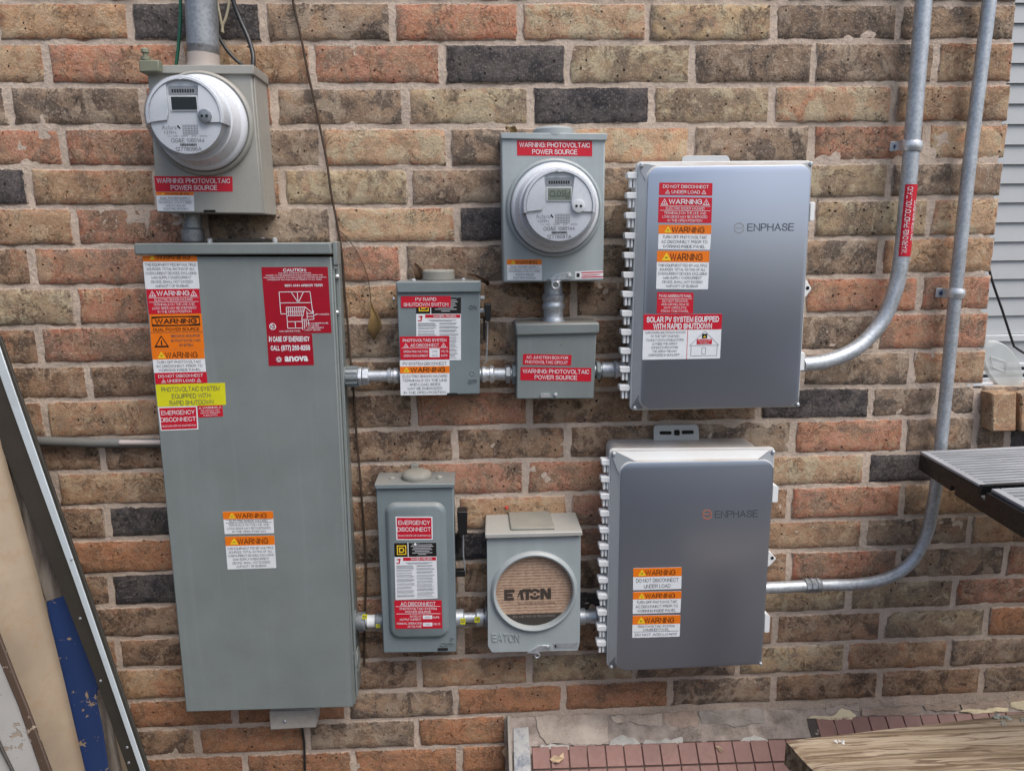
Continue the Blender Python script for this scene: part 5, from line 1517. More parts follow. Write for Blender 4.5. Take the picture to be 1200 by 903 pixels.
# A: service panel to switch
a, b = hz(400, 470, 441, 440)
ax = (b - a).normalized(); k = (b - a).length / 70
ca = thing('upper_left_conduit', 'short conduit with ribbed grey adapter left of the rapid shutdown switch', 'conduit', (a.x, 0, a.z - .03))
fitting(ca, 'locknut', a + ax * k * 3, ax, [(.026, 0), (.026, .003), (.028, .005), (.028, .008)], M_GREY2)
mb = MB()
mb.lathe(a + ax * k * 6, ax, [(.0265, 0), (.0265, k * 14)], M_ZINC_D, 28)
for i in range(12):
    t_ = 2 * math.pi * i / 12; o_ = Vector((0, math.cos(t_), math.sin(t_))) * .0262
    mb.box(a + ax * k * 6 + o_ - Vector((0, .0025, .0025)), a + ax * k * 19.5 + o_ + Vector((0, .0025, .0025)), M_GREY2)
mb.build('ribbed_adapter', ca, smooth=30)
hexnut(ca, a + ax * k * 20, ax, .027, k * 4.5, M_ZINC); hexnut(ca, a + ax * k * 25, ax, .0255, k * 7.5, M_ZINC)
mb = MB(); mb.tube([a + ax * k * 30, b + ax * .03], .0155, M_ZINC, 20); mb.build('pipe', ca)
fitting(ca, 'compression_ring', a + ax * k * 54, ax, [(.016, 0), (.020, k * .6), (.021, k * 4), (.018, k * 5), (.018, k * 7), (.0215, k * 8), (.0215, k * 12), (.019, k * 14)], M_ZBRIGHT)


def nipple(name, label, x0, x1, y, yellow=False, y1=None, r=.017):
    a, b = hz(x0, x1, y, y1)
    ax = (b - a).normalized(); L = (b - a).length
    t = thing(name, label, 'conduit', (a.x, 0, a.z - .03))
    mb = MB(); mb.tube([a - ax * .015, b + ax * .015], r, M_ZINC, 20); mb.build('pipe', t)
    return t, a, b, ax, L


t, a, b, ax, L = nipple('upper_middle_conduit', 'short bright conduit between the rapid shutdown switch and the small junction box', 563, 606, 438.5, y1=438)
fitting(t, 'compression_ring', a + ax * L * .02, ax, [(.019, 0), (.023, .004), (.023, .012), (.0195, .014), (.0195, .022), (.024, .024), (.024, .032), (.019, .036)], M_ZBRIGHT)
hexnut(t, a + ax * L * .68, ax, .026, .014); hexnut(t, a + ax * L * .86, ax, .030, .012, M_GREY2)
t, a, b, ax, L = nipple('upper_right_conduit', 'short conduit between the small junction box and the upper combiner box', 698, 742, 433.5, y1=432)
hexnut(t, a + ax * L * .0, ax, .028, .012, M_GREY2)
fitting(t, 'coupling', a + ax * L * .16, ax, [(.021, 0), (.0215, .018), (.0215, .030), (.018, .033)], M_ZINC)
fitting(t, 'compression_ring', a + ax * L * .46, ax, [(.018, 0), (.0245, .005), (.0245, .012), (.021, .014), (.021, .020), (.0245, .022), (.0245, .030)], M_ZBRIGHT)
t, a, b, ax, L = nipple('lower_left_conduit', 'short conduit with a white-taped fitting joining the service panel and the AC disconnect', 414, 449, 728, y1=727, r=.014)
fitting(t, 'locknut', a + ax * .004, ax, [(.033, 0), (.033, .006)], M_GREY2)
fitting(t, 'coupling', a + ax * .010, ax, [(.025, 0), (.0265, .003), (.0265, .024), (.023, .026)], M_ZINC_D)
fitting(t, 'white_sleeve', a + ax * L * .48, ax, [(.0185, 0), (.0185, L * .26)], M_WPLAST)
fitting(t, 'compression_ring', a + ax * L * .76, ax, [(.022, 0), (.023, .004), (.023, .02)], M_ZINC_D)
def ytag(parent, px, d):
    sticker(parent, px, d, I_YELLOW, name='yellow_tag', r=.0005, bars=[(.1, .3, .9, .42, I_TXT), (.1, .6, .8, .7, I_TXT)])
ytag(t, [(424.5, 719.5), (430.5, 719.5), (430.3, 725), (424.4, 725)], DC + .0255)
ytag(t, [(440.5, 731), (445.5, 731), (445.5, 735), (440.5, 735)], DC + .0225)
t, a, b, ax, L = nipple('lower_middle_conduit', 'short conduit with yellow tags between the AC disconnect and the empty meter socket', 534, 572, 723.5, y1=723, r=.015)
fitting(t, 'coupling', a + ax * .002, ax, [(.0245, 0), (.0245, .020), (.021, .023)], M_ZINC)
fitting(t, 'coupling', b - ax * .036, ax, [(.021, 0), (.0245, .003), (.0245, .022)], M_ZINC)
fitting(t, 'locknut', b - ax * .010, ax, [(.031, 0), (.031, .006)], M_ZINC_D)
ytag(t, [(539.5, 724), (545.5, 724), (545.5, 731), (539.5, 731)], DC + .0245)
ytag(t, [(556, 722.5), (562.5, 722), (562.5, 728.5), (556, 729)], DC + .0245)
t, a, b, ax, L = nipple('lower_right_conduit', 'short conduit between the empty meter socket and the lower combiner box', 679, 716, 722, y1=721, r=.015)
fitting(t, 'coupling', a, ax, [(.024, 0), (.024, .016), (.019, .018), (.019, .030), (.0215, .033), (.0215, .048), (.017, .05)], M_ZINC)

# vertical nipple: meter to junction box
a = at(648.5, 380, .055); b = at(648, 328, .055)
t = thing('meter_riser', 'short vertical conduit coupling between the lit meter socket and the small junction box', 'conduit', (a.x, 0, a.z))
L = (b - a).length; ax = (b - a).normalized()
fitting(t, 'coupling', a, ax, [(.027, 0), (.030, .004), (.030, .012), (.027, .018), (.026, .022), (.026, .040), (.030, .046), (.030, .054), (.027, .058), (.027, .064), (.030, .068), (.030, .078), (.025, .083), (.024, L + .01)], M_ZINC, 28)
# riser below the left meter
a = at(227, 285, .06); b = at(226, 250, .06)
t = thing('service_riser', 'short vertical grey nipple between the beige meter socket and the service panel', 'conduit', (a.x, 0, a.z))
L = (b - a).length
mb = MB(); mb.tube([a + Vector((0, 0, -.01)), b + Vector((0, 0, .01))], .021, M_ZINC_D, 24); mb.build('pipe', t)
fitting(t, 'coupling', a + Vector((0, 0, .004)), (0, 0, 1), [(.027, 0), (.028, .002), (.028, .030), (.025, .033), (.0225, .035), (.0225, .055)], M_ZINC_D, 28)
fitting(t, 'locknut', a + Vector((0, 0, -.003)), (0, 0, 1), [(.042, 0), (.042, .005), (.034, .006)], M_BLACK, 28)
# service mast
t = thing('service_mast', 'thick grey steel conduit rising from the beige meter socket at the top left', 'conduit', at(238, 80, .06) * 1.0)
a = at(239, 78, .062); b = at(234, -40, .062)
mb = MB(); mb.tube([a + (b - a) * .12, b], .0375, M_ZINC_D, 32); mb.build('pipe', t)
fitting(t, 'hub', a, (b - a).normalized(), [(.042, -.01), (.040, .0), (.0375, .006), (.0375, .045), (.034, .047)], paint('aged_hub', (.33, .29, .26), .6, dirt=.2), 32)

# long conduits on the right
def catmull(P, n=8):
    out = []
    for i in range(len(P) - 1):
        p0 = P[max(i - 1, 0)]; p1 = P[i]; p2 = P[i + 1]; p3 = P[min(i + 2, len(P) - 1)]
        for k in range(n):
            u = k / n
            out.append(0.5 * ((2 * p1) + (p2 - p0) * u + (2 * p0 - 5 * p1 + 4 * p2 - p3) * u * u + (3 * p1 - p0 - 3 * p2 + p3) * u ** 3))
    out.append(P[-1]); return out


c1 = thing('bent_conduit_to_upper_box', 'galvanised conduit with a red vertical sticker, bending into the upper combiner box', 'conduit', at(1062, 300, .0))
P1 = [(1086, -50), (1082.5, 0), (1075.5, 85), (1068.5, 170), (1062.5, 240), (1056.5, 300), (1048, 343), (1031, 380), (1003, 408), (970, 422.5), (940, 427)]
dl = [.05] * 7 + [.05, .06, .07, .08]
pts1 = catmull([at(x, y, d_) for (x, y), d_ in zip(P1, dl)])
mb = MB(); mb.tube(pts1, .0205, M_ZINC, 24); mb.build('pipe', c1, smooth=60)
c2 = thing('long_conduit_to_lower_box', 'long galvanised conduit beside the wall edge, bending into the lower combiner box', 'conduit', at(1110, 450, .0))
P2 = [(1165, -50), (1159.5, 0), (1149, 85), (1138.5, 170), (1128.5, 260), (1119, 350), (1109.5, 450), (1100.5, 540), (1094, 588), (1085, 628), (1067, 659), (1040, 677), (1004, 684), (960, 685.5), (895, 688.5)]
dl = [.042] * 11 + [.05, .06, .065, .075]
pts2 = catmull([at(x, y, d_) for (x, y), d_ in zip(P2, dl)])
mb = MB(); mb.tube(pts2, .0170, M_ZINC, 24); mb.build('pipe', c2, smooth=60)
a = at(942, 686, .066); b = at(966, 685, .065); ax = (b - a).normalized()
fitting(c2, 'coupling', a, ax, [(.019, 0), (.022, .002), (.022, .012), (.0195, .014), (.0195, .017), (.022, .019), (.022, .028), (.0195, .030), (.0195, .034), (.022, .036), (.022, .046), (.019, .05)], M_ZINC_D, 8)


def strap(name, label, cx, cy, r, xs, ys, d, lean):
    """one-hole strap: a band over the pipe and a flat foot screwed to the wall on its left"""
    c = at(cx, cy, d)
    t = thing(name, label, 'pipe strap', (c.x, 0, c.z))
    up_ = Vector((lean, 0, 1)).normalized(); sd_ = Vector((1, 0, -lean)).normalized()
    arc = [(math.cos(R(a_)), math.sin(R(a_))) for a_ in range(-20, 201, 15)]
    mb = MB()
    R0, R1 = r + .0008, r + .0035
    hw = .013
    rings = []
    for ca_, sa_ in arc:
        rings.append([c + sd_ * ca_ * rr + Vector((0, -1, 0)) * sa_ * rr + up_ * s_ for rr, s_ in ((R0, -hw), (R1, -hw), (R1 + .003, -hw * .35), (R1 + .003, hw * .35), (R1, hw), (R0, hw))])
    mb.loft(rings, M_ZBRIGHT); mb.build('band', t, smooth=25)
    f0 = at(xs[0], ys, .008); f1 = at(xs[1], ys, .008)
    mb = MB()
    L = [(f0.x, f0.z), (f1.x, f1.z)]
    mb.extrude([Vector((L[0][0], -.004, L[0][1])) + up_ * -hw, Vector((c.x - r, -.004, f1.z)) + up_ * -hw, Vector((c.x - r, -.004, f1.z)) + up_ * hw, Vector((L[0][0], -.004, L[0][1])) + up_ * hw], (0, -.004, 0), M_ZBRIGHT)
    mb.box((c.x - r - .003, -.004, f1.z - hw), (c.x - r, -d, f1.z + hw), M_ZBRIGHT)
    mb.build('foot', t, bevel=.001)
    m_ = MB(); m_.lathe(Vector((L[0][0] + .016, -.008, L[0][1])), (0, -1, 0), [(.0075, 0), (.0075, .004), (.004, .006)], paint('blue_zinc_' + name, (.06, .09, .16), .3, metal=.7), 6); m_.build('screw', t)
    return t


strap('pipe_strap', 'bright one-hole strap on the left conduit, level with the top of the upper combiner box', 1068.5, 171.5, .0205, (1043.5, 1056), 171.5, .05, .06)
strap('pipe_strap', 'bright one-hole strap on the right conduit, near the wall edge', 1120, 343.5, .0170, (1097, 1112), 343, .042, .06)

# red sticker wrapped on the left conduit
def wrap_sticker(parent, pts, r, y_top, y_bot, d):
    ctop = at(1069.3 - (y_top - 217) * 0.085 - 2.2, y_top, .05)
    ctop = at(1064.8, y_top, .05); cbot = at(1056.6, y_bot, .05)
    axis = (cbot - ctop); L = axis.length; ax = axis.normalized()
    sd = Vector((0, -1, 0)).cross(ax); sd = -sd if sd.x < 0 else sd
    sd.normalize(); out = ax.cross(sd); out = out if out.y < 0 else -out
    a0, a1 = R(-52), R(62)    # angle 0 faces the camera
    def P(s, ang, rr): return ctop + ax * (L * s) + sd * math.sin(ang) * rr + out * math.cos(ang) * rr
    mb = MB(); n = 14
    rings = []
    for k in range(n + 1):
        an = lerp(a0, a1, k / n)
        rings.append([P(0, an, r + .0004), P(0, an, r + .0012), P(1, an, r + .0012), P(1, an, r + .0004)])
    mb.loft(rings, I_RED)
    o = mb.build('pipe_sticker', parent, smooth=40); o['label'] = 'red sticker wrapped along the pipe, its lettering reading upwards'
    t = MB()
    for body, ac, w_ in (('WARNING: PHOTOVOLTAIC', R(-17), .93), ('POWER SOURCE', R(38), .56)):
        vs, fs, wn, hn = text_geo(body, .01)
        hh = .0125
        V = [P(.5 + w_ * (.5 - x), ac + (.5 - y) * hh / r, r + .0018 + e) for x, y, e in vs]
        t.add(V, fs, I_WHITE)
    t.build('lettering', o, smooth=None, norm=False)


wrap_sticker(c1, pts1, .0205, 216.5, 300, .05)

# old painted conduit at the left
t = thing('old_horizontal_conduit', 'thin weathered conduit running along the wall left of the service panel', 'conduit', at(120, 518, 0))
mb = MB(); mb.tube([at(-60, 516, .02), at(36, 516.5, .02), at(110, 518.5, .02), at(200, 519, .02)], .0135, paint('old_grey_pipe', (.15, .15, .14), .7, dirt=.5, var=.2, peel=.3), 16); mb.build('pipe', t)
mb = MB(); mb.tube([at(139, 518.5, .03), at(141, 518.4, .03), at(200, 518.4, .03)], [.003, .0075, .0075], paint('pinkish_white_pvc', (.50, .44, .41), .5), 12); mb.build('white_pipe_end', t)

# ------------------------------------------------------------------ loose wires, stem, leaves
def wire(name, label, cat, pts, d, r, mat, group=None):
    P = [at(x, y, d[i] if isinstance(d, list) else d) for i, (x, y) in enumerate(pts)]
    mb = MB(); mb.tube(catmull(P, 6), r, mat, 8)
    o = mb.build(name, None, smooth=60)
    return tag(o, label, cat, group)


M_GWIRE = paint('green_insulation', (.01, .10, .06), .4, var=.2)
M_BWIRE = paint('black_insulation', (.02, .021, .023), .4, var=.2)
M_TWIRE = paint('dirty_white_insulation', (.38, .34, .24), .5, var=.15)
M_STEM = paint('dry_brown_stem', (.055, .034, .022), .85, var=.3, dirt=.4, peel=.5)
wire('green_wire', 'thin green wire hanging left of the thick grey mast', 'wire', [(211.5, -30), (211.5, 0), (211, 30), (209, 55), (206, 80)], .045, .0042, M_GWIRE)
wire('black_cable', 'thick black cable curving down to the right corner of the beige meter socket', 'wire', [(268, -30), (273, 0), (280, 20), (291, 45), (296.5, 65), (296, 82)], [.03, .03, .03, .04, .06, .07], .0058, M_BWIRE)
wire('thin_black_cable', 'thinner black cable close to the right side of the grey mast', 'wire', [(249, -20), (251, 10), (255, 38), (264, 56), (276, 70), (285, 77)], .03, .0042, M_BWIRE)
wire('white_wire', 'left strand of the dirty white wire hanging in a V above the beige meter socket', 'wire', [(250, -30), (254, 0), (258, 20), (261.5, 39)], .025, .0034, M_TWIRE)
wire('white_wire', 'right strand of the dirty white wire hanging in a V above the beige meter socket', 'wire', [(271, -30), (269, 0), (265, 20), (261, 30), (260.5, 38)], .03, .0034, M_TWIRE)
wire('dead_vine_stem', 'thin dry brown vine stem running down the wall right of the tall service panel', 'vine',
     [(339, -40), (343, 0), (352, 40), (362, 90), (373, 140), (383, 190), (388, 226), (395, 262), (401, 300), (404, 345), (408, 385), (411, 425), (414, 455), (417, 500), (421, 545), (425, 600), (428, 650), (429, 680), (427.5, 720), (427, 780)], .012, .0030, M_STEM)
wire('thin_vine_tendril', 'hair-thin dry tendril branching towards the dead leaf', 'vine', [(398, 270), (410, 283), (421, 300), (431, 325), (435, 357)], .008, .0010, M_STEM)
wire('dark_wall_wire', 'dark wire running down the bricks under the service panel', 'wire', [(354, 852), (356.5, 870), (357, 890), (358.5, 930)], .008, .0035, M_BWIRE)
wire('neighbour_cable', 'black cable hanging in front of the grey siding past the wall edge', 'wire', [(1158, 310), (1163, 330), (1175, 365), (1187, 402), (1190, 407), (1206, 417), (1230, 430)], [-.02, -.02, -.02, -.02, -.02, -.02, -.02], .0034, M_BWIRE)


def leaf_mesh(name, label, cps, d, mat, curl=.02, group=None):
    """curled dry leaf: centre line with half widths"""
    mb = MB(); rows = []
    for (x, y, w_, dd) in cps:
        rows.append((at(x, y, d + dd), w_))
    V = []; nx = 6
    for i, (p, w_) in enumerate(rows):
        for k in range(nx + 1):
            u = k / nx * 2 - 1
            V.append(p + Vector((u * w_, -curl * (u * u) * (w_ / .02) + random.uniform(-.001, .001), random.uniform(-.002, .002) + abs(u) * .004)))
    Fc = [[i * (nx + 1) + k, i * (nx + 1) + k + 1, (i + 1) * (nx + 1) + k + 1, (i + 1) * (nx + 1) + k] for i in range(len(rows) - 1) for k in range(nx)]
    mb.add(V, Fc, mat); o = mb.build(name, None, smooth=50, norm=False)
    s_ = o.modifiers.new('thick', 'SOLIDIFY'); s_.thickness = .0012
    return tag(o, label, 'leaf', group)


M_LEAF = paint('dead_leaf', (.16, .10, .035), .8, var=.35, dirt=.6, dirtcol=(.05, .025, .012), peel=.5, scale=3)
M_LEAF2 = paint('dark_dead_leaf', (.075, .04, .02), .8, var=.35, dirt=.5, dirtcol=(.03, .015, .01), peel=.5, scale=3)
leaf_mesh('dead_leaf', 'curled olive-brown dead leaf hanging on the bricks left of the rapid shutdown switch', [(434.5, 355, .001, 0), (436, 362, .005, .004), (439, 370, .010, .008), (440, 379, .018, .012), (439, 387, .018, .012), (438.5, 394, .008, .006), (438, 399, .001, 0)], .012, M_LEAF, .012)
leaf_mesh('dead_leaf', 'dark curled leaf behind the left end of the rapid shutdown switch hood', [(486, 310, .002, 0), (490, 316, .012, .01), (492, 324, .014, .01), (490, 332, .004, 0)], .03, M_LEAF2, .012)
leaf_mesh('dead_leaf', 'dark leaf lying behind the right end of the rapid shutdown switch hood', [(548, 322, .002, 0), (556, 325, .015, .005), (564, 329, .018, .01), (572, 334, .004, 0)], .05, M_LEAF2, .006)
leaf_mesh('dead_leaf', 'brown leaf behind the left corner of the lit meter socket', [(593, 152, .002, 0), (598, 150, .012, .004), (602, 156, .010, .004), (601, 162, .004, 0)], .05, M_LEAF, .008)
mb = MB()
for i in range(5):
    pa = at(505 + i * 4 + random.uniform(-1, 1), 317.5 + random.uniform(-1, 1), .045 + .006 * i)
    mb.extrude([pa + Vector((random.uniform(-.012, .012), random.uniform(-.008, .008), random.uniform(-.003, .006))) for _ in range(3)], (0, .001, .001), M_LEAF2)
tag(mb.build('leaf_litter', smooth=None), 'brown leaf crumbs caught behind the round cap of the rapid shutdown switch', 'leaf litter', kind='stuff')
mb = MB(); p_ = at(593.5, 594, .004); mb.lathe(p_, (0, -1, 0), [(.003, 0), (.005, .004), (.0035, .008), (.001, .010)], paint('bright_red_plastic', (.6, .03, .02), .3), 10)
tag(mb.build('red_anchor', None), 'tiny red plastic anchor in the brick above the empty meter socket', 'wall anchor')

# ------------------------------------------------------------------ tiled ledge at the bottom
SL = R(42)
O0 = at(596, 840.5, .006); O1 = at(1200, 823, .006)
ux = (O1 - O0).normalized()
vv = Vector((0, -math.cos(SL), -math.sin(SL))); nn_ = ux.cross(vv); nn_ = nn_ if nn_.z > 0 else -nn_
nn_.normalize()
vv = (vv - ux * vv.dot(ux)).normalized()
def LP(s, t_, h=0.0): return O0 + ux * s + vv * t_ + nn_ * h
LEN = 2.3
lg = thing('tiled_ledge', 'sloping ledge of small red tiles with crumbling mortar at the wall foot', 'ledge', (O0.x + .6, -.2, GZ))
M_BED = paint('old_tile_mortar', (.30, .255, .225), .95, var=.45, dirt=.9, dirtcol=(.11, .085, .068), peel=1.0, scale=2.6, spec=.2)
M_BEDW = paint('white_adhesive', (.44, .43, .40), .9, var=.25, dirt=.7, dirtcol=(.2, .17, .14), peel=1.0, scale=2.5, spec=.2)
M_BEDB = paint('pale_board', (.37, .315, .27), .9, var=.3, dirt=.75, scale=2, peel=.7, spec=.2)
M_BEDP = paint('pink_masonry', (.31, .24, .195), .9, var=.3, dirt=.75, scale=2, peel=.7, spec=.2)
M_FOAM = paint('yellow_foam', (.60, .52, .36), .9, var=.15, dirt=.15, peel=1.0, scale=2, spec=.2)
M_TILE = paint('red_quarry_tile', (.21, .098, .080), .55, var=.14, dirt=.45, dirtcol=(.16, .085, .07), peel=.2)
M_GROUT = paint('dark_grout', (.07, .06, .055), .9, var=.2, peel=.5, spec=.2)
M_TRIM = paint('scuffed_trim', (.30, .27, .24), .7, var=.25, dirt=.5, peel=.5)
# body with a bumpy mortar top
st = .009; V = []; nx = int(LEN / st); nt = int(.34 / st)
for j in range(nt + 1):
    for i in range(nx + 1):
        s_, t_ = i * st, j * st
        sp = Vector((s_, t_, 0)); h = -.002 + .005 * noise.noise(sp * 11) + .0035 * noise.noise(sp * 38) + .0015 * noise.noise(sp * 90)
        if t_ > .10: h = -.010
        V.append(LP(s_, t_, h))
Fc = [[j * (nx + 1) + i, j * (nx + 1) + i + 1, (j + 1) * (nx + 1) + i + 1, (j + 1) * (nx + 1) + i] for j in range(nt) for i in range(nx)]
mb = MB(); mb.add(V, Fc, M_BED); mb.build('mortar_bed', lg, smooth=60, norm=False)
mb = MB()
mb.loft([[LP(0.004, 0.0, -.012), LP(0.004, .34, -.012), Vector((LP(0, .34).x + .004, LP(0, .34).y, GZ)), Vector((LP(0, 0).x + .004, LP(0, 0).y, GZ))],
         [LP(LEN, 0.0, -.012), LP(LEN, .34, -.012), Vector((LP(LEN, .34).x, LP(LEN, .34).y, GZ)), Vector((LP(LEN, 0).x, LP(LEN, 0).y, GZ))]], M_BED)
mb.build('base', lg, smooth=None)
# grout sheet then tiles
TP = .0555; TH = .0630
t0 = .078
def slab(s0, s1, t0_, t1_, h0, h1, mat, name, bev=.0015, jit=0.0):
    pts = [LP(s0, t0_, h0), LP(s1, t0_, h0), LP(s1, t1_, h0), LP(s0, t1_, h0)]
    if jit: pts = [p + ux * random.uniform(-jit, jit) + vv * random.uniform(-jit, jit) for p in pts]
    mb = MB(); mb.extrude(pts, nn_ * (h1 - h0), mat); return mb.build(name, lg, smooth=30, bevel=bev, seg=1)
S_T0 = .066
slab(S_T0, LEN - .01, t0 + .004, .33, -.009, -.0005, M_GROUT, 'grout', bev=None)
def s_at(px, py):
    r = ray(px, py); P = CAM + r * ((O0 - CAM).dot(nn_) / r.dot(nn_)); return (P - O0).dot(ux), (P - O0).dot(vv)
s_r, t_r = s_at(946.5, 841)
kk = 0
_, tA = s_at(640, 876); _, tB = s_at(900, 862); tB = tB
TILES = []
i = 0
s_ = S_T0
while s_ < LEN - TP:
    frac = (s_ - S_T0) / 1.2
    tt = .083 - .0 * frac
    TILES.append((s_, tt))
    s_ += TP
split_s = s_at(946.5, 845)[0]
tt0 = s_at(800, 869)[1]
for s_, _t in TILES:
    rowt = tt0
    for r_ in range(4):
        a = rowt + r_ * TH
        if a + TH > .33: break
        slab(s_ + .0012, s_ + TP - .0012, a + .0017, a + TH - .0017, -.003, .003 + random.uniform(-.0006, .0006), M_TILE, 'tile')
# extra row at the right, cut short against the mortar
tr0 = s_at(1000, 839)[1]
slab(split_s, LEN - .01, tr0 + .002, tt0 + .002, -.008, -.0004, M_GROUT, 'grout', bev=None)
for s_, _t in TILES:
    if s_ + TP / 2 > split_s:
        slab(s_ + .0012, s_ + TP - .0012, tr0 + .0017, tt0 - .0017, -.003, .003 + random.uniform(-.0006, .0006), M_TILE, 'tile')
# left trim, bits of board, masonry and adhesive
slab(-.004, .006, -.004, .33, -.012, .010, M_TRIM, 'edge_trim', jit=.001)
slab(.010, .062, .030, .33, -.002, .004, paint('peeling_white_and_blue_paint', (.42, .42, .41), .8, var=.2, dirt=.9, dirtcol=(.07, .10, .16), peel=.8, scale=1.2), 'painted_strip', jit=.003)
def ragged(P, amp, step=.010):
    """break a straight-sided outline into an uneven one"""
    out = []
    for i in range(len(P)):
        p, q_ = P[i], P[(i + 1) % len(P)]; L = (q_ - p).length; n = max(1, int(L / step))
        for k in range(n):
            t_ = k / n; g = p.lerp(q_, t_)
            a_ = amp * (0.4 if k == 0 else 1)
            out.append(g + ux * random.uniform(-a_, a_) + vv * random.uniform(-a_, a_))
    return out


def chunk(px, mat, name, h=.008, bev=.002, amp=.003):
    """a broken piece: ragged outline, uneven top, almost flush with the mortar"""
    h = h * .30
    P = []
    for x, y in px:
        r = ray(x, y); P.append(CAM + r * ((O0 - CAM).dot(nn_) / r.dot(nn_)) - nn_ * .004)
    P = ragged(P, amp)
    c = Vector((0, 0, 0))
    for p in P: c += p / len(P)
    rings = [P, [p + nn_ * (h * .6 + .004) for p in P]]
    for k, hh in ((.86, 1.0), (.6, 1.0), (.3, .9)):
        rings.append([c + (p - c) * k + nn_ * (h * hh + .004 + random.uniform(-.0012, .0012)) for p in P])
    mb = MB(); mb.loft(rings, mat); return mb.build(name, lg, smooth=50)
chunk([(627, 839), (711, 836), (712, 850), (713, 868), (704, 872), (640, 871), (633, 862), (629, 850)], M_BEDB, 'board_fragment', .008)
chunk([(778, 835), (816, 833), (818, 845), (817, 851), (800, 853), (778, 848)], M_BEDP, 'masonry_fragment', .010)
chunk([(716, 839), (776, 836), (776, 850), (752, 849), (738, 845), (722, 846)], M_BEDB, 'masonry_fragment', .005)
chunk([(819, 833), (880, 829), (896, 830), (896, 846), (880, 847), (862, 852), (845, 847), (835, 852), (822, 848)], paint('grey_render', (.29, .26, .235), .95, var=.35, dirt=.8, scale=2, peel=.9, spec=.2), 'render_fragment', .007)
chunk([(713, 874), (715, 866), (722, 864), (728, 860), (736, 864), (742, 863), (748, 868), (752, 873)], M_BEDW, 'adhesive_smear', .006)
chunk([(753, 873), (756, 866), (768, 867), (780, 864), (790, 869), (800, 862), (800, 871)], M_BEDW, 'adhesive_smear', .006)
chunk([(866, 869), (872, 863), (884, 861), (893, 864), (900, 866), (900, 868)], M_BEDW, 'adhesive_smear', .006)
chunk([(632, 878), (634, 872), (650, 871), (668, 874), (668, 878)], M_BEDW, 'adhesive_smear', .006)
chunk([(946, 841), (951, 838), (962, 840), (975, 838), (986, 829), (995, 832), (1003, 837), (1000, 842), (985, 843), (968, 843)], M_FOAM, 'foam_bead', .012, .004)
chunk([(1125, 834), (1128, 831), (1150, 831), (1165, 829), (1181, 829), (1181, 833), (1160, 835), (1140, 836)], M_FOAM, 'foam_bead', .012, .004)
chunk([(1183, 829), (1184, 823), (1200, 820), (1225, 818), (1226, 829), (1200, 832)], M_FOAM, 'foam_bead', .014, .004)
chunk([(1082, 826), (1122, 823), (1125, 831), (1110, 833), (1085, 832)], M_BEDP, 'masonry_fragment', .010)
chunk([(1010, 831), (1078, 827), (1080, 834), (1040, 838), (1010, 838)], M_BEDP, 'masonry_fragment', .006)
chunk([(1126, 825), (1180, 821), (1181, 828), (1150, 830), (1128, 830)], M_BEDP, 'masonry_fragment', .004)
chunk([(968, 828), (1005, 825), (1006, 833), (985, 828), (975, 836), (968, 834)], M_BEDB, 'masonry_fragment', .004)
def flake(px, label, d=.05):
    P = [at(x, y, d) for x, y in px]
    # lay it on the ledge plane, a bit proud
    P = []
    for i_, (x, y) in enumerate(px):
        r = ray(x, y); P.append(CAM + r * (((O0 + nn_ * (.006 + .006 * (i_ % 3))) - CAM).dot(nn_) / r.dot(nn_)))
    mb = MB(); mb.extrude(P, nn_ * .0015, M_FL); return tag(mb.build('dry_flake', None, smooth=None), label, 'leaf')
M_FL = paint('pale_dry_flake', (.50, .37, .24), .8, var=.2, dirt=.3, peel=.4)
flake([(644, 889), (650, 884), (655, 886), (660, 881), (661, 888), (655, 893), (648, 893)], 'pale dry flake lying on the first red tiles of the ledge')
flake([(838, 874), (842, 873), (848, 878), (844, 881)], 'small dry flake lying on the tiles under the lower combiner box')
P = [at(x, y, .03) for x, y in ((588, 879), (594, 873), (595.5, 880), (596, 890), (592, 886))]
mb = MB(); mb.extrude(P, (0, -.004, 0), M_FL); tag(mb.build('dry_flake', None, smooth=None), 'pale splinter sticking out beside the left end of the ledge', 'leaf')

# ------------------------------------------------------------------ weathered plank, bottom right
ZP = -1.70
A = atz(921, 866.5, ZP); B = atz(1200, 833, ZP)
dx_ = (B - A).normalized(); dy_ = Vector((0, 0, 1)).cross(dx_); dy_ = dy_ if dy_.y < 0 else -dy_
C_ = atz(955, 903, ZP)
dyl = (C_ - A).normalized()
M_PLANK, n_, l_, b_ = new_mat('weathered_plank')
v_ = rnd_coord(n_, l_, 9.0, (.055, 1, 1))
g1 = tex_noise(n_, l_, v_, 24, 4, .55, .9); g2 = tex_noise(n_, l_, v_, 95, 5, .65, .6); g3 = tex_noise(n_, l_, v_, 230, 3, .7)
c_ = ramp(n_, l_, g1, [(.32, (.12, .077, .045)), (.46, (.26, .19, .12)), (.55, (.42, .335, .235)), (.68, (.31, .24, .165))])
c_ = mixc(n_, l_, mth(n_, l_, 'MULTIPLY', bw(n_, l_, g2, .52, .58), .8), c_, (.11, .066, .038))
c_ = mixc(n_, l_, mth(n_, l_, 'MULTIPLY', bw(n_, l_, g3, .55, .68), .5), c_, (.15, .10, .065))
l_.new(c_, b_.inputs['Base Color']); b_.inputs['Roughness'].default_value = .8; b_.inputs['Specular IOR Level'].default_value = .3
l_.new(bump(n_, l_, mth(n_, l_, 'SUBTRACT', 1.0, g2), .9, .006), b_.inputs['Normal'])
pk = thing('weathered_plank', 'thick weathered wooden plank lying in front of the tiled ledge, bottom right', 'plank', (A.x + .6, A.y, GZ))
nx, ny = 60, 14
Wd, Ln = .30, 1.5
V = []
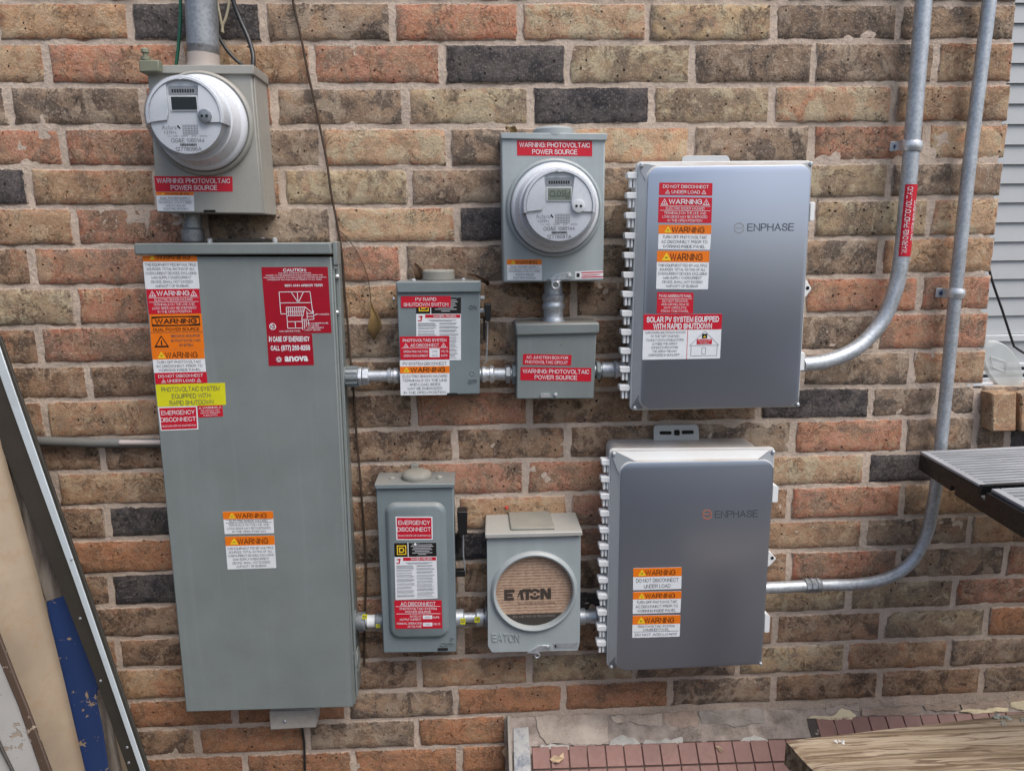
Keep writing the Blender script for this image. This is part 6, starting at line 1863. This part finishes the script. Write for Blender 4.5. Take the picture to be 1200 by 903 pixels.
for j in range(ny + 1):
    for i in range(nx + 1):
        u, v = i / nx * Ln, j / ny * Wd
        p = A + dx_ * u + dyl * v
        g = Vector((u * 4, v * 55, 0)); h = .0022 * noise.noise(g) + .0014 * noise.noise(g * 2.3) - (.004 if j in (0, ny) or i == 0 else 0)
        V.append(p + Vector((0, 0, h)) + (dx_ * .004 * noise.noise(Vector((v * 40, 3, 0))) if i == 0 else Vector((0, 0, 0))))
n0 = len(V)
Fc = [[j * (nx + 1) + i, j * (nx + 1) + i + 1, (j + 1) * (nx + 1) + i + 1, (j + 1) * (nx + 1) + i] for j in range(ny) for i in range(nx)]
edge = [i for i in range(nx + 1)] + [(j + 1) * (nx + 1) - 1 for j in range(1, ny + 1)] + [ny * (nx + 1) + i for i in range(nx - 1, -1, -1)] + [j * (nx + 1) for j in range(ny - 1, 0, -1)]
V += [V[e] + Vector((0, 0, -.058)) for e in edge]
for i in range(len(edge)):
    j = (i + 1) % len(edge); Fc.append([edge[i], edge[j], n0 + j, n0 + i])
Fc.append([n0 + i for i in range(len(edge))])
mb = MB(); mb.add(V, Fc, M_PLANK); mb.build('board', pk, smooth=30)
M_BIRD = paint('white_dropping', (.62, .62, .58), .8, var=.15, dirt=.2, peel=.8)
def blob(px, py, r_, mat, name='dropping', k=7):
    c = atz(px, py, ZP + .002); mb = MB()
    for i in range(k):
        o_ = Vector((random.uniform(-1.3, 1.3) * r_, random.uniform(-.8, .8) * r_, 0)); rr = r_ * random.uniform(.2, .5)
        mb.lathe(c + o_ + Vector((0, 0, -.001)), (0, 0, 1), [(rr, 0), (rr * .8, .0015), (rr * .3, .0022)], mat, 7)
    return mb.build(name, pk, smooth=60)
blob(984, 869, .008, M_BIRD, 'dropping', 9)
M_LICH = paint('grey_lichen', (.30, .31, .26), .9, var=.25, peel=1.0)
blob(1172, 839, .014, M_LICH, 'lichen', 9); blob(1178, 847, .009, M_LICH, 'lichen', 5); blob(1200, 841, .010, M_LICH, 'lichen', 5)
# supports for the plank
for u in (.25, 1.3):
    c = A + dx_ * u + dyl * .15; mb = MB(); mb.box((c.x - .045, c.y - .09, GZ), (c.x + .045, c.y + .09, ZP - .0605), M_PLANK); mb.build('support', pk, bevel=.004)

# ------------------------------------------------------------------ black slatted table, right
TA = at(1078, 528.5, .10); ZT = TA.z
tb = thing('black_slatted_table', 'black plastic table with a ribbed top, cut by the right edge', 'table', (TA.x + .3, TA.y - .2, GZ))
TB = atz(1147.5, 567, ZT); TC = atz(1200, 522.5, ZT)
ex = (TC - TA).normalized(); ey = (TB - TA).normalized()
WT = .62
def TPt(u, v, h=0.0): return TA + ex * u + ey * v + Vector((0, 0, h))
D1 = (TB - TA).length
st2 = atz(1163, 567, ZT - 0.004)
M_TBL = paint('weathered_black_resin', (.005, .0055, .0065), .3, var=.2, dirt=.06, dirtcol=(.12, .115, .11), peel=.2, spec=.3)
M_TBLT = paint('resin_rib_painted_highlight', (.33, .34, .355), .5, var=.2, dirt=.35, dirtcol=(.26, .25, .24), peel=.2)  # whitish highlights on the black ribs, painted as a pale colour
def tbox(u0, u1, v0, v1, h0, h1, mat, name, bev=.0015):
    mb = MB(); mb.extrude([TPt(u0, v0, h0), TPt(u1, v0, h0), TPt(u1, v1, h0), TPt(u0, v1, h0)], (0, 0, h1 - h0), mat); return mb.build(name, tb, smooth=30, bevel=bev, seg=1)
# rear leaf: frame bars, ribs
tbox(0, .020, 0, D1, -.008, .0, M_TBLT, 'frame_bar')
tbox(.021, WT, 0, .008, -.008, .0, M_TBLT, 'frame_bar')
tbox(.0, WT, D1 + .0005, D1 + .012, -.024, .0, M_TBL, 'frame_bar')
nr = 14
for i in range(nr):
    v = .014 + (D1 - .022) * i / (nr - 1)
    tbox(.0205, WT, v - .0034, v + .0034, -.009, -.001, M_TBLT, 'rib', .001)
tbox(.004, WT, .004, D1 + .008, -.030, -.013, M_TBL, 'panel', None)
# front leaf a little lower
v1 = D1 + .030; u1 = .0
tbox(.012, .034, v1, v1 + .42, -.010, -.002, M_TBLT, 'frame_bar')
tbox(.035, WT, v1, v1 + .010, -.010, -.002, M_TBLT, 'frame_bar')
for i in range(16):
    v = v1 + .019 + .0215 * i
    tbox(.0345, WT, v - .0034, v + .0034, -.011, -.003, M_TBLT, 'rib', .001)
tbox(.014, WT, v1 + .004, v1 + .42, -.034, -.016, M_TBL, 'panel', None)
# side apron with notch
prof = [(0, -.0085), (D1 + .0, -.0085), (D1 + .012, -.026), (v1 - .002, -.034), (v1, -.0105), (v1 + .42, -.0105), (v1 + .42, -.066), (D1 * .62 + .012, -.062), (D1 * .62 + .010, -.044), (D1 * .62 + .003, -.040), (D1 * .62 - .006, -.044), (D1 * .62 - .008, -.058), (0.004, -.052)]
mb = MB(); mb.extrude([TPt(-.001, v, h) for v, h in prof], ex * .013, M_TBL); mb.build('side_apron', tb, smooth=30, bevel=.0015, seg=1)
tbox(.0, WT, .0, .012, -.052, -.0095, M_TBL, 'rear_apron')
for u, v in ((WT - .06, .06), (WT - .06, v1 + .36), (.25, .30)):
    mb = MB(); c = TPt(u, v); mb.lathe(Vector((c.x, c.y, GZ)), (0, 0, 1), [(.022, 0), (.026, ZT - GZ - .035)], M_TBL, 16); mb.build('leg', tb)

# ------------------------------------------------------------------ things leaning at the left
M_DKMET = paint('dark_brown_painted_metal', (.045, .042, .036), .5, var=.2, dirt=.25, dirtcol=(.11, .09, .07), peel=.2)
M_EDGE = paint('painted_lit_metal_edge', (.60, .67, .71), .35, metal=.3, var=.06, dirt=.12, peel=.1)  # lit edge of the dark channel, its brightness put into the colour
M_WOODG = wood_mat('grey_weathered_wood', [(.06, .048, .04), (.12, .10, .085), (.18, .155, .13), (.24, .21, .18)], 'Z', 1.2, .9, 1.2)
M_RUSTP = paint('rust_stained_cream_panel', (.31, .245, .175), .6, var=.2, dirt=.55, dirtcol=(.30, .175, .09), peel=.25, scale=.8)


def chipped(name, col, under, amt=.62):
    m, n, l, b = new_mat(name); v = rnd_coord(n, l)
    f = bw(n, l, mth(n, l, 'ADD', mth(n, l, 'MULTIPLY', tex_noise(n, l, v, 15, 8, .62), .6), mth(n, l, 'MULTIPLY', tex_noise(n, l, v, 60, 4, .6), .4)), amt, amt + .015)
    base = ramp(n, l, tex_noise(n, l, v, 8, 5), [(.3, tuple(x * .85 for x in col)), (.7, col)])
    at_ = n.new('ShaderNodeAttribute'); at_.attribute_name = 'edge'
    c = mixc(n, l, f, base, under)
    l.new(c, b.inputs['Base Color']); b.inputs['Roughness'].default_value = .5
    l.new(bump(n, l, mth(n, l, 'SUBTRACT', 1.0, f), .6, .003), b.inputs['Normal'])
    return m


M_BLUE = chipped('chipped_blue_paint', (.018, .043, .14), (.30, .22, .15), .614)
M_WHITEB = chipped('flaking_white_paint', (.40, .39, .37), (.30, .25, .20), .60)
M_BROWNE = chipped('flaking_brown_edge', (.085, .055, .038), (.30, .24, .18), .60)


def lean(poly, thick, mat, name, parent=None, bev=.002, smooth=30):
    """poly: (px, py, depth) corners of the face we see; thickness goes towards the wall"""
    P = [at(x, y, d) for x, y, d in poly]
    mb = MB(); mb.extrude([p + Vector((0, thick, 0)) for p in P], (0, -thick, 0), mat)
    return mb.build(name, parent, smooth=smooth, bevel=bev, seg=2)


def L2(x0, y0, x1, y1, y): return x0 + (y - y0) * (x1 - x0) / (y1 - y0)


# metal channel: depth grows towards its foot
def dm(y): return lerp(.16, .34, (y - 420) / 500)
fm = thing('leaning_metal_channel', 'long dark metal channel with a front edge coloured pale as lit leaning on the wall at the left', 'metal channel', at(200, 960, .36))
ys = [390, 452, 560, 677, 790, 903, 990]
br = [-6, 15, 52.5, 93, 131.5, 170, 200]      # right side of the pale edge
bl = [-17, 4, 43, 85.5, 125, 164, 194.5]      # left side of the pale edge
dk = [-50, -26, 16, 66, 110, 150, 182]        # left side of the dark web
mb = MB(); mb.extrude([at(x, y, dm(y)) + Vector((0, .004, 0)) for x, y in zip(br, ys)] + [at(x, y, dm(y)) + Vector((0, .004, 0)) for x, y in list(zip(bl, ys))[::-1]], (0, -.004, 0), M_EDGE); mb.build('front_edge', fm, bevel=.001)
mb = MB(); mb.extrude([at(x + .6, y, dm(y) - .006) + Vector((0, .02, 0)) for x, y in zip(bl, ys)] + [at(x, y, dm(y) - .03) + Vector((0, .02, 0)) for x, y in list(zip(dk, ys))[::-1]], (0, -.02, 0), M_DKMET); mb.build('web', fm, bevel=.001)
mb = MB(); mb.extrude([at(x + 6.5, y + 4, dm(y) - .05) for x, y in zip(br, ys)] + [at(x - 2, y, dm(y) - .05) for x, y in list(zip(br, ys))[::-1]], (0, .008, 0), M_DKMET); mb.build('rear_wood_strip', fm, bevel=.001)  # stands for a thin dark wood strip behind the channel
for x, y in ((84, 655), (94, 724), (118, 797), (149, 875), (151, 893)):
    m_ = MB(); m_.lathe(at(x, y, dm(y)), (0, -1, 0), [(.0035, 0), (.003, .002), (.001, .003)], M_ZINC, 8); m_.build('rivet', fm)

# blue board
bb = thing('blue_painted_board', 'old board, bare grey wood above and chipped blue paint below, behind the leaning metal channel', 'board', at(110, 960, .3))
def db(y): return lerp(.10, .27, (y - 420) / 500)
lean([(-30, 440, db(440)), (-6, 450, db(450)), (42, 560, db(560)), (84, 680, db(680)), (88, 694, db(694)), (54, 705, db(705)), (44, 677, db(677)), (8, 545, db(545))], .022, M_WOODG, 'bare_wood', bb)
lean([(54, 705.3, db(705)), (76, 697, db(697)), (88, 694, db(694)), (106, 750, db(750)), (113, 790, db(790)), (112, 818, db(818)), (119, 850, db(850)), (127, 903, db(903)), (136, 960, db(960)), (110, 960, db(960)), (97, 903, db(903)), (85, 850, db(850)), (72, 800, db(800)), (62, 760, db(760))], .022, M_BLUE, 'blue_paint_area', bb)
lean([(110, 818, db(818) - .004), (118, 812, db(812) - .004), (126, 845, db(845) - .004), (138, 903, db(903) - .004), (150, 960, db(960) - .004), (134, 960, db(960) - .004), (126, 903, db(903) - .004), (118, 850, db(850) - .004)], .02, M_WOODG, 'split_edge', bb)
pb = thing('narrow_pale_batten', 'narrow pale batten showing between the blue board and the metal channel', 'batten', at(150, 960, .2))
lean([(112, 790, db(790) - .03), (150, 850, db(850) - .03), (172, 960, db(960) - .03), (150, 960, db(960) - .03), (134, 903, db(903) - .03)], .01, M_RUSTP, 'face', pb)

# cream panel, gently curved
cp_ = thing('rusty_cream_panel', 'large curved cream metal panel with rust stains at the left edge', 'panel', at(40, 960, .34))
def edge_r(y): return L2(-22, 440, 10, 560, y) if y < 560 else (L2(10, 560, 46, 690, y) if y < 690 else (L2(46, 690, 73, 800, y) if y < 800 else L2(73, 800, 97, 903, y)))
V = []; ny, nx = 30, 16
for j in range(ny + 1):
    y = lerp(400, 980, j / ny)
    d_ = lerp(.16, .33, j / ny)
    R_ = at(edge_r(y) + 3, y, d_ - .03)
    for i in range(nx + 1):
        u = i / nx
        V.append(R_ + Vector((-.3 * u * u - .2 * u, -.10 * math.sin(min(u * 1.7, 1.0) * math.pi / 2), 0)))
Fc = [[j * (nx + 1) + i, j * (nx + 1) + i + 1, (j + 1) * (nx + 1) + i + 1, (j + 1) * (nx + 1) + i] for j in range(ny) for i in range(nx)]
mb = MB(); mb.add(V, Fc, M_RUSTP); o = mb.build('sheet', cp_, smooth=60, norm=False)
s_ = o.modifiers.new('thick', 'SOLIDIFY'); s_.thickness = .004

# white board with brown edge
wb = thing('flaking_white_board', 'flaking white board with a brown edge in the bottom left corner', 'board', at(10, 960, .5))
DW = .47
def wl(pts): return [(x, y, DW + (y - 748) * .0004) for x, y in pts]
lean(wl([(-40, 660), (-14, 712), (0, 748), (18, 795), (31, 827), (44, 862), (59, 903), (84, 975), (66, 975), (47, 903), (21, 827), (0, 777), (-14, 745), (-40, 700)]), .008, M_BROWNE, 'brown_edge', wb)
lean([(x, y, d_ - .004) for x, y, d_ in wl([(-60, 690), (-14, 744), (0, 776), (21, 826), (47, 902), (66, 975), (-80, 975)])], .02, M_WHITEB, 'white_face', wb)
lean([(x, y, d_ + .004) for x, y, d_ in wl([(-6, 866), (0, 880), (12, 903), (30, 950), (36, 950), (15, 903), (3, 878), (-4, 862)])], .006, M_DKMET, 'groove_strip', wb)

# ------------------------------------------------------------------ right: low wall brick, neighbour's house
hb = wall
# projecting header bricks: own parts of the wall
def proj_brick(px0, px1, k, kind, ext):
    a = at(px0, 480, .0); b = at(px1, 480, 0)
    q_ = Q([(px0, 461), (px1, 460), (px1 - 1, 505), (px0 - .5, 505.5)], ext)
    rings = [[Vector((x, .05, z)) for x, z in rq(grow(q_, -.002, -.002, -.002, -.002), .003, 2)], [Vector((x, -ext + .004, z)) for x, z in rq(q_, .003, 2)], [Vector((x, -ext, z)) for x, z in rq(grow(q_, -.003, -.003, -.003, -.003), .003, 2)]]
    mb = MB(); mb.loft(rings, MT[kind]); o = mb.build('brick', wall, smooth=30)
    A_ = o.data.attributes.new('edge', 'FLOAT', 'POINT'); A_.data.foreach_set('value', [1.0] * len(o.data.vertices))
proj_brick(1163.5, 1192, 11, 't', .052)
proj_brick(1196.5, 1228, 11, 't', .052)
proj_brick(1231, 1262, 11, 't', .052)

nh = thing('neighbour_house', 'neighbouring house with pale grey lap siding seen past the right end of the brick wall', 'house', (5.2, 2.4, GZ))
M_SID = paint('grey_vinyl_siding', (.40, .42, .43), .55, var=.04, peel=.1)
M_TRM = paint('pale_trim', (.55, .57, .58), .5, var=.04)
YN = 2.3
lapy = [-44, -20, 3.5, 27, 50.5, 74, 97.5, 121.5, 145.5, 169.5, 192.5, 215, 237.2, 260.5, 283, 305, 326.6, 348, 369.4, 391]
for i in range(len(lapy) - 1):
    z1 = at(1190, lapy[i], -YN).z; z0 = at(1190, lapy[i + 1], -YN).z
    mb = MB(); x0, x1 = 3.6, 6.4
    mb.loft([[Vector((x0, YN + .012, z1)), Vector((x0, YN - .003, z0)), Vector((x0, YN + .04, z0)), Vector((x0, YN + .04, z1))], [Vector((x1, YN + .012, z1)), Vector((x1, YN - .003, z0)), Vector((x1, YN + .04, z0)), Vector((x1, YN + .04, z1))]], M_SID)
    mb.build('siding_board', nh, smooth=None)
za = at(1190, 391.5, -YN).z; zb = at(1190, 424, -YN).z
mb = MB(); mb.box((3.6, YN - .03, za), (6.4, YN + .03, za - .04), M_TRM); mb.build('trim_board', nh, bevel=.004)
mb = MB(); mb.box((3.6, YN - .015, za - .041), (6.4, YN + .03, zb), M_SID); mb.build('wall_panel', nh)
for yy in (424, 432, 440, 449):
    z_ = at(1190, yy, -YN).z; mb = MB(); mb.box((3.6, YN - .06, z_), (6.4, YN + .02, z_ - .022), M_TRM); mb.build('window_rail', nh, bevel=.003)
z_ = at(1190, 452, -YN).z
mb = MB(); mb.box((3.6, YN + .02, zb), (6.4, YN + .05, z_ - 1.4), paint('window_glass_grey', (.20, .22, .23), .15, var=.05)); mb.build('window_pane', nh)
mb = MB(); mb.box((3.6, YN + .045, 3.4), (6.4, YN + 3, GZ), M_SID); mb.build('house_body', nh)

# translucent lid resting on the low wall
M_LID, n_, l_, b_ = new_mat('frosted_plastic')
b_.inputs['Base Color'].default_value = (.62, .65, .64, 1); b_.inputs['Roughness'].default_value = .35; b_.inputs['Alpha'].default_value = .62
lid = thing('frosted_plastic_lid', 'frosted translucent oval plastic lid standing on the low brick wall at the right edge', 'lid', at(1178, 459, -.03))
cx, cy = 1172, 428
pts = []
for k in range(40):
    t_ = 2 * math.pi * k / 40; a_, b2 = 33 * math.cos(t_), 19 * math.sin(t_)
    th = R(58)
    pts.append((cx + a_ * math.cos(th) - b2 * math.sin(th), cy + a_ * math.sin(th) + b2 * math.cos(th)))
P = [at(x, y, -.03) for x, y in pts]
mb = MB(); cen = at(cx, cy, -.03)
mb.loft([[p for p in P], [p + Vector((0, -.010, 0)) for p in P], [cen + (p - cen) * .93 + Vector((0, -.014, 0)) for p in P]], M_LID); mb.build('disc', lid, smooth=40)
mb = MB()
for q4 in ([(1162, 418), (1180, 424), (1180, 436), (1164, 430)],):
    q5 = [(at(x, y, -.01).x, at(x, y, -.01).z) for x, y in q4]
    for i in range(4):
        a, b = q5[i], q5[(i + 1) % 4]
        mb.tube([Vector((a[0], .013, a[1])), Vector((b[0], .013, b[1]))], .0012, M_LID, 6)
mb.build('moulded_outline', lid)
# strip of white sill under it
mb = MB(); a = at(1146, 452, .004); b = at(1230, 450, .004)
mb.box((XEND - .03, .002, ZLOW - .006), (XEND + .05, .05, ZLOW + .004), M_TRM)
tag(mb.build('sill_strip', None, bevel=.002), 'short white strip between the wall end and the projecting brick', 'sill')

# ------------------------------------------------------------------ unseen fences, added to block light and darken reflections
M_FENCE = wood_mat('added_fence_wood', [(.05, .047, .047), (.08, .077, .078), (.115, .112, .112)], 'Z', .8, .9, 1.0)
def fence(name, label, p0, p1, h):
    p0, p1 = Vector(p0), Vector(p1); L = (p1 - p0).length; d = (p1 - p0).normalized(); nrm = Vector((-d.y, d.x, 0))
    t = thing(name, label, 'fence', (p0 + p1) / 2)
    n = int(L / .145); base = None
    for i in range(n):
        s = p0 + d * (i * .145); mb = MB()
        hh = h + random.uniform(-.01, .01)
        mb.extrude([s, s + d * .138, s + d * .138 + nrm * .018, s + nrm * .018], (0, 0, hh), M_FENCE); mb.build('picket', t, smooth=None)
    for z in (.35, h - .3):
        mb = MB(); mb.extrude([p0 + nrm * .019, p1 + nrm * .019, p1 + nrm * .06, p0 + nrm * .06], (0, 0, .08), M_FENCE)
        o = mb.build('rail', t, smooth=None); o.location.z += z
    return t
fence('added_side_fence', 'unseen wooden fence added on the left to dim that side of the wall', (-.75, -.05, GZ), (-.75, -3.6, GZ), 2.6)  # out of view, put in so the left of the wall gets less light
fence('added_rear_fence', 'unseen wooden fence added behind the camera for dark reflections and a dimmer lower wall', (-.75, -3.9, GZ), (6.5, -3.9, GZ), 1.65)  # out of view, height chosen for box reflections and light on the lower wall

# things of one kind share a group
GROUPS = {'electric meter': 'round meters in their wall sockets', 'combiner box': 'silver combiner boxes on the right', 'pipe strap': 'straps holding the long conduits',
          'leaf': 'dry leaves and flakes caught on the wall and ledge', 'conduit': 'conduits joining the electrical boxes', 'fence': 'unseen fences added to shape the light',
          'junction box': 'small junction boxes', 'board': 'old boards leaning at the left', 'wire': 'loose wires on the wall'}
for o in list(SC.objects):
    if o.parent is None and o.get('category') in GROUPS and 'group' not in o.keys():
        o['group'] = GROUPS[o['category']]
